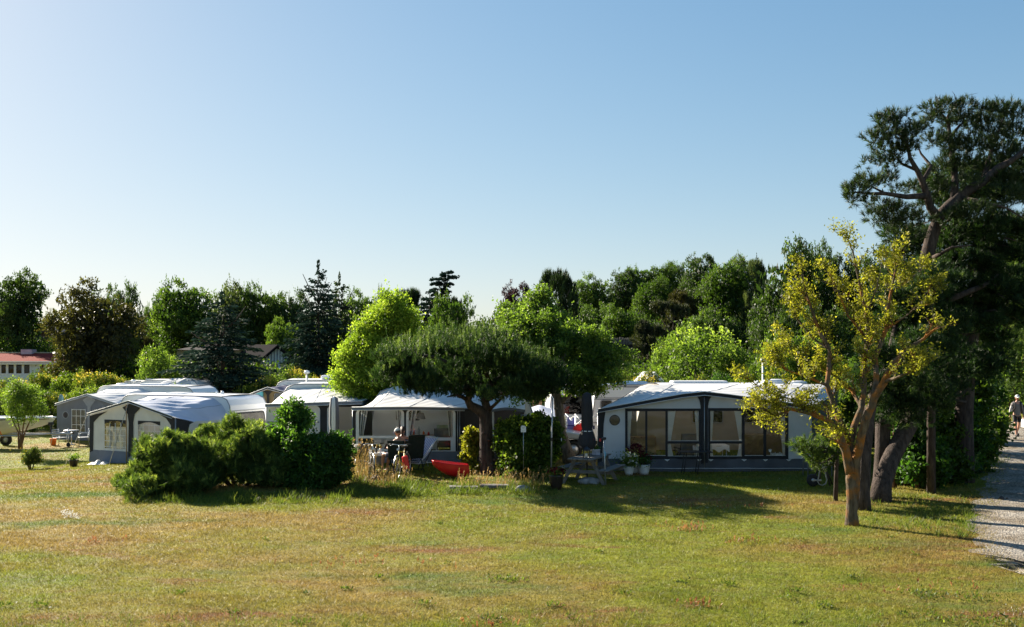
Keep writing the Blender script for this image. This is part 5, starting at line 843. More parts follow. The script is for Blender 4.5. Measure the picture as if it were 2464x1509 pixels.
for i in range(9): MB().grid(lambda u, v, i=i: (i*.145+u*.14, -.05+v*.5, v*.20+.02*math.sin(u*3.14)), 4, 4).build('stripe', M['cloth' if i % 2 else 'brick'], t, fix=False)
MB().tube([(0, 0, -.01), (1.3, 0, -.01)], .02, 6).build('front_rail', M['darkwood'], t)
for x in (0, 1.3): MB().tube([(x, 0, 0), (x, .55, -.2)], .015, 5).build('stay', M['darkwood'], t)
t = thing('blue_tent', 'pale blue tent behind the hedge with the white sign', 'tent', (X(1298, 39), 39, 0)); MB().grid(lambda u, v: ((u-.5)*1.15, (v-.5)*2.4, 1.22+.42*(1-abs(2*v-1))**1.0*(1-.25*abs(2*u-1))+.02*math.sin(u*9+v*7)), 14, 14).build('roof', M['bluecloth'], t, fix=False)
mb = MB(); mb.box(-.54, .54, -1.15, 1.15, 0, 1.22); mb.build('wall', M['bluecloth'], t); MB().box(-.57, .57, -1.2, -1.16, 1.16, 1.20).build('rail', M['navy'], t)
# ---- silver car, three quarters hidden by the hedge
def car(loc, rz):
    t = thing('parked_car', 'silver car nosing out from behind the hedge beside the black parasol', 'car', loc, rz)
    side = [(-2.15, .32), (-2.2, .75), (-2.12, 1.0), (-1.9, 1.42), (-1.2, 1.50), (-.2, 1.50), (.35, 1.38), (1.05, .98), (1.75, .86), (2.08, .72), (2.15, .45), (2.1, .28), (1.75, .24), (-1.7, .24)]
    lower = [(-2.15, .32), (-2.2, .75), (-2.12, .98), (-1.0, .98), (.3, .97), (1.1, .95), (1.75, .85), (2.08, .72), (2.15, .45), (2.1, .28)]
    def arch(cx): return [(cx+.37*math.cos(a), .31+.37*math.sin(a)) for a in [math.pi*i/8 for i in range(9)]]
    low = lower+[(1.72, .24)]+arch(1.33)+[(.9, .24), (-.9, .24)]+arch(-1.30)+[(-1.7, .24)]
    b = MB(); b.prism(low, -.84, .84, smooth=False); ob = b.build('body', M['silver'], t)
    bm = bmesh.new(); bm.from_mesh(ob.data); bmesh.ops.remove_doubles(bm, verts=bm.verts, dist=.0005); es = [e for e in bm.edges if e.calc_face_angle(0) > .5 and abs(abs(e.verts[0].co.y)-.84) < .01 and abs(e.verts[0].co.y-e.verts[1].co.y) < .01]
    bmesh.ops.bevel(bm, geom=es, offset=.05, segments=3, affect='EDGES', profile=.5); bm.to_mesh(ob.data); bm.free()
    roof = [(-1.95, 1.38), (-1.2, 1.47), (-.2, 1.48), (.33, 1.37)]
    MB().grid(lambda u, v: (resamp(roof, u)[0], -.60+1.2*v, resamp(roof, u)[1]+.03*math.sin(math.pi*v)), 14, 8).build('roof', M['silver'], t, fix=False)
    for s in (-1, 1):
        for a_, b_, nm in [((.33, .60, 1.37), (1.08, .76, .96), 'pillar'), ((-.45, .62, 1.47), (-.42, .80, .97), 'pillar'), ((-1.95, .60, 1.38), (-2.1, .78, .97), 'pillar')]: MB().tube([(a_[0], s*a_[1], a_[2]), (b_[0], s*b_[1], b_[2])], .035, 6).build(nm, M['silver'], t)
        MB().add([(.30, s*.61, 1.36), (-.42, s*.62, 1.45), (-.42, s*.80, .98), (1.02, s*.78, .97)], [(0, 1, 2, 3)]).build('side_window', M['carglass'], t); MB().add([(-.48, s*.62, 1.45), (-1.9, s*.60, 1.37), (-2.05, s*.78, .98), (-.48, s*.80, .98)], [(0, 1, 2, 3)]).build('side_window', M['carglass'], t)
        d = MB().box(-.44, .92, s*.842-.003, s*.842+.003, .955, .965).build('door_trim', M['blackmetal'], t)
        dr = MB().tube([(-.42, s*.843, .95), (-.42, s*.845, .36), (.80, s*.845, .33), (.95, s*.843, .62), (.92, s*.843, .95)], .006, 4).build('door_gap', M['blackmetal'], t)
        MB().bbox(-.30, -.10, s*.86-.015, s*.86+.015, .84, .88, .01).build('door_handle', M['silver'], t); m_ = MB().bbox(.66, .84, s*.98-.09, s*.98+.07, .98, 1.12, .05).build('mirror', M['silver'], t)
        for wx in (1.33, -1.30):
            Mx = Matrix.Translation((wx, s*.76, .31)) @ Matrix.Rotation(R(90), 4, 'X'); wh = MB().lathe([(.2, -.1), (.29, -.1), (.31, -.06), (.31, .06), (.29, .1), (.2, .1)], (0, 0, 0), 24, Mx).build('wheel', M['rubber'], t)
            MB().lathe([(0, -.06), (.21, -.09), (.21, .09), (0, .06)], (0, 0, 0), 12, Mx).build('rim', M['alu'], wh)
        MB().lathe([(0, .06), (.08, .05), (.11, 0), (.08, -.03)], (0, 0, 0), 12, Matrix.Translation((2.0, s*.66, .68)) @ Matrix.Rotation(R(80), 4, 'Y')).build('headlight', M['clear'], t)
    MB().add([(.34, -.58, 1.38), (.34, .58, 1.38), (1.08, .74, .97), (1.08, -.74, .97)], [(0, 1, 2, 3)]).build('windscreen', M['carglass'], t); MB().box(-1.9, .9, -.7, .7, .5, .9).build('interior', M['blackmetal'], t)
car((X(1290, 35.3), 35.6, 0), R(-4))
# ---- rotary dryer with washing
t = thing('rotary_dryer', 'white rotary clothes dryer behind the silver car', 'clothes dryer', (X(1383, 37), 36.6, 0)); MB().tube([(0, 0, 0), (0, 0, 1.45)], .025, 8).build('pole', M['alu'], t)
for k in range(4):
    a = R(20+90*k); MB().tube([(0, 0, 1.05), (math.cos(a)*.95, math.sin(a)*.95, 1.40)], .016, 5).tube([(0, 0, 1.40), (math.cos(a)*.5, math.sin(a)*.5, 1.235)], .012, 5).build('arm', M['white_trim'], t)
for r_ in (.5, .9): MB().tube([(math.cos(R(20+90*k))*r_, math.sin(R(20+90*k))*r_, 1.03+r_*.37) for k in range(4)], .004, 4, closed=True).build('line', M['white_trim'], t)
YD = 36.0
def garment(name, label, poly, m, Y=YD, extra=None):
    b = P(poly[0][0], poly[0][1], Y); b.z -= 0; mb = MB(); pts = [P(a, c, Y)-b for a, c in poly]; mb.sheet([(p.x, p.z) for p in pts], [], 0, .03)
    o = mb.build(name, M[m]); o.location = b; tag(o, label, 'clothing'); return o
d_ = garment('blue_dress', 'blue summer dress with dark waistband hanging on the dryer', [(1366, 1003), (1368, 1003), (1371, 1012), (1377, 1012), (1380, 1003), (1382, 1004), (1381, 1022), (1380, 1036), (1372, 1038), (1364, 1034), (1365, 1022), (1364, 1012)], 'bluecl')
b_ = MB().box(-.03, .24, -.012, .0, -.34, -.30); b_ = b_.build('waistband', M['bluedark'], d_)
garment('red_shirt', 'red shirt pegged askew on the rotary dryer', [(1381, 1026), (1390, 1020), (1394, 1022), (1398, 1018), (1404, 1020), (1404, 1038), (1396, 1042), (1386, 1041), (1383, 1040), (1379, 1042), (1376, 1040)], 'redcloth', YD-.1)
garment('yellow_towel', 'pale yellow towel on the hedge side of the dryer', [(1354, 1002), (1360, 1002), (1361, 1022), (1355, 1023)], 'yellowcl', YD+.1)
# ---- middle awning
YM = 33.0; x0 = X(848, YM); lx = lambda p: X(p, YM)-x0; z0_ = .04; lz = lambda p: Z(p, YM)-z0_
fr = [(0, lz(982)), (lx(980), lz(981)), (lx(1118), lz(983.5))]; YR = 35.5
rail = [(X(896, YR)-x0, 1.75), (X(915, YR)-x0, 2.20), (X(950, YR)-x0, 2.46), (X(1010, YR)-x0, 2.48), (X(1150, YR)-x0, 2.40), (X(1230, YR)-x0, 2.2), (X(1262, YR)-x0, 1.72)]
wa, wb = rrect(lx(856), lx(972), lz(1085), lz(984.5), .16, top_only=True), rrect(lx(977), lx(1095.8), lz(1086), lz(984.5), .16, top_only=True)
A = awning('middle_awning', 'white hipped awning with checked curtains behind the umbrella-shaped pine', (x0, YM, z0_), 0, 2.5, fr, rail, 'cloth', 'black', 'black', 'midgrey', [wa, wb], skirt_z=lz(1086), valm='midgrey', vh=.09, wr=.014)
winpanel(A, wa, [rrect(lx(863.5), lx(965), lz(1048.5), lz(987.7), .08, top_only=True), rect(lx(861.5), lx(964), lz(1079.5), lz(1054.5))], 'white_trim'); winpanel(A, wb, [rrect(lx(983), lx(1089), lz(1052.5), lz(987.7), .08, top_only=True), rect(lx(980.5), lx(1084), lz(1084), lz(1060))], 'white_trim')
for (a_, b_, c_, d_) in [(868, 884, 864, 873), (953, 963, 959, 966), (990, 1003, 983, 991), (1074, 1088, 1080, 1086)]: curtain(A, lx(a_), lx(b_), lx(c_), lx(d_), lz(1050), lz(988), m='curtain'); curtain(A, lx(a_)+.05, lx(a_)+.09, lx(c_)+.03, lx(c_)+.06, lz(1050), lz(988), y=.03, m='dkblue', waves=2); curtain(A, lx(b_)-.09, lx(b_)-.05, lx(d_)-.05, lx(d_)-.02, lz(1050), lz(988), y=.03, m='lilac', waves=2)
for p_ in (1106, 1101): MB().tube([(lx(p_), -.03, 0), (lx(p_), -.03, lz(985))], .012, 5).build('pole', M['steel'], A)
t = thing('awning_annex', 'small white canopy with an open side joining the middle awning to its caravan door', 'canopy', (X(1119, 34), 34, 0)); W_ = X(1262, 35)-X(1119, 34)
MB().grid(lambda u, v: (u*W_, -.3+v*1.8, (1.78+.16*math.sin(math.pi*min(1, u*1.5))*0+.04*math.cos(u*9))+v*(.72-.45*u**2)-.04*math.sin(math.pi*v)), 24, 10).build('roof', M['cloth'], t, fix=False); MB().grid(lambda u, v: (u*W_, -.305, 1.80+.04*math.cos(u*9)-.09*v), 24, 2).build('valance', M['midgrey'], t, fix=False)
for x in (.02, W_-.03): MB().tube([(x, -.28, 0), (x, -.28, 1.76)], .014, 6).build('pole', M['steel'], t)
ap = MB().sheet(rrect(.05, .98, .30, 1.76, .14, top_only=True), [rrect(.16, .88, .80, 1.66, .09, top_only=True), rect(.14, .90, .42, .72)], .10, .02).build('side_panel', M['white_trim'], t); MB().sheet(rect(.14, .90, .40, 1.68), [], .125, .004).build('pane', M['pane'], ap); curtain(t, .16, .36, .16, .26, .80, 1.66, y=.16, waves=2)
MB().box(.0, 1.02, .10, .12, .02, .30).build('skirt', M['midgrey'], t)
C4 = caravan('caravan', 'white caravan behind the middle awning with an oval door window', (X(890, YR)+.05, YR+.03, 0), 0, X(1284, YR)-X(890, YR), 2.2, 2.42, ends=(.14, .22), wheel=False, win=[(.9, 1.7, 1.3, 1.85)])
dr = MB().sheet(rrect(4.42, 5.02, .5, 1.98, .05), [], -.03, .025).build('door', M['white_trim'], C4); MB().sheet(rrect(4.50, 4.94, 1.42, 1.80, .17, 6), [], -.042, .01).build('door_window', M['darkpane'], dr)
MB().box(5.08, 5.35, -.015, -.005, 1.0, 1.9).build('door_opening', M['dgrey'], C4)
# inside the middle awning
t = thing('hanging_lamp', 'dark lampshade hanging inside the middle awning', 'lamp', (X(1012, 34), 34, Z(1008, 34))); MB().lathe([(.17, 0), (.10, .20), (.095, .20), (.165, 0)], (0, 0, 0), 20).build('lamp_shade', M['dgrey'], t); MB().tube([(0, 0, .18), (0, 0, .45)], .004, 4).build('cord', M['blackmetal'], t)
def plastic(label, loc, rz):
    t = thing('plastic_chair', label, 'chair', loc, rz, None); Mx = Matrix.Translation((0, .2, .42)) @ Matrix.Rotation(R(-14), 4, 'X')
    MB().sheet(rrect(-.24, .24, 0, .46, .14), [rrect(-.11, .11, .12, .34, .09)], -.01, .02, Mx).build('backrest', M['white_trim'], t); MB().bbox(-.24, .24, -.24, .22, .40, .43, .012).build('seat', M['white_trim'], t)
    for s in (-1, 1):
        for y in (-.2, .2): MB().tube([(s*.21, y, .41), (s*.25, y*1.2, 0)], .02, 6).build('leg', M['white_trim'], t)
        MB().bbox(s*.27-.02, s*.27+.02, -.22, .2, .62, .65, .01).build('armrest', M['white_trim'], t)
    return t
plastic('white plastic chair with a pierced back inside the middle awning', (X(940, 34), 33.9, .04), R(165)); plastic('white slatted chair inside the middle awning, low window pane', (X(1035, 33.8), 33.7, .04), R(185)); 
highchair('dark folding chair with a green towel over it inside the middle awning', (X(1062, 34.2), 34.4, .04), R(185), 'dgrey', h=1.1)
o = tag(MB().grid(lambda u, v: (X(1050, 34)+u*.38, 34.1-.03*math.sin(u*6), 1.22-.32*v+.0), 8, 8).build('towel', M['greencl'], fix=False), 'green towel draped over a folding chair inside the middle awning', 'towel')
t = thing('kitchen_table', 'low kitchen table set with bottles inside the middle awning', 'table', (X(1015, 34.8), 34.9, .04)); MB().bbox(-.6, .6, -.25, .25, .74, .77, .01).build('tabletop', M['wood'], t)
for sx in (-.55, .55): MB().box(sx-.02, sx+.02, -.2, .2, 0, .74).build('leg', M['alu'], t)
for (dx, m_, h_) in [(-.3, 'orange', .26), (-.12, 'clear', .3), (.05, 'orange', .14), (.22, 'redcloth', .12)]: 
    o = MB().lathe([(0, 0), (.04, 0), (.04, h_*.65), (.015, h_*.85), (.015, h_), (0, h_)], (0, 0, 0), 10).build('bottle', M[m_]); o.location = (X(1015, 34.8)+dx, 34.9, .81); tag(o, {'orange': 'orange bottle', 'clear': 'clear bottle', 'redcloth': 'short red bottle'}[m_]+(' (tall)' if h_ > .25 and m_ == 'orange' else '')+' on the kitchen table inside the middle awning', 'bottle', 'bottles in the middle awning')
# ---- second awning (white walls) with its caravan
Y2 = 36.0; x0 = X(640, Y2); zz = G(x0+1.5, Y2); lx = lambda p: X(p, Y2)-x0; lz = lambda p: Z(p, Y2)-zz
fr = [(0, lz(974)), (lx(700), lz(973)), (lx(772), lz(970)), (lx(872), lz(967))]; rail = [(X(655, 38.5)-x0, 1.8), (X(680, 38.5)-x0, 2.15), (X(700, 38.5)-x0, 2.36), (X(780, 38.5)-x0, 2.40), (X(870, 38.5)-x0, 2.40), (X(905, 38.5)-x0, 2.2)]
hole2 = rect(lx(815), lx(856), .02+.3, lz(979)); A = awning('white_walled_awning', 'awning with plain white walls behind the tall elder bush', (x0, Y2, zz), 0, 2.5, fr, rail, 'cloth', 'black', 'black', 'dgrey', [hole2], skirt_z=.30, valm='midgrey', vh=.10)
for (a_, b_) in [(643, 692), (700, 768), (789, 812)]: pn = MB().sheet(rrect(lx(a_), lx(b_), .32, lz(977), .15, top_only=True), [], -.02, .012).build('wall_panel', M['beigecloth'], A); MB().sheet(rrect(lx(a_)-.03, lx(b_)+.03, .31, lz(976), .17, top_only=True), [], -.012, .004).build('piping', M['greycloth'], pn)
MB().box(lx(643), lx(768), -.03, -.02, lz(1017), lz(1014)).build('wall_band', M['dgrey'], A)
C5 = caravan('caravan', 'white caravan showing only its roof rim over the white-walled awning', (X(672, 38.5), 38.53, zz), 0, 5.6, 2.2, 2.52, ends=(.14, .14), hatches=[(3.3, .9, 1.1, .6, .07, 'box')], wheel=False)
C6 = caravan('caravan', 'caravan carrying the air conditioner and the raised roof hatch', (X(655, 46), 46, G(-9, 46)), 0, 5.5, 2.2, 2.45-G(-9, 46)*.5+.1, stripes=[], ends=(.14, .14), wheel=False, body='white', hatches=[(2.5, .8, .75, .6, .19, 'box'), (1.1, 1, .3, .3, .03, 'box')])
t = C6; hz = 2.45-G(-9, 46)*.5+.12
w_ = MB().sheet([(0, 0), (.75, 0), (.58, .36), (.08, .36)], [[(.08, .04), (.66, .04), (.54, .32), (.13, .32)]], 0, .04, Matrix.Translation((3.35, .9, hz+.0))).build('raised_hatch', M['white_trim'], t); MB().sheet([(.08, .04), (.66, .04), (.54, .32), (.13, .32)], [], .01, .02, Matrix.Translation((3.35, .9, hz))).build('pane', M['darkpane'], w_)
YN = 43.5; x0 = X(583, YN); zz = G(x0+1, YN); lz = lambda p: Z(p, YN)-zz; lx = lambda p: X(p, YN)-x0
fr = [(0, lz(957)), (lx(645), lz(933)), (lx(700), lz(948))]; A = awning('navy_awning', 'dark navy gabled awning peeping over the white caravan roof', (x0, YN, zz), 0, 2.3, fr, [(.4, 1.8), (.9, lz(938)), (lx(655), lz(930)), (lx(700), lz(936))], 'navy', 'ochre', 'navy', 'navy', [rrect(lx(600), lx(633), 1.2, lz(951), .1), rrect(lx(658), lx(690), 1.2, lz(946), .1)], valm='black', vh=.08)
MB().sheet([(lx(642), .3), (lx(648), .3), (lx(648), lz(950)), (lx(656), lz(940)), (lx(634), lz(940)), (lx(642), lz(950))], [], -.02, .01).build('centre_post_cover', M['black'], A)
o = MB().bbox(0, .30, 0, .3, 0, .26, .05).build('cool_box', M['teal_light']); o.location = (X(616, 43.4), 43.35, Z(956, 43.4)); tag(o, 'cyan and white box hanging in the gable of the navy awning', 'box')
# ---- front awning of the bay with the shrubs (rotated) and its caravan
a0 = R(155); Cx = Vector((X(560, 38), 38, 0)); ux = Vector((math.cos(a0), math.sin(a0), 0)); zc = -.34
rz = a0+math.pi      # local +x runs from the far end towards the corner near the shrubs
LC = 5.9; o_ = Cx+ux*LC; o_.z = zc
C7 = caravan('caravan', 'white caravan with a big dark end window behind the mountain pine shrubs', o_, rz, LC, 2.15, 2.36, ends=(.14, .13), hatches=[(2.3, 1.0, .9, .6, .06, 'box'), (4.6, .9, .14, .14, .16, 'dome'), (4.3, .9, .07, .07, .12, 'dome')], wheel=False)
Mq = Matrix.Translation((LC+.02, 0, 0)) @ Matrix.Rotation(R(90), 4, 'Z')
def endpt(z): return .13*(max(0, z-1.2)/.82)*1.15      # the end wall leans in above the waist
def slanted(mb, poly, off, th=.02):
    n = len(poly); vs = [Vector((LC-endpt(z)+off+k*th, y, z)) for k in (0, 1) for y, z in poly]; mb.add(vs, [tuple(range(n)), tuple(reversed(range(n, 2*n)))]+[(i, (i+1) % n, n+(i+1) % n, n+i) for i in range(n)]); return mb
f = slanted(MB(), rrect(.22, 1.93, 1.12, 1.74, .1), .0, .03).build('window', M['black'], C7); slanted(MB(), rrect(.28, 1.87, 1.17, 1.68, .08), .028, .01).build('pane', M['darkpane'], f)
slanted(MB(), rect(.04, 2.11, 1.80, 1.83), .0, .035).build('trim', M['grey_trim'], C7)
W_ = 4.2; Mloc = Matrix.Translation(o_) @ Matrix.Rotation(rz, 4, 'Z'); off = LC-W_-.45
fo = Mloc @ Vector((off, -2.55, 0)); fo.z = -.42
fr = [(0, 1.80), (1.0, 2.05), (2.1, 2.32), (3.2, 2.05), (4.2, 1.80)]; rail = [(-.3, 1.7), (-.1, 2.1), (.4, 2.42), (3.0, 2.42), (3.75, 2.36), (4.15, 2.1), (4.4, 1.75), (4.60, 1.2)]
hl = [rect(.75, 1.84, .55, 1.62), rect(2.42, 3.5, .75, 1.62)]
A = awning('blue_roofed_awning', 'gabled awning with crinkled pale blue roof and grey skirt behind the mountain pine shrubs', fo, rz, 2.55, fr, rail, 'bluecloth', 'beigecloth', 'black', 'midgrey', hl, skirt_z=.46, wr=.035, vh=.07)
for (a_, b_, z0w) in ((.75, 1.84, .55), (2.42, 3.5, .75)):
    mb = MB(); mb.sheet(rect(a_, b_, z0w, 1.62), [], .006, .004); w_ = mb.build('window', M['pane'], A); top = [(a_, 1.62), (a_, 1.46)]+[(a_+(b_-a_)*i/8, 1.46+.12*math.sin(math.pi*i/8)) for i in range(1, 8)]+[(b_, 1.46), (b_, 1.62)]
    MB().sheet(top, [], -.008, .006).build('window_valance', M['black'], w_); gb = MB()
    for i in range(1, 4): gb.box(a_+(b_-a_)*i/4-.008, a_+(b_-a_)*i/4+.008, -.008, -.003, z0w, 1.5)
    for i in range(0, 4): gb.box(a_, b_, -.010, -.004, z0w+.22*i+.05, z0w+.22*i+.066)
    gb.build('glazing_bars', M['white_trim'], w_)
curtain(A, .77, 1.82, .77, 1.82, .52, 1.36, y=.05, waves=5); curtain(A, 2.44, 2.6, 2.44, 2.7, .6, 1.5, y=.05, waves=2)
MB().sheet([(1.96, .05), (2.22, .05), (2.20, 1.55), (2.27, 1.85), (2.55, 2.09), (2.1, 2.26), (1.68, 2.09), (1.94, 1.85), (1.99, 1.55)], [], -.03, .01).build('centre_post_cover', M['black'], A); MB().tube([(1.92, -.06, 0), (1.90, -.06, 2.2)], .018, 6).build('pole', M['wood'], A)
MB().sheet([(0, 0), (.16, .0), (.20, 1.5), (.5, 1.74), (.9, 1.93), (0, 1.74)], [], -.02, .008).build('corner_trim', M['black'], A); MB().sheet([(4.2, 0), (4.06, .0), (4.02, 1.5), (3.8, 1.74), (3.4, 1.92), (4.2, 1.76)], [], -.02, .008).build('corner_trim', M['black'], A)
# its side wall towards the caravan end: pale panel with a foil window
sw = [Vector((4.2+.4*u, .006+u*2.54, 0)) for u in (0, 1)]
def onside(u, z, d=.02): p = sw[0].lerp(sw[1], u); return Vector((p.x+d, p.y-d*.15, z))
def sidepoly(poly, d, m_, nm, par=A):
    mb = MB(); mb.add([onside(u, z, d) for u, z in poly], [tuple(range(len(poly)))]); return mb.build(nm, M[m_], par)
sp = sidepoly([(.22, .46), (.95, .46), (.93, 1.35), (.88, 1.52), (.72, 1.60), (.34, 1.60), (.24, 1.50), (.22, 1.3)], .02, 'beigecloth', 'side_panel'); sidepoly([(.38, .75), (.80, .75), (.76, 1.46), (.40, 1.46)], .032, 'pane', 'side_window'); sidepoly([(.38, 1.40), (.78, 1.40), (.765, 1.5), (.40, 1.5)], .036, 'black', 'window_valance'); sidepoly([(.0, .0), (1, 0), (1, .44), (0, .44)], .022, 'midgrey', 'side_skirt')
o = MB(); o.grid(lambda u, v: (X(205+u*45, 36.6)+.1*v, 37.2-v*.7, -.42+.02+.10*math.sin(u*3.1)*math.sin(v*3.1)*(1+.5*math.sin(u*17))), 16, 8); tag(o.build('groundsheet', M['cloth'], fix=False), 'crumpled white groundsheet end lying at the awning corner', 'groundsheet')
for (a_, b_) in (((fo+Vector((-.05, -.1, 1.8))), P(157, 1084, 38.6)), (Mloc @ Vector((off+2.1, -2.7, 2.2)), P(262, 1112, 35.8))):
    b_.z = G(b_.x, b_.y); tag(MB().tube([a_, b_], .012, 4).build('guy_rope', M['rope']), 'guy rope from the blue-roofed awning '+('eave' if a_.x < -14.5 else 'peak')+' to the grass', 'rope')
# things inside seen through its window
t = thing('camping_bed', 'folding bed with pale cushions inside the blue-roofed awning', 'bed', Mloc @ Vector((off+1.4, -1.6, -.06)), rz); MB().bbox(-.6, .6, -.4, .4, .42, .55, .04).build('mattress', M['redcloth'], t); MB().bbox(.1, .55, -.3, .3, .56, .75, .07).build('cushion', M['curtain'], t)
for sx in (-.55, .55):
    for sy in (-.35, .35): MB().tube([(sx, sy, 0), (sx, sy, .42)], .015, 5).build('leg', M['alu'], t)
# ---- grey awning farther back and the caravans behind it
YG = 52.0; L0 = Vector((X(137, YG), YG, -.80)); rz = R(-18)
fr = [(0, 1.85), (1.0, 2.12), (2.05, 2.38), (3.1, 2.12), (4.1, 1.85)]; rail = [(.3, 1.7), (.6, 2.2), (1.2, 2.60), (3.3, 2.62), (4.0, 2.4), (4.3, 1.8)]
hl = [rect(.95, 1.80, .45, 1.62), rect(2.4, 3.2, .45, 1.62), circ(.55, 1.30, .16)]
A = awning('grey_awning', 'faded grey awning with net windows beside the boat', L0, rz, 2.5, fr, rail, 'cloth', 'midgrey', 'dgrey', 'dgrey', hl, skirt_z=.42, valm='grey_trim', vh=.09)
for h in hl[:2]: w_ = MB().sheet(h, [], .004, .004).build('window', M['pane'], A); a_, b_ = h[0][0], h[1][0]; gb = MB(); [gb.box(a_+(b_-a_)*i/3-.012, a_+(b_-a_)*i/3+.012, -.006, .0, .45, 1.62) for i in range(0, 4)]; [gb.box(a_, b_, -.008, -.002, z, z+.022) for z in (.8, 1.25, 1.58)]; gb.build('glazing_bars', M['white_trim'], w_)
MB().sheet([(1.95, .05), (2.15, .05), (2.15, 1.75), (2.45, 2.1), (2.05, 2.32), (1.65, 2.1), (1.95, 1.75)], [], -.02, .01).build('centre_post_cover', M['grey_trim'], A)
MB().sheet(circ(0, 0, .19, 20), [circ(0, 0, .16, 20)], -.01, .02, Matrix.Translation((.55, 0, 1.30))).build('porthole', M['grey_trim'], A)
p = Matrix.Translation(L0) @ Matrix.Rotation(rz, 4, 'Z') @ Vector((.2, 2.53, 0)); caravan('caravan', 'white caravan behind the grey awning with two low roof hatches', p, rz, 6.6, 2.2, 2.75, ends=(.16, .22), hatches=[(1.0, 1.0, .7, .5, .10, 'dome'), (3.2, .9, 1.5, .6, .10, 'box'), (4.6, 1, .5, .5, .06, 'box')], wheel=False)
caravan('caravan', 'white caravan roof rising beside the mushroom lamp in the hedge', (X(318, 60), 60, -.5), R(-12), 4.6, 2.2, 2.62, ends=(.3, .2), hatches=[(3.2, 1, .5, .5, .08, 'dome')], wheel=False)
MB_ = awning('peaked_awning', 'pale peaked awning roof in front of the caravan by the mushroom lamp', (X(318, 58), 57.4, -.5), R(-12), 2.4, [(0, 1.75), (1.4, 2.35), (2.7, 1.9)], [(.6, 2.0), (1.3, 2.72), (2.3, 2.75), (2.8, 2.3)], 'cloth', 'greycloth', 'dgrey', 'dgrey', [], valm='cloth')
caravan('caravan', 'small white caravan roof mostly buried in the hedge', (X(276, 62), 62, -.45), 0, 2.6, 2.0, 2.45, ends=(.2, .2), hatches=[(1.9, 1, .6, .4, .10, 'box')], wheel=False)
awning('distant_tent', 'distant peaked white tent roof between shrubs over the lettered caravan', (X(1516, 46), 46, 0), 0, 2.4, [(0, 1.9), (.9, 2.60), (1.9, 2.1)], [(.3, 2.2), (.9, 2.82), (1.5, 2.8), (2.0, 2.3)], 'cloth', 'greycloth', 'dgrey', 'dgrey', [], valm='navy', group=None)
for (px, top, Y, lb) in [(1835, 861, 41, 'white mushroom-headed lamp post rising over the big awning roof'), (738, 891, 44.5, 'white mushroom-headed lamp post beside the air conditioner'), (321, 913, 57, 'small mushroom-headed lamp post by the hedge')]:
    bx = X(px, Y); zt = Z(top, Y); zg = G(bx, Y); t = thing('lamp_post', lb, 'lamp', (bx, Y, zg), 0, 'mushroom lamps on white posts'); h = zt-zg; MB().tube([(0, 0, 0), (0, 0, h-.12)], .04, 8).build('post', M['white_trim'], t)
    MB().lathe([(.05, h-.17), (.125, h-.14), (.135, h-.10), (.10, h-.03), (.04, h), (0, h)], (0, 0, 0), 18).build('lamp_head', M['frost'], t)
# ------------------------------------------------------------------ houses beyond the hedge
YH = 92.0; x0 = X(-60, YH); W_ = X(137, YH)-x0; t = thing('red_roofed_house', 'low white house with red tiled roof, pink chimney and a row of picture windows', 'house', (x0, YH, 0)); lz = lambda p, Y=YH: Z(p, Y)
ez, rz_ = lz(868.5), lz(849.5, YH+3.5)
holes = [rect(X(a, YH)-x0, X(b, YH)-x0, lz(900), lz(872)) for a, b in ((-46, -32), (-30, -16), (-13, 0), (2, 16), (19, 35), (38, 54), (57, 73))]+[rect(X(95, YH)-x0, X(107, YH)-x0, lz(893), lz(873))]
MB().sheet([(0, -.1), (W_, -.1), (W_, ez), (0, ez)], holes, 0, .2).build('wall', M['wallwhite'], t); MB().prism([(0, -.1), (7, -.1), (7, ez), (3.5, rz_-.1), (0.2, ez)], W_-.02, W_+.2, plane='yz').build('gable_wall', M['wallwhite'], t)
for i, h in enumerate(holes):
    f = MB().sheet(rect(h[0][0]-.05, h[1][0]+.05, h[0][1]-.05, h[2][1]+.05), [rect(h[0][0]+.05, h[1][0]-.05, h[0][1]+.05, h[2][1]-.05)], -.04, .06).build('window', M['white_trim'], t)
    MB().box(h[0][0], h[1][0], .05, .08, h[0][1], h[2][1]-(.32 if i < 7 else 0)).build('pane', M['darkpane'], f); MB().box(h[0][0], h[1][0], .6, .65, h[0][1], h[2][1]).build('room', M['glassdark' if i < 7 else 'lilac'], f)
    if i < 7: MB().box(h[0][0]+.05, h[1][0]-.05, .03, .06, h[2][1]-.22, h[2][1]).build('roller_blind', M['greycloth'], f)
MB().prism([(-.5, ez-.05), (3.5, rz_), (7.5, ez-.05), (7.5, ez-.18), (3.5, rz_-.14), (-.5, ez-.18)], -.3, W_+.5, plane='yz').build('roof', M['tile'], t); rg = MB()
for i in range(int(W_/.33)): rg.lathe([(.11, 0), (.10, .30)], (0, 0, 0), 8, Matrix.Translation((i*.33, 3.5, rz_-.02)) @ Matrix.Rotation(R(90), 4, 'Y'))
rg.build('ridge_tiles', M['brick'], t); MB().box(-.3, W_+.5, -.62, -.5, ez-.14, ez-.02).build('gutter', M['alu'], t); MB().box(-.3, W_+.4, -.48, .0, ez-.32, ez-.19).build('soffit', M['white_trim'], t)
cx0, cx1 = X(51, YH+3)-x0, X(77.5, YH+3)-x0; ch = MB().bbox(cx0, cx1, 2.9, 3.9, rz_-.3, lz(841, YH+3), .02).build('chimney', M['pinkwall'], t); MB().bbox(cx0+.02, cx1-.02, 2.95, 3.85, lz(841, YH+3), lz(839.4, YH+3), .02).build('chimney_cap', M['darkroof'], ch)
YK = 86.0; x0 = X(398, YK); gx = X(664, YK)-x0; t = thing('dark_roofed_house', 'brick house with a dark corrugated roof and white-boarded gable behind the spruces', 'house', (x0, YK, 0)); hw = X(697, YK)-X(632, YK)
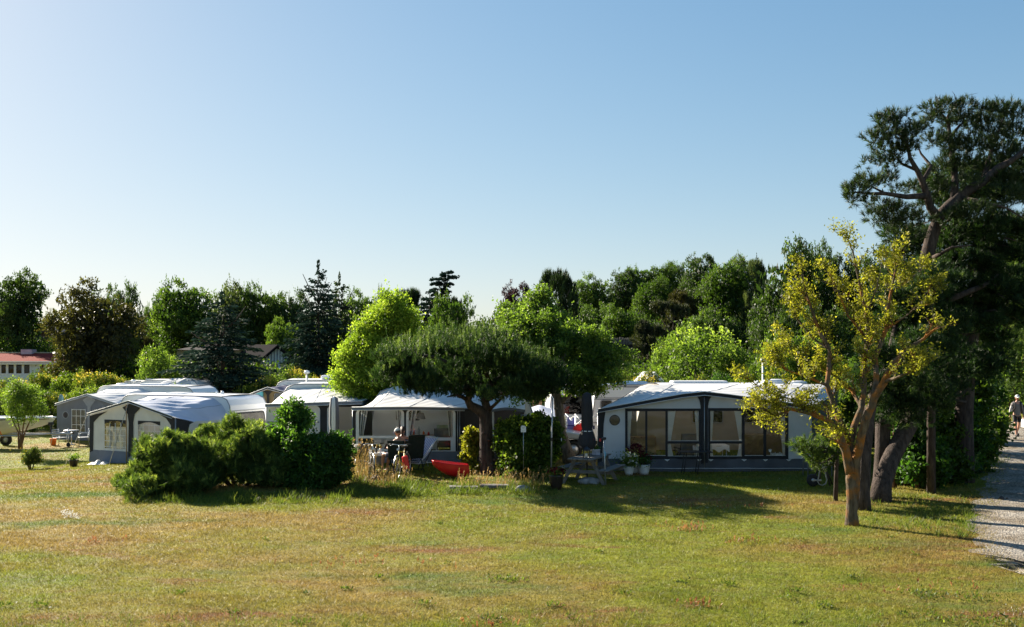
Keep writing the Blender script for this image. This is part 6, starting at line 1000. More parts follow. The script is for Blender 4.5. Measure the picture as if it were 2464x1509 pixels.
rz_ = Z(829.5, YK); ez = Z(862, YK); bz = Z(875, YK)
# the gable faces the camera; ridge runs back and to the west
g0 = X(622, YK)-x0; g1 = X(706, YK)-x0; gm = X(671, YK)-x0; dxr = -7.0
MB().add([(g0-.2, -.5, Z(876, YK)), (gm, -.5, rz_), (gm+dxr*1.2, 7, rz_+.15), (g0+dxr*1.2, 7, Z(876, YK)), (gm, -.5, rz_-.14), (g0-.2, -.5, Z(876, YK)-.14)], [(0, 1, 2, 3), (0, 5, 4, 1)]).build('roof', M['darkroof'], t)
MB().add([(g1+.2, -.5, Z(862, YK)), (gm, -.5, rz_), (gm+dxr*1.2, 7, rz_+.15), (g1+dxr*1.2, 7, Z(862, YK)), (gm, -.5, rz_-.14), (g1+.2, -.5, Z(862, YK)-.14)], [(0, 1, 2, 3), (0, 5, 4, 1)]).build('roof_slope', M['darkroof'], t)
MB().add([(g0+.1, 0, bz), (g1, 0, bz), (g1, 0, ez-.05), (gm, 0, rz_-.15), (g0+.1, 0, bz+.02)], [(0, 1, 2, 3, 4)]).build('gable_boards', M['wallwhite'], t); bt = MB()
for i in range(11):
    xx = g0+.35+i*(g1-g0-.5)/10; zt = (bz+(rz_-bz)*(xx-g0)/(gm-g0)) if xx < gm else rz_+(ez-rz_)*(xx-gm)/(g1-gm); bt.box(xx-.03, xx+.03, -.03, -.004, bz, zt-.12)
bt.build('battens', M['dkblue'], t); MB().box(g0+.15, g1, -.06, .2, -.2, bz).build('wall', M['brick'], t); MB().tube([(gm+.05, -.15, 0), (gm+.05, -.15, bz)], .09, 8).build('downpipe', M['white_trim'], t)
MB().add([(0, 2, Z(842, YK)), (g0, 2, Z(842, YK)), (g0, 7, Z(834, YK+5)), (0, 7, Z(834, YK+5))], [(0, 1, 2, 3)]).build('wing_roof', M['darkroof'], t); MB().box(.2, g0+.2, 2.3, 7, -.2, Z(843, YK)).build('wing_wall', M['brick'], t)
YO = 112.0; x0 = X(-20, YO); t = thing('dark_bungalow', 'dark wooden bungalow with low roofs behind the lone oak', 'house', (x0, YO, 0)); zt = Z(788, YO)
for (a, b, pk, e, nm) in [(-20, 58, 790, 801, 'roof'), (70, 134, 785, 798, 'wing_roof')]: MB().prism([(X(a, YO)-x0, Z(e, YO)), (X((a+b*2)/3, YO)-x0, Z(pk, YO)), (X(b, YO)-x0, Z(e, YO)), (X(b, YO)-x0, Z(e+2, YO)), (X(a, YO)-x0, Z(e+2, YO))], 0, 5).build(nm, M['darkwood'], t)
MB().box(.5, X(128, YO)-x0, .5, 5, -.2, Z(801, YO)).build('wall', M['darkwood'], t); MB().box(X(-14, YO)-x0, X(13, YO)-x0, -1.2, .4, Z(806, YO), Z(804, YO)).build('awning_blind', M['lilac'], t)
for a in (2, 22, 38, 50): MB().box(X(a, YO)-x0, X(a+8, YO)-x0, .44, .49, Z(826, YO), Z(806, YO)).build('window', M['darkpane'], t)
# palisade on the slope
YW = 88.0; x0 = X(1392, YW); t = thing('palisade', 'dark retaining wall topped with upright weathered stakes on the wooded slope', 'fence', (x0, YW, 0)); xw = X(1548, YW)-x0; st = MB()
for i in range(40):
    xx = i*xw/40+r4.uniform(-.02, .02); st.box(xx, xx+.09, -.05, .05, Z(829, YW), Z(812+r4.uniform(-1.5, 1.5), YW))
st.build('stakes', M['weath'], t); MB().box(0, xw, 0, .3, Z(830, YW), Z(817, YW)).build('boards', M['darkwood'], t); MB().box(0, xw, -.02, .5, -.3, Z(830, YW)).build('retaining_wall', M['darkroof'], t)
# ------------------------------------------------------------------ boat on its trailer
YL = 48.5; bx = X(20, YL); zg = G(bx, YL); t = thing('motor_boat', 'pale open motorboat resting on its trailer behind the young willow', 'boat', (X(134, YL), YL, Z(1007, YL))); Lb = 5.4
def hullf(u, v):     # u along from bow, v from keel to rim, both sides
    s = -1 if v < .5 else 1; q = abs(2*v-1); x = -Lb*u; beam = .95*(1-(1-u)**2.6)**.7; keel = -.78*(min(1, u*2.1))**.55+.0; rim = .03+.03*(1-u)
    return (x-(0 if u else 0)+.0, s*beam*min(1, q*1.15)**.6*(.55+.45*q), (keel+(rim-keel)*q**1.25) if u > .001 else rim-(1-q)*.02)
MB().grid(hullf, 40, 24).build('hull', M['hull'], t, fix=False)
for s in (-1, 1):
    pts = [( -Lb*u, s*(.95*(1-(1-u)**2.6)**.7)+s*.01, .03+.03*(1-u)) for u in [i/24 for i in range(25)]]
    MB().tube(pts, .045, 6).build('gunwale', M['white'], t); MB().tube([(p[0], p[1]+s*.012, p[2]-.07) for p in pts[1:]], .016, 5).build('rubbing_strake', M['blackmetal'], t)
MB().grid(lambda u, v: (-Lb*u*.98-.03, (v*2-1)*.93*(1-(1-u)**2.6)**.7, .03+.04*math.sin(math.pi*v)), 20, 8).build('deck', M['white'], t, fix=False)
MB().tube([(0, 0, .05), (-.1, .02, .10), (-.2, 0, .06)], .02, 6).build('bow_cleat', M['dkblue'], t)
sx = X(10, YL)-X(134, YL); st_ = MB(); st_.tube([(sx, -.95, .06), (sx-.02, -.93, -.2), (sx+.12, -.60, -.62), (sx+.18, -.5, -.85)], .03, 5); o = st_.build('lashing_strap', M['orange']); o.location = t.location; tag(o, 'orange lashing strap over the side of the boat', 'strap')
t = thing('boat_trailer', 'galvanised boat trailer with a jockey wheel under the boat', 'trailer', (X(172, YL), YL, zg)); hz = Z(1043, YL)-zg
MB().tube([(.05, 0, hz), (-1.2, 0, hz-.02), (-6, 0, hz-.02)], .05, 6).tube([(-1.2, 0, hz-.04), (-2.6, -.7, hz-.06), (-6, -.75, hz-.06)], .035, 6).tube([(-1.2, 0, hz-.04), (-2.6, .7, hz-.06), (-6, .75, hz-.06)], .035, 6).build('frame', M['steel'], t)
MB().tube([(-.15, 0, hz+.25), (-.15, 0, .12)], .03, 6).build('jockey_post', M['steel'], t); MB().lathe([(0, -.05), (.09, -.05), (.11, 0), (.09, .05), (0, .05)], (0, 0, 0), 14, Matrix.Translation((-.15, 0, .11)) @ Matrix.Rotation(R(90), 4, 'X')).build('jockey_wheel', M['rubber'], t)
MB().tube([(-.02, 0, hz), (.12, 0, hz+.03)], .05, 8).build('coupling', M['blackmetal'], t); MB().tube([(-1.0, 0, hz), (-1.0, 0, hz+.45)], .04, 6).bbox(-1.1, -.9, -.1, .1, hz+.4, hz+.55, .02).build('winch_post', M['blackmetal'], t)
for s in (-.8, .8):
    Mx = Matrix.Translation((X(-6, YL)-X(172, YL), s, .29)) @ Matrix.Rotation(R(90), 4, 'X'); wh = MB().lathe([(.16, -.09), (.27, -.09), (.29, -.05), (.29, .05), (.27, .09), (.16, .09)], (0, 0, 0), 18, Mx).build('wheel', M['rubber'], t); MB().lathe([(0, -.04), (.16, -.06), (.16, .06), (0, .04)], (0, 0, 0), 12, Mx).build('rim', M['steel'], wh)
def alu_chair(label, px, Y, rz):
    bx = X(px, Y); t = thing('aluminium_chair', label, 'chair', (bx, Y, G(bx, Y)), rz, 'aluminium bistro chairs')
    MB().bbox(-.24, .24, -.22, .24, .43, .455, .01).build('seat', M['alu'], t)
    for s in (-1, 1): MB().tube([(s*.26, -.22, 0), (s*.25, -.20, .64), (s*.25, -.10, .67), (s*.25, .18, .66)], .014, 6).build('leg', M['alu'], t); MB().tube([(s*.25, .32, 0), (s*.24, .20, .45), (s*.23, .27, .86)], .014, 6).build('leg', M['alu'], t)
    mb = MB(); [mb.bbox(-.22, .22, .225+.02*k, .235+.02*k, .52+.09*k, .57+.09*k, .008) for k in range(4)]; mb.build('backrest', M['alu'], t); return t
alu_chair('silver bistro chair with its back to the boat', 143, 48.8, R(70)); alu_chair('silver bistro chair nearest the blue-roofed awning', 201, 48.8, R(-60))
t = thing('bistro_table', 'small round table between the two silver chairs', 'table', (X(172, 49.6), 49.6, G(X(172, 49.6), 49.6))); MB().lathe([(0, .70), (.36, .70), (.36, .73), (0, .73)], (0, 0, 0), 20).build('tabletop', M['alu'], t); MB().tube([(0, 0, 0), (0, 0, .7)], .03, 8).lathe([(0, 0), (.22, 0), (.2, .03), (0, .05)], (0, 0, 0), 16).build('pedestal', M['alu'], t)
o = MB().lathe([(0, 0), (.12, 0), (.16, .32), (.17, .34), (.14, .34), (0, .3)], (0, 0, 0), 16).build('bucket', M['orange']); bx = X(128, 49.4); o.location = (bx, 49.4, G(bx, 49.4)+0.0); tag(o, 'orange bucket beside the silver chairs', 'bucket')
def parasol(name, label, px, Y, ztop, zbot, rmax, m, m2=None, z0=None, flarebot=False, n=24, lean=0):
    bx = X(px, Y); z0 = G(bx, Y) if z0 is None else z0; t = thing(name, label, 'parasol', (bx, Y, z0)); a, b = ztop-z0, zbot-z0; h = a-b
    MB().tube([(0, 0, 0), (0, 0, a)], .022, 8).build('pole', M['alu' if m2 else 'darkwood'], t)
    prof = [(0, a), (.035, a-.005), (rmax*.75, a-.06), (rmax*.95, a-h*.25), (rmax, b+h*.42), (rmax*.85, b+h*.36 if flarebot else b+h*.3)]+([(rmax*1.25, b+h*.26), (rmax*1.65, b+h*.10), (rmax*1.1, b)] if flarebot else [(rmax*1.15, b+h*.10), (rmax*.9, b)])
    mb = MB(); vs = []; m_ = len(prof)
    for r, z in prof:
        for k in range(n): q = 2*math.pi*k/n; rr = r*(1+(.16 if k % 3 == 0 else -.10)*(r > .04)); vs.append((rr*math.cos(q), rr*math.sin(q), z+(.03*math.sin(k*2.1) if z < b+.05 else 0)))
    mb.v = vs
    for i in range(m_-1):
        for k in range(n): mb.f.append((i*n+k, i*n+(k+1) % n, (i+1)*n+(k+1) % n, (i+1)*n+k)); mb.sm.append(True); mb.mi.append((1 if (k//4) % 2 else 0) if m2 else 0)
    mb.build('canopy', [M[m]]+([M[m2]] if m2 else []), t); return t
tp = parasol('closed_parasol', 'black closed parasol standing through the picnic table, tied with white cord', 1412, 28.2, Z(944, 28.2), Z(1080, 28.2), .145, 'black', None, 0, True); MB().lathe([(.15, 0), (.155, .012), (.15, .024)], (0, 0, Z(1038, 28.2)), 20).build('cord', M['white_trim'], tp)
parasol('closed_parasol', 'closed striped grey and white parasol in the dark gap between the awnings', 803.5, 33.5, Z(954, 33.5), Z(1066, 33.5), .15, 'curtain', 'dgrey')
parasol('closed_parasol', 'closed teal parasol behind the grey awning eave', 147, 54, Z(949, 54), Z(985, 54), .12, 'teal')
# ------------------------------------------------------------------ picnic table group
fc, bc = Vector((X(1402, 27.75), 27.75, 0)), Vector((X(1436, 28.75), 28.9, 0)); ax = (bc-fc).normalized(); t = thing('picnic_table', 'weathered wooden picnic table with attached benches under the black parasol', 'picnic table', (fc+bc)/2, math.atan2(ax.y, ax.x)-math.pi/2); Ld = 1.75
for k in range(5): MB().bbox(-.37+k*.15, -.235+k*.15, -Ld/2, Ld/2, .705, .745, .008).build('tabletop_plank', M['weath'], t)
for s in (-1, 1):
    for k in range(2): MB().bbox(s*.66-.14+k*.145, s*.66-.005+k*.145, -Ld/2, Ld/2, .41, .45, .008).build('bench_plank', M['weath'], t)
for y in (-.58, .58):
    for s in (-1, 1): Mx = Matrix.Translation((s*.42, y, .35)) @ Matrix.Rotation(R(-s*28), 4, 'Y'); MB().bbox(-.05, .05, -.02, .02, -.40, .40, .008, Mx).build('leg', M['weath'], t)
    MB().bbox(-.80, .80, y+.024-.02, y+.06-.02+.006, .31, .40, .008).build('bench_bearer', M['weath'], t); MB().bbox(-.36, .36, y+.024, y+.06, .62, .70, .008).build('top_bearer', M['weath'], t)
tz = .745
t = thing('lantern', 'black glazed lantern standing on the picnic table', 'lantern', (X(1409.5, 27.9), 27.75, tz)); fr_ = MB()
for sx in (-.08, .08):
    for sy in (-.08, .08): fr_.box(sx-.008, sx+.008, sy-.008, sy+.008, 0, .22)
fr_.box(-.095, .095, -.095, .095, 0, .02).box(-.095, .095, -.095, .095, .21, .235).lathe([(.12, .235), (.04, .30), (.03, .32), (0, .32)], (0, 0, 0), 4).tube([(-.03, 0, .32), (0, 0, .37), (.03, 0, .32)], .005, 4); fr_.build('frame', M['blackmetal'], t); MB().box(-.075, .075, -.075, .075, .022, .208).build('glass', M['clear'], t); MB().lathe([(0, .02), (.035, .02), (.035, .13), (0, .13)], (0, 0, 0), 12).build('candle', M['white_trim'], t)
t = thing('flower_box', 'pale flower box with a frilly blue pattern on the far end of the picnic table', 'planter', (X(1433, 28.6), 28.55, tz)); MB().bbox(-.11, .11, -.09, .09, 0, .15, .01).build('box', M['lilac'], t); MB().box(-.115, .115, -.095, .095, .15, .165).build('rim', M['white_trim'], t); p_ = g4.normal(size=(160, 3))*np.array([.06, .05, .03])+np.array([0, 0, .2]); npmesh('plant', leafquads(p_, .05, up=1, g=g4), 4, g4.random(160), L['elder'], t)
t = thing('washing_line', 'taut dark washing line with coloured pegs between steel pole and stand', 'washing line', (X(1327, 29), 29, Z(1056, 29))); ea = Vector((0, 0, 0)); eb = P(1450, 1057, 27.9)-t.location; MB().tube([ea, (ea+eb)/2+Vector((0, 0, -.015)), eb], .006, 5).build('line', M['blackmetal'], t)
for f, m_ in ((.84, 'red'), (.82, 'dkblue'), (.2, 'white_trim'), (.94, 'red'), (.96, 'red')): q = ea.lerp(eb, f*.98) if f < .9 else ea.lerp(eb, f); MB().box(q.x-.01, q.x+.01, q.y-.01, q.y+.01, q.z-.06, q.z+.02).build('clothes_peg', M[m_], t)
t = thing('steel_pole', 'tall grey steel pole rising behind the dark glazed pot', 'pole', (X(1326, 29), 29, 0)); MB().tube([(0, 0, -.05), (.01, 0, Z(1056, 29)), (.035, 0, Z(956, 29))], .022, 8).build('shaft', M['steel'], t); MB().lathe([(.035, -.05), (.035, .05)], (.01, 0, Z(1057, 29)), 10).build('clamp', M['blackmetal'], t)
t = thing('steel_stand', 'short grey steel stand with a black cap beside the picnic bench', 'pole', (X(1457, 27.5), 27.5, 0)); MB().tube([(0, 0, -.03), (-.05, 0, Z(1056, 27.5))], .02, 8).build('shaft', M['steel'], t); MB().tube([(-.05, .02, Z(1056, 27.5)), (-.09, .06, .66)], .010, 6).build('brace', M['steel'], t); MB().bbox(-.11, .01, -.05, .05, Z(1058, 27.5), Z(1052, 27.5), .02).build('cap', M['blackmetal'], t); MB().tube([(-.03, -.02, .95), (.0, -.03, .85), (-.02, -.02, .78)], .012, 5).build('cord', M['teal_light'], t)
def rock(label, px, py, w_, h_, name='boulder', Y=None, m='stone'):
    Y = Y or CAMZ*F/(py-HY); bx = X(px, Y); bm = bmesh.new(); bmesh.ops.create_icosphere(bm, subdivisions=3, radius=1)
    for v in bm.verts: n_ = noise.noise(v.co*1.3+Vector((px, 0, 0)))*.35+noise.noise(v.co*3.1)*.12; v.co = Vector((v.co.x*w_/2, v.co.y*w_*.4, max(v.co.z, -.3)*h_*.8))*(1+n_)
    me = bpy.data.meshes.new(name); bm.to_mesh(me); bm.free(); me.materials.append(M[m]); o = link(name, me); o.location = (bx, Y, G(bx, Y)+h_*.12); me.polygons.foreach_set('use_smooth', [True]*len(me.polygons)); return tag(o, label, 'rock')
rock('grey boulder in the shade under the picnic table', 1420, 1163, .62, .2); rock('flat grey boulder at the foot of the dry grass by the hedge', 1258, 1181, .42, .18); rock('small dark stone lying in the weeds near the bicycles', 903, 1158, .26, .16, m='darkwood')
for (a, b, py, lb) in [(1080, 1150, 1181, 'dark weathered plank lying in front of the umbrella-shaped pine'), (1154, 1224, 1177, 'second dark plank end to end with the first, closer to the boulder')]:
    Y = CAMZ*F/(py-HY); o = MB().bbox(0, X(b, Y)-X(a, Y), 0, .32, 0, .075, .01).build('plank', M['concrete']); o.location = (X(a, Y), Y, .035); o.rotation_euler = (0, R(1), R(3)); tag(o, lb, 'plank', 'planks in the grass')
# sign on the hedge
t = thing('sign', 'small white sign hung on the hedge', 'sign', P(1259, 1033, 29.05)); t.location.z = Z(1040, 29.05); MB().prism(rrect(-.075, .075, 0, .17, .012), 0, .006).prism(rrect(-.06, .04, .165, .192, .008), 0, .006).build('board', M['white_trim'], t)
mk = MB(); mk.box(-.04, .035, -.004, -.001, .135, .142).box(-.045, .03, -.004, -.001, .12, .126).box(-.03, .03, -.004, -.001, .105, .110).build('printed_lines', M['grey_trim'], t); text('2 7', .05, M['grey_trim'], t, (0, -.004, .03), (R(90), 0, 0))
MB().tube([(0, .02, -1.1), (0, .02, .15)], .01, 5).build('stake', M['steel'], t)
# rope loop, arm and wheel under the pine sapling
Yj = 27.3; t = thing('rope_loop', 'long loop of rope hanging over a low wooden trestle under the pine sapling', 'rope', (X(1977, Yj), Yj, 0)); lp = [P(1970+a, b, Yj)-Vector((X(1977, Yj), Yj, 0)) for a, b in ((3, 1118), (2, 1126), (1, 1135), (-1, 1148), (-3, 1158), (0, 1165), (8, 1168), (16, 1164), (19, 1155), (16, 1142), (12, 1130), (8, 1123))]; MB().tube(lp, .018, 6, closed=True).build('loop', M['rope'], t); MB().tube([P(1968, 1127, Yj-.03)-Vector((X(1977, Yj), Yj, 0)), P(1984, 1125, Yj-.03)-Vector((X(1977, Yj), Yj, 0))], .03, 6).build('knot', M['rope'], t)
t = thing('wooden_trestle', 'low dark wooden trestle carrying the rope loop', 'trestle', (X(1982, 27.6), 27.6, 0))
for (a, b) in (((-.10, -.05, .6), (-.16, -.1, 0)), ((.0, -.05, .6), (.12, -.15, 0)), ((.0, .05, .6), (.28, .12, 0)), ((-.1, .1, .6), (-.25, .25, 0))): MB().tube([a, b], .022, 6).build('leg', M['darkwood'], t)
MB().tube([(-.2, 0, .60), (.45, .1, .56)], .035, 7).build('beam', M['darkwood'], t)
t = thing('trailer_wheel', 'small black wheel on a steel arm lying beside the rope loop', 'wheel', (X(1955, 27.4), 27.4, 0)); MB().lathe([(.05, -.05), (.15, -.055), (.175, 0), (.15, .055), (.05, .05)], (0, 0, 0), 20, Matrix.Translation((0, 0, .17)) @ Matrix.Rotation(R(80), 4, 'X')).build('tyre', M['rubber'], t); MB().bbox(-.02, .22, -.07, -.03, .15, .20, .01).build('arm', M['steel'], t); MB().lathe([(0, -.06), (.05, -.06), (.05, .06), (0, .06)], (0, 0, 0), 12, Matrix.Translation((0, 0, .17)) @ Matrix.Rotation(R(80), 4, 'X')).build('hub', M['steel'], t)
t = thing('garden_table', 'white-topped table glimpsed behind the pine sapling', 'table', (X(1966, 29.5), 29.5, 0)); MB().bbox(-.4, .4, -.3, .3, .88, .92, .01).build('tabletop', M['white_trim'], t)
for sx in (-.35, .35):
    for sy in (-.25, .25): MB().tube([(sx, sy, 0), (sx, sy, .88)], .02, 6).build('leg', M['dgrey'], t)
t = potted('small square black planter with pale green leaves on the open lawn', 177, 1114, 36.8, .16, .26, 'pot', 'bright', 60, .06, .2, up=.10)
# ------------------------------------------------------------------ sitting place before the middle awning
highchair('dark green padded folding chair in which the man in the cap sits', (X(960, 30.6), 30.6, .02), R(170), 'dkgreen', 'dkgreen', h=1.02)
highchair('empty-looking taller dark green folding chair beside the seated man', (X(992, 30.9), 30.9, .02), R(205), 'dkgreen', 'dkgreen', h=1.18)
t = thing('deck_chair', 'blue and white striped canvas deck chair beside the folding chairs', 'deck chair', (X(1022, 31.6), 31.6, .02), R(0)); cl = MB(); k = 16
for i in range(k):
    cl.cur = i % 2; cl.grid(lambda u, v, i=i: ((-.62+.92*v)+(i+u)/k*.0+.0, -.25+.5*(i+u)/k, .24+.70*v-.10*math.sin(math.pi*v)), 2, 14)
cl = cl.build('canvas', [M['curtain'], M['bluedark']], t, fix=False); t.rotation_euler = (0, 0, R(58))
for s in (-.27, .27): MB().tube([(-.66, s, .22), (.32, s, .97)], .018, 6).build('side_rail', M['white_trim'], t); MB().tube([(-.5, s*.9, .0), (.05, s*.9, .62)], .015, 6).build('leg', M['blackmetal'], t); MB().tube([(-.62, s*.9, .22), (.45, s*.9, .18)], .015, 6).build('leg', M['alu'], t); MB().tube([(.42, s*.9, .2), (.5, s*.9, 0)], .015, 6).build('foot', M['alu'], t)
for q in ((-.66, .22), (.32, .97)): MB().tube([(q[0], -.27, q[1]), (q[0], .27, q[1])], .016, 6).build('cross_bar', M['alu'], t)
# red dinghy
Yr = 29.3; t = thing('red_dinghy', 'small bright red plastic dinghy lying on the grass beside the bent pine', 'boat', (X(1083, Yr), Yr, .01), R(6)); Lr = X(1127, Yr)-X(1040, Yr)
def dh(u, v, o=0):
    th_ = v*math.pi; x = -Lr/2+Lr*u; wd = .34*math.sin(math.pi*min(1, .08+u*.80))**.6-o; kz = .40*(1-u)**3.0*1.0+.02*(u > .9)+o; top = .46-.09*u+.05*(1-u)**2; c = math.cos(th_); s_ = math.sin(th_)**.8
    return (x+(0), -c*wd*(1 if u > .01 else .2), top-(top-kz)*s_)
MB().grid(dh, 26, 16).build('hull', M['red'], t, fix=False); MB().grid(lambda u, v: dh(.02+u*.96, v, .018), 26, 16).build('inside', M['red'], t, fix=False)
for v in (0, 1): MB().tube([dh(i/26, v) for i in range(27)], .016, 6).build('rim', M['red'], t)
MB().tube([dh(1, v/10) for v in range(11)], .014, 6).build('stern_rim', M['red'], t); MB().bbox(.05, .22, -.26, .26, .30, .33, .01).build('seat', M['white_trim'], t)
# white trolley table and dark barbecue box
t = thing('side_table', 'low white folding table with dark drawers in front of the seated man', 'table', (X(896, 31), 31, .02)); MB().bbox(-.36, .36, -.22, .22, .46, .56, .015).build('tabletop', M['white_trim'], t); MB().bbox(-.30, .30, -.2, .2, .22, .44, .01).build('drawers', M['dgrey'], t)
for sx in (-.33, .33): MB().tube([(sx, -.18, 0), (sx, .18, .46)], .014, 6).build('leg', M['alu'], t); MB().tube([(sx, .18, 0), (sx, -.18, .46)], .014, 6).build('leg', M['alu'], t)
for i, (dx, m_, h_) in enumerate([(-.1, 'white_trim', .10), (.02, 'dkblue', .16), (.12, 'glassdark', .18), (.24, 'white_trim', .13)]): o = MB().lathe([(0, 0), (.035, 0), (.035, h_*.7), (.02, h_), (0, h_)], (0, 0, 0), 10).build('bottle' if m_ != 'white_trim' else 'mug', M[m_]); o.location = (X(896, 31)+dx, 31, .58); tag(o, ['small white mug', 'dark blue bottle', 'tall black bottle', 'taller white beaker'][i]+' on the low white folding table', 'bottle' if m_ != 'white_trim' else 'cup')
t = thing('kettle_barbecue', 'dark kettle barbecue half hidden by dry grass stalks', 'barbecue', (X(865, 30.8), 30.8, .02)); MB().lathe([(0, .36), (.15, .40), (.25, .50), (.28, .60), (.28, .62)], (0, 0, 0), 24).build('bowl', M['blackmetal'], t); MB().lathe([(.285, .62), (.27, .72), (.17, .82), (.05, .86), (0, .86)], (0, 0, 0), 24).build('lid', M['blackmetal'], t)
for a in (20, 140, 260): MB().tube([(math.cos(R(a))*.15, math.sin(R(a))*.15, .42), (math.cos(R(a))*.3, math.sin(R(a))*.3, 0)], .014, 6).build('leg', M['alu'], t)
MB().tube([(-.05, 0, .86), (-.04, 0, .90), (.04, 0, .90), (.05, 0, .86)], .01, 5).build('lid_handle', M['alu'], t)
# bicycles seen end on
def bicycle(label, px, Y, rz, paint, bag=False):
    bx = X(px, Y); t = thing('bicycle', label, 'bicycle', (bx, Y, G(bx, Y)), rz, None); r = .34
    for cy, nm in ((-.53, 'front_wheel'), (.53, 'rear_wheel')):
        Mx = Matrix.Translation((0, cy, r)); w_ = MB().tube([Mx @ Vector((0, math.cos(a)*r, math.sin(a)*r)) for a in [2*math.pi*i/28 for i in range(28)]], .020, 6, closed=True).build(nm, M['rubber'], t)
        MB().tube([Mx @ Vector((0, math.cos(a)*(r-.025), math.sin(a)*(r-.025))) for a in [2*math.pi*i/28 for i in range(28)]], .009, 5, closed=True).build('rim', M['alu'], w_); sp = MB()
        for i in range(14): a = 2*math.pi*i/14; sp.tube([Mx @ Vector((.02*(-1)**i, 0, 0)), Mx @ Vector((0, math.cos(a)*(r-.03), math.sin(a)*(r-.03)))], .0025, 3, cap=False)
        sp.build('spokes', M['alu'], w_)
    bb = (0, .10, .29); st = (0, .22, .78); hd = (0, -.36, .80); hb = (0, -.39, .66); rw = (0, .53, r)
    MB().tube([st, bb, hb, hd, (0, .20, .72)], .017, 7).tube([bb, rw], .010, 5).tube([(0, .20, .72), rw], .009, 5).build('frame', M[paint], t)
    for s in (-1, 1): MB().tube([(s*.02, -.39, .66), (s*.05, -.45, .55), (s*.05, -.53, r)], .012, 6).build('fork_blade', M[paint], t)
    MB().tube([hd, (0, -.34, .98)], .015, 6).build('stem', M['alu'], t); MB().tube([(-.32, -.26, .99), (-.16, -.36, 1.0), (0, -.36, .98), (.16, -.36, 1.0), (.32, -.26, .99)], .012, 6).build('handlebar', M['alu'], t)
    for s in (-1, 1): MB().tube([(s*.22, -.33, 1.0), (s*.33, -.25, .99)], .019, 6).build('grip', M['rubber'], t); MB().tube([(s*.18, -.38, .99), (s*.27, -.36, .96)], .007, 5).build('brake_lever', M['alu'], t)
    MB().bbox(-.07, .07, .10, .36, .86, .92, .03).build('saddle', M['rubber'], t); MB().tube([st, (0, .23, .88)], .013, 6).build('seat_post', M['alu'], t); MB().tube([(-.09, .10, .29), (.09, .10, .29)], .012, 6).tube([(.09, .10, .29), (.10, .03, .16)], .010, 5).tube([(-.09, .10, .29), (-.10, .17, .42)], .010, 5).build('crank', M['alu'], t)
    for s, y, z in ((1, .03, .16), (-1, .17, .42)): MB().box(s*.10, s*.19, y-.04, y+.04, z-.01, z+.01).build('pedal', M['rubber'], t)
    MB().lathe([(0, 0), (.035, 0), (.04, .03), (0, .04)], (0, 0, 0), 10, Matrix.Translation((0, -.44, .86)) @ Matrix.Rotation(R(90), 4, 'X')).build('headlight', M['white_trim'], t)
    for y0, y1 in ((-.8, -.2),): MB().tube([(0, -.53+math.cos(a)*(r+.035), r+math.sin(a)*(r+.035)) for a in [R(20+12*i) for i in range(13)]], .014, 5).build('mudguard', M['alu'], t)
    return t
bicycle('yellow-framed bicycle parked nose-on with a red bag hanging beside it', 968, 29.2, R(-10), 'yellow'); bicycle('dark bicycle with silver fork standing in the dry grass', 893, 29.5, R(14), 'blackmetal')
o = MB().bbox(-.09, .09, -.06, .06, .04, .44, .04).build('pannier_bag', M['red']); b_ = MB().tube([(-.06, 0, .5), (0, 0, .62), (.06, 0, .5)], .01, 5).build('strap', M['rubber'], o); o.location = (X(978, 29.1), 29.25, .22); o.rotation_euler = (0, R(-10), R(20)); tag(o, 'red bag hanging at the side of the yellow-framed bicycle', 'bag')
# ------------------------------------------------------------------ people
def skin_body(name, pts, edges, m, parent=None, levels=2, root=0):
    me = bpy.data.meshes.new(name); me.from_pydata([p[0] for p in pts], edges, []); o = link(name, me, parent); me.materials.append(m)
    md = o.modifiers.new('skin', 'SKIN'); md.use_smooth_shade = True; sv = me.skin_vertices[0].data
    for i, p in enumerate(pts): rr = p[1]; sv[i].radius = rr if isinstance(rr, tuple) else (rr, rr); sv[i].use_root = (i == root)
    s = o.modifiers.new('subsurf', 'SUBSURF'); s.levels = levels; s.render_levels = levels; return o
def hand(pts, edges, wrist_i, wrist, d, side, curl):
    """palm, five fingers of unequal length, thumb from the side of the palm"""
    d = d.normalized(); side = (side-d*side.dot(d)).normalized(); n_ = d.cross(side); palm = wrist+d*.075; pi = len(pts); pts.append((palm, (.036, .018))); edges.append((wrist_i, pi))
    for k, ln in enumerate((.070, .080, .074, .058)):
        b = palm+d*.02+side*(.030-.020*k); c = b+(d+curl*.5).normalized()*ln*.5; e = c+(d*.5+curl).normalized()*ln*.5; i = len(pts); pts += [(b, .0095), (c, .0085), (e, .006)]; edges += [(pi, i), (i, i+1), (i+1, i+2)]
    b = wrist+d*.035+side*.03; c = b+(d+side).normalized()*.035; e = c+(d+curl*.4).normalized()*.028; i = len(pts); pts += [(b, .012), (c, .010), (e, .007)]; edges += [(wrist_i, i), (i, i+1), (i+1, i+2)]
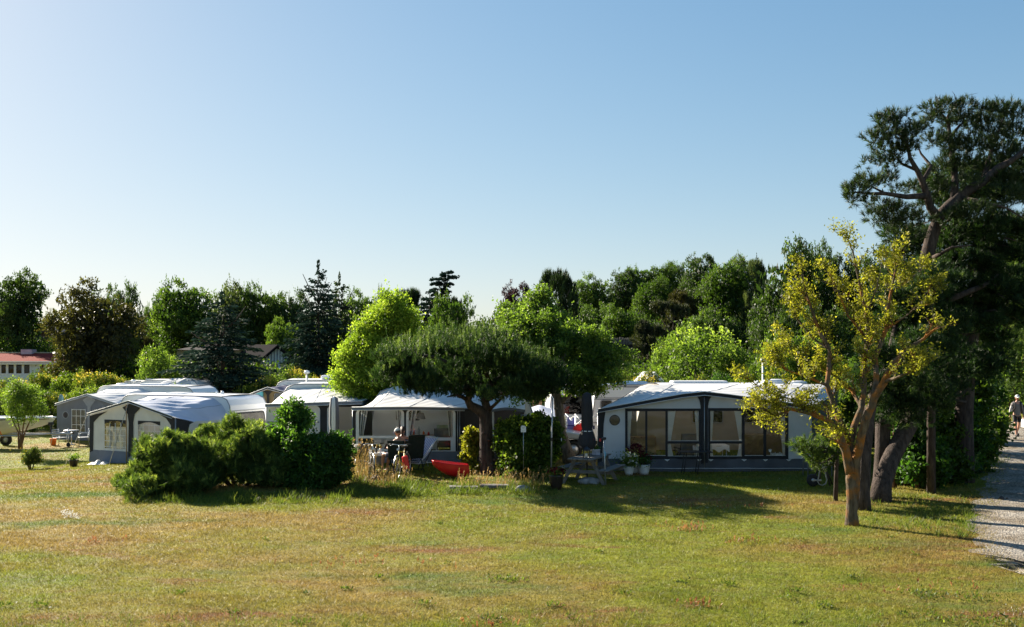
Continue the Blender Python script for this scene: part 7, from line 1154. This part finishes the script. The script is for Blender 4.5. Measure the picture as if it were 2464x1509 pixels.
def head(t, c, yaw, hair_m, cap=None, cap_m2=None, pitch=0, ponytail=False):
    Mh = Matrix.Translation(c) @ Matrix.Rotation(yaw, 4, 'Z') @ Matrix.Rotation(pitch, 4, 'X')      # looks along local -Y
    bm = bmesh.new(); bmesh.ops.create_uvsphere(bm, u_segments=24, v_segments=18, radius=1)
    for v in bm.verts:
        x, y, z = v.co; w_ = .076*(1-.18*max(0, -z)**1.5); yy = y*.098; zz = z*.118
        if y < 0 and z < 0: yy *= 1-.10*(-z); 
        f = math.exp(-((x/.16)**2+((z+.10)/.20)**2)) if y < 0 else 0; yy -= .024*f
        for ex in (-.42, .42): yy += .010*math.exp(-(((x-ex)/.16)**2+((z-.08)/.12)**2)) if y < 0 else 0
        yy -= .006*math.exp(-((x/.32)**2+((z+.52)/.10)**2)) if y < 0 else 0
        v.co = Mh @ Vector((x*w_, yy, zz))
    for s in (-1, 1):
        k = bmesh.ops.create_uvsphere(bm, u_segments=8, v_segments=6, radius=1)
        for v in k['verts']: v.co = Mh @ Vector((s*.078+v.co.x*.010, .008+v.co.y*.020, -.002+v.co.z*.032))
    me = bpy.data.meshes.new('head'); bm.to_mesh(me); bm.free(); me.materials.append(M['skin']); me.polygons.foreach_set('use_smooth', [True]*len(me.polygons)); o = link('head', me, t)
    e = MB()
    for s in (-1, 1): e.lathe([(0, -.009), (.009, 0), (0, .009)], (0, 0, 0), 8, Mh @ Matrix.Translation((s*.031, -.084, .010)))
    e.build('eyes', M['hair'], o); MB().tube([Mh @ Vector((-.022, -.092, -.060)), Mh @ Vector((0, -.097, -.061)), Mh @ Vector((.022, -.092, -.060))], .004, 5).build('mouth', M['redcloth'], o)
    h = MB(); h.grid(lambda u, v: Mh @ Vector((math.cos(2*math.pi*u)*.083*math.sin(math.pi*(.02+v*.58)), .012+math.sin(2*math.pi*u)*.104*math.sin(math.pi*(.02+v*.58))-(.0), .126*math.cos(math.pi*(.02+v*(.58 if math.sin(2*math.pi*u) > -.3 else .33))))), 24, 10)
    if ponytail: h.tube([Mh @ Vector((0, .10, .05)), Mh @ Vector((.01, .15, -.02)), Mh @ Vector((.01, .14, -.14)), Mh @ Vector((0, .12, -.22))], [.03, .045, .04, .012], 8)
    h.build('hair', M[hair_m], o, fix=False)
    if cap:
        q = MB(); q.grid(lambda u, v: Mh @ Vector((math.cos(2*math.pi*u)*.090*math.sin(math.pi*(.01+v*.47)), .004+math.sin(2*math.pi*u)*.112*math.sin(math.pi*(.01+v*.47)), .028+.110*math.cos(math.pi*(.01+v*.47)))), 24, 8); q = q.build('cap', M[cap], t, fix=False)
        MB().grid(lambda u, v: Mh @ Vector(((u-.5)*.15*(1-.25*v), -.098-v*.075+.03*(2*u-1)**2, .040-.020*v-.02*(2*u-1)**2)), 8, 5).build('peak', M[cap_m2 or cap], q, fix=False)
    return o
# walking man on the path (local: he faces -Y, his right hand is at -X)
Yw = 44.2; bx = X(2446, Yw); t = thing('person', 'man walking towards us in white cap, grey top and black shorts with a backpack', 'person', (bx, Yw, G(bx, Yw)+.012), R(-4)); V_ = Vector
pts = [(V_((0, 0, .95)), (.155, .105)), (V_((0, 0, 1.10)), (.15, .10)), (V_((0, -.01, 1.28)), (.165, .11)), (V_((0, 0, 1.42)), (.15, .085)), (V_((0, .0, 1.52)), .055), (V_((0, -.02, 1.60)), .055)]
E = [(0, 1), (1, 2), (2, 3), (3, 4), (4, 5)]
def limb(start, seq):
    i0 = start
    for p, r in seq: pts.append((V_(p), r)); E.append((i0, len(pts)-1)); i0 = len(pts)-1
    return i0
limb(0, [((-.10, 0, .84), .085), ((-.11, -.15, .50), .058), ((-.11, -.16, .34), .056), ((-.11, -.20, .12), .036), ((-.11, -.22, .06), .035), ((-.11, -.36, .05), .028)]); limb(0, [((.10, 0, .84), .085), ((.10, .02, .50), .058), ((.10, .12, .34), .055), ((.10, .24, .16), .036), ((.10, .22, .09), .035), ((.11, .10, .035), .028)])
wl_ = limb(3, [((-.19, .01, 1.41), .062), ((-.27, .04, 1.14), .044), ((-.30, -.03, .92), .030)]); hand(pts, E, wl_, V_((-.30, -.03, .92)), V_((-.02, -.05, -1)), V_((.2, -1, 0)), V_((.5, -.1, -.3))); wr_ = limb(3, [((.19, .01, 1.41), .062), ((.27, .05, 1.15), .044), ((.29, .02, .90), .030)]); hand(pts, E, wr_, V_((.29, .02, .90)), V_((0, 0, -1)), V_((-.2, -1, 0)), V_((-.5, 0, -.3)))
skin_body('body', pts, E, M['skin'], t); head(t, V_((0, -.035, 1.70)), 0, 'hair', 'cap_white')
tp_ = [(V_((0, 0, .98)), (.165, .118)), (V_((0, 0, 1.12)), (.165, .115)), (V_((0, -.01, 1.28)), (.18, .125)), (V_((0, 0, 1.42)), (.175, .115)), (V_((0, .005, 1.52)), .085), (V_((0, 0, .88)), (.15, .105)), (V_((-.18, .01, 1.41)), .085), (V_((.18, .01, 1.41)), .085), (V_((-.235, .03, 1.27)), .07), (V_((.235, .03, 1.27)), .07)]; skin_body('shirt', tp_, [(0, 1), (1, 2), (2, 3), (3, 4), (0, 5), (3, 6), (3, 7), (6, 8), (7, 9)], M['shirt'], t, root=1)
for s, (a, b, c) in ((-1, ((-.17, .01, 1.41), (-.27, .04, 1.14), (-.298, -.02, .95))), (1, ((.17, .01, 1.41), (.27, .05, 1.15), (.29, .025, .93)))): skin_body('sleeve', [(V_(a), .075), (V_(b), .056), (V_(c), .042)], [(0, 1), (1, 2)], M['sleeve' if s < 0 else 'shirt'], t)
skin_body('shorts', [(V_((0, 0, .98)), (.165, .12)), (V_((-.10, 0, .86)), .105), (V_((-.115, -.10, .58)), .088), (V_((.10, 0, .86)), .105), (V_((.10, .01, .58)), .088)], [(0, 1), (1, 2), (0, 3), (3, 4)], M['dkshort'], t)
for (x, y0, y1, zz_) in ((-.11, -.17, -.38, .05), (.105, .25, .07, .10)): MB().tube([(x, y0, zz_), (x, (y0+y1)/2, zz_*.75), (x, y1, .038)], [.05, .052, .038], 10).build('shoe', M['rubber'], t)
o = thing('backpack', 'dark backpack worn by the walking man', 'backpack', t.location.copy(), R(-4)); MB().bbox(-.15, .15, .12, .32, 1.02, 1.48, .06).build('pack', M['black'], o)
for s in (-1, 1): MB().tube([(s*.12, .14, 1.48), (s*.12, 0, 1.535), (s*.12, -.13, 1.42), (s*.13, -.14, 1.25), (s*.17, -.02, 1.10), (s*.14, .14, 1.06)], .026, 6).build('strap', M['black'], o)
o = MB().bbox(-.03, .03, -.14, .14, -.42, -.06, .015).tube([(0, -.05, -.06), (0, -.03, .02), (0, .03, .02), (0, .05, -.06)], .008, 5).build('carrier_bag', M['white_trim']); o.location = t.location+V_((.31, .05, .80)); tag(o, 'white carrier bag in the walking man’s hand'.replace('’', "'"), 'bag')
# seated man in the cap, seen from behind, reading, and the woman beyond him
def sitter(label, loc, rz, bare=True, cap=None, hairm='hair', pony=False, top=None):
    global pts, E
    t = thing('person', label, 'person', loc, rz); pts = [(V_((0, .02, .54)), (.15, .12)), (V_((0, .06, .70)), (.15, .105)), (V_((0, .10, .88)), (.17, .11)), (V_((0, .10, 1.00)), (.145, .085)), (V_((0, .07, 1.10)), .052), (V_((0, .05, 1.16)), .052)]; E = [(0, 1), (1, 2), (2, 3), (3, 4), (4, 5)]
    limb(0, [((-.12, -.06, .53), .095), ((-.18, -.42, .66), .062), ((-.14, -.55, .38), .055), ((-.12, -.60, .12), .036), ((-.12, -.60, .05), .033), ((-.12, -.74, .03), .026)]); limb(0, [((.12, -.06, .53), .095), ((.16, -.44, .56), .062), ((.15, -.50, .30), .055), ((.15, -.52, .10), .036), ((.15, -.52, .05), .033), ((.15, -.66, .03), .026)])
    a = limb(3, [((-.19, .10, 1.00), .060), ((-.27, -.08, .76), .044), ((-.17, -.30, .74), .030)]); hand(pts, E, a, V_((-.17, -.30, .74)), V_((.3, -1, .15)), V_((0, 0, 1)), V_((.6, -.2, 0))); b = limb(3, [((.19, .10, 1.00), .060), ((.27, -.06, .76), .044), ((.14, -.26, .76), .030)]); hand(pts, E, b, V_((.14, -.26, .76)), V_((-.3, -1, .1)), V_((0, 0, 1)), V_((-.6, -.2, 0)))
    skin_body('body', pts, E, M['skin'], t); head(t, V_((0, .02, 1.25)), 0, hairm, cap, 'bluedark' if cap else None, R(14), pony)
    skin_body('shorts', [(V_((0, .02, .54)), (.165, .135)), (V_((-.13, -.10, .55)), .108), (V_((-.17, -.32, .62)), .085), (V_((.13, -.10, .55)), .108), (V_((.16, -.32, .56)), .085)], [(0, 1), (1, 2), (0, 3), (3, 4)], M['dkblue'], t)
    if top: skin_body('top', [(V_((0, .04, .58)), (.16, .125)), (V_((0, .08, .84)), (.18, .125)), (V_((0, .10, .97)), (.165, .105)), (V_((0, .09, 1.04)), .08)], [(0, 1), (1, 2), (2, 3)], M[top], t, root=1)
    return t
tm = sitter('bare-armed man in a blue and white cap sitting with his back to us reading', (X(955, 30.5), 30.50, .0), R(228), cap='cap_white'); tw = sitter('woman with brown hair sitting beyond the man in the cap', (X(968, 31.3), 31.35, .0), R(185), pony=True, top='bluecl')
o = MB().bbox(-.14, .14, -.01, .01, -.09, .09, .004).build('book', M['rubber']); o.location = tm.matrix_basis @ V_((0, -.42, .80)) if False else (Matrix.Translation(tm.location) @ Matrix.Rotation(R(228), 4, 'Z')) @ V_((0, -.40, .80)); o.rotation_euler = (R(-30), 0, R(228)); tag(o, 'dark book held by the man in the cap', 'book')
highchair('third dark folding chair, mostly hidden, under the woman beyond the man', (X(968, 31.3), 31.3, .02), R(185), 'dkgreen', 'dkgreen', h=.95)
# ------------------------------------------------------------------ tall grasses, weeds and flowers
def stalks(name, label, n, area, h, mn, wd=.010, heads=True, bend=.15, kind='stuff', seed=3, soft=False):
    g = np.random.default_rng(seed); Ps = []; tone = []
    u1 = lambda a, b, k: (a+b)/2+(b-a)*np.clip(g.normal(0, .27, k), -.75, .75) if soft else g.uniform(a, b, k)
    px = np.concatenate([u1(a, b, int(n*w_)) for a, b, _, _, w_ in area]); Y = np.concatenate([u1(y0, y1, int(n*w_)) for _, _, y0, y1, w_ in area]); m = len(px); x = (px-CX)*Y/F; b = np.stack([x, Y, GV(x, Y)-.01], 1); hh = h*g.uniform(.35, 1.15, m)*((.30+1.0*np.abs(np.sin(px*.061+Y*2)*np.sin(px*.023+1))) if not heads else 1)
    d = unit(np.stack([g.normal(0, bend, m), g.normal(0, bend, m), np.ones(m)], 1)); mid = b+d*hh[:, None]*.55; d2 = unit(d+np.stack([g.normal(.25, .25, m), g.normal(0, .25, m), np.zeros(m)], 1)); tip = mid+d2*hh[:, None]*.45; W = unit(np.cross(d, rdir(m, 0, g)))*wd/2
    V = [np.stack([b-W, b+W, mid+W*.8, mid-W*.8], 1).reshape(-1, 3), np.stack([mid-W*.8, mid+W*.8, tip+W*.2, tip-W*.2], 1).reshape(-1, 3)]; tn = g.normal(.5, .2, m); T = [tn, tn]
    if heads:
        s = g.random(m) < .55; k = s.sum(); q = np.repeat(tip[s]-d2[s]*hh[s][:, None]*.05, 5, 0)+g.normal(size=(k*5, 3))*np.array([.008, .008, .03]); V.append(leafquads(q, .055, unit(np.repeat(d2[s], 5, 0)+g.normal(0, .25, (k*5, 3))), aspect=.35, g=g)); T.append(np.repeat(tn[s]+.25, 5))
    return tag(npmesh(name, np.concatenate(V), 4, np.concatenate(T), L[mn]), label, 'grass', kind=kind)
stalks('dry_tall_grass', 'tall dry seeding grass in the bed before the bicycles and pine', 420, [(836, 990, 27.4, 29.0, .44), (1095, 1180, 26.8, 27.6, .22), (1190, 1310, 26.8, 28.6, .34)], .46, 'straw', .011, seed=3)
stalks('dry_tall_grass', 'highest dry grass spikes at the dark awning gap', 110, [(820, 905, 28.8, 30, 1.0)], 1.05, 'straw', .016, bend=.08, seed=4)
stalks('green_weeds', 'green weeds and rough grass round the shrub bed', 11000, [(300, 840, 24.2, 26.2, .34), (840, 1060, 25.2, 28.2, .36), (1060, 1340, 25.6, 28, .30)], .26, 'weed', .014, heads=False, bend=.45, seed=5)
stalks('green_weeds', 'rough grass at the verge under the pines', 4200, [(2090, 2330, 20.5, 25.5, .6), (2250, 2345, 19.6, 24, .4)], .15, 'weed', .013, heads=False, bend=.5, seed=6)
stalks('dry_sorrel', 'reddish sorrel tufts scattered in the lawn', 260, [(1630, 1710, 20.3, 21.0, .20), (1560, 1650, 20.8, 21.4, .05), (1730, 1760, 23.2, 23.4, .03), (150, 320, 18.8, 19.5, .06), (1630, 1720, 14.1, 14.5, .12), (650, 1150, 16.8, 17.8, .14), (1100, 1250, 13.2, 13.5, .10), (1620, 1900, 23.3, 23.7, .12), (1750, 1860, 19.1, 19.5, .10), (2100, 2400, 15, 15.8, .10)], .09, 'reddish', .008, heads=True, bend=.4, seed=7, soft=True)
g9 = np.random.default_rng(9)
def clumps(name, label, spots, mn, leaf, h, per):
    Vs = []; T = []
    for (px, py, r) in spots:
        Y = CAMZ*F/(py-HY); x = X(px, Y); n = int(per*r/.2); p = np.stack([x+g9.normal(0, r*.6, n), Y+g9.normal(0, r*.5, n), np.abs(g9.normal(0, h, n))+.01], 1); Vs.append(leafquads(p, g9.uniform(.6, 1.3, n)*leaf, up=.9, aspect=.4, g=g9)); T.append(g9.normal(.45, .2, n))
    return tag(npmesh(name, np.concatenate(Vs), 4, np.concatenate(T), L[mn]), label, 'weeds', kind='stuff')
clumps('lawn_weeds', 'dark green leafy weeds dotted over the lawn', [(1200, 1395, .25), (1235, 1400, .2), (1440, 1330, .1), (720, 1500, .12), (1750, 1408, .14), (2110, 1322, .2), (2220, 1430, .22), (2240, 1438, .2), (1180, 1490, .15), (1060, 1263, .05), (640, 1300, .05), (2260, 1490, .3), (2330, 1440, .35), (2390, 1500, .4), (1500, 1430, .12), (1640, 1405, .1), (1980, 1460, .15), (1020, 1455, .12), (430, 1430, .14), (1890, 1440, .12), (2050, 1390, .1), (560, 1480, .1), (2200, 1340, .1), (1330, 1460, .12), (830, 1420, .1), (100, 1460, .15)]+[(g9.uniform(0, 2463), g9.uniform(1210, 1509), g9.uniform(.03, .10)) for _ in range(12)], 'weed', .055, .018, 80)
clumps('daisies', 'white clover heads scattered through the shaded lawn', [(g9.uniform(1500, 1780), g9.uniform(1196, 1228), .10) for _ in range(46)]+[(g9.uniform(1420, 1900), g9.uniform(1150, 1186), .06) for _ in range(50)]+[(2420+g9.uniform(-20, 40), g9.uniform(1460, 1500), .10) for _ in range(14)]+[(700+g9.uniform(-60, 90), 1190+g9.uniform(-6, 8), .05) for _ in range(24)], 'flower', .022, .02, 9)
clumps('white_yarrow', 'patch of white flowers on the lawn in front of the boat', [(155, 1243, .08), (164, 1247, .10), (175, 1248, .10), (185, 1250, .08), (157, 1238, .06)], 'flower', .04, .07, 90)
stalks('foreground_grass', 'longer grass blades in the nearest corner of the lawn', 5200, [(980, 2463, 12.9, 14.2, .55), (-20, 900, 13, 13.8, .2), (1650, 2463, 13.6, 16.5, .25)], .11, 'weed', .008, heads=False, bend=.6, seed=12)
for (px, py, r) in [(2302, 1205, .07), (2322, 1204, .04), (2280, 1262, .03)]:
    Y = CAMZ*F/(py-HY); x = X(px+95, Y); 
    rock({2302: 'dark clod lying in the middle of the path', 2322: 'small dark stone near the path edge', 2280: 'little pebble on the near path'}[px], px+100 if px != 2302 else 2408, py, r*2, r*1.3, 'stone', Y, 'darkwood')
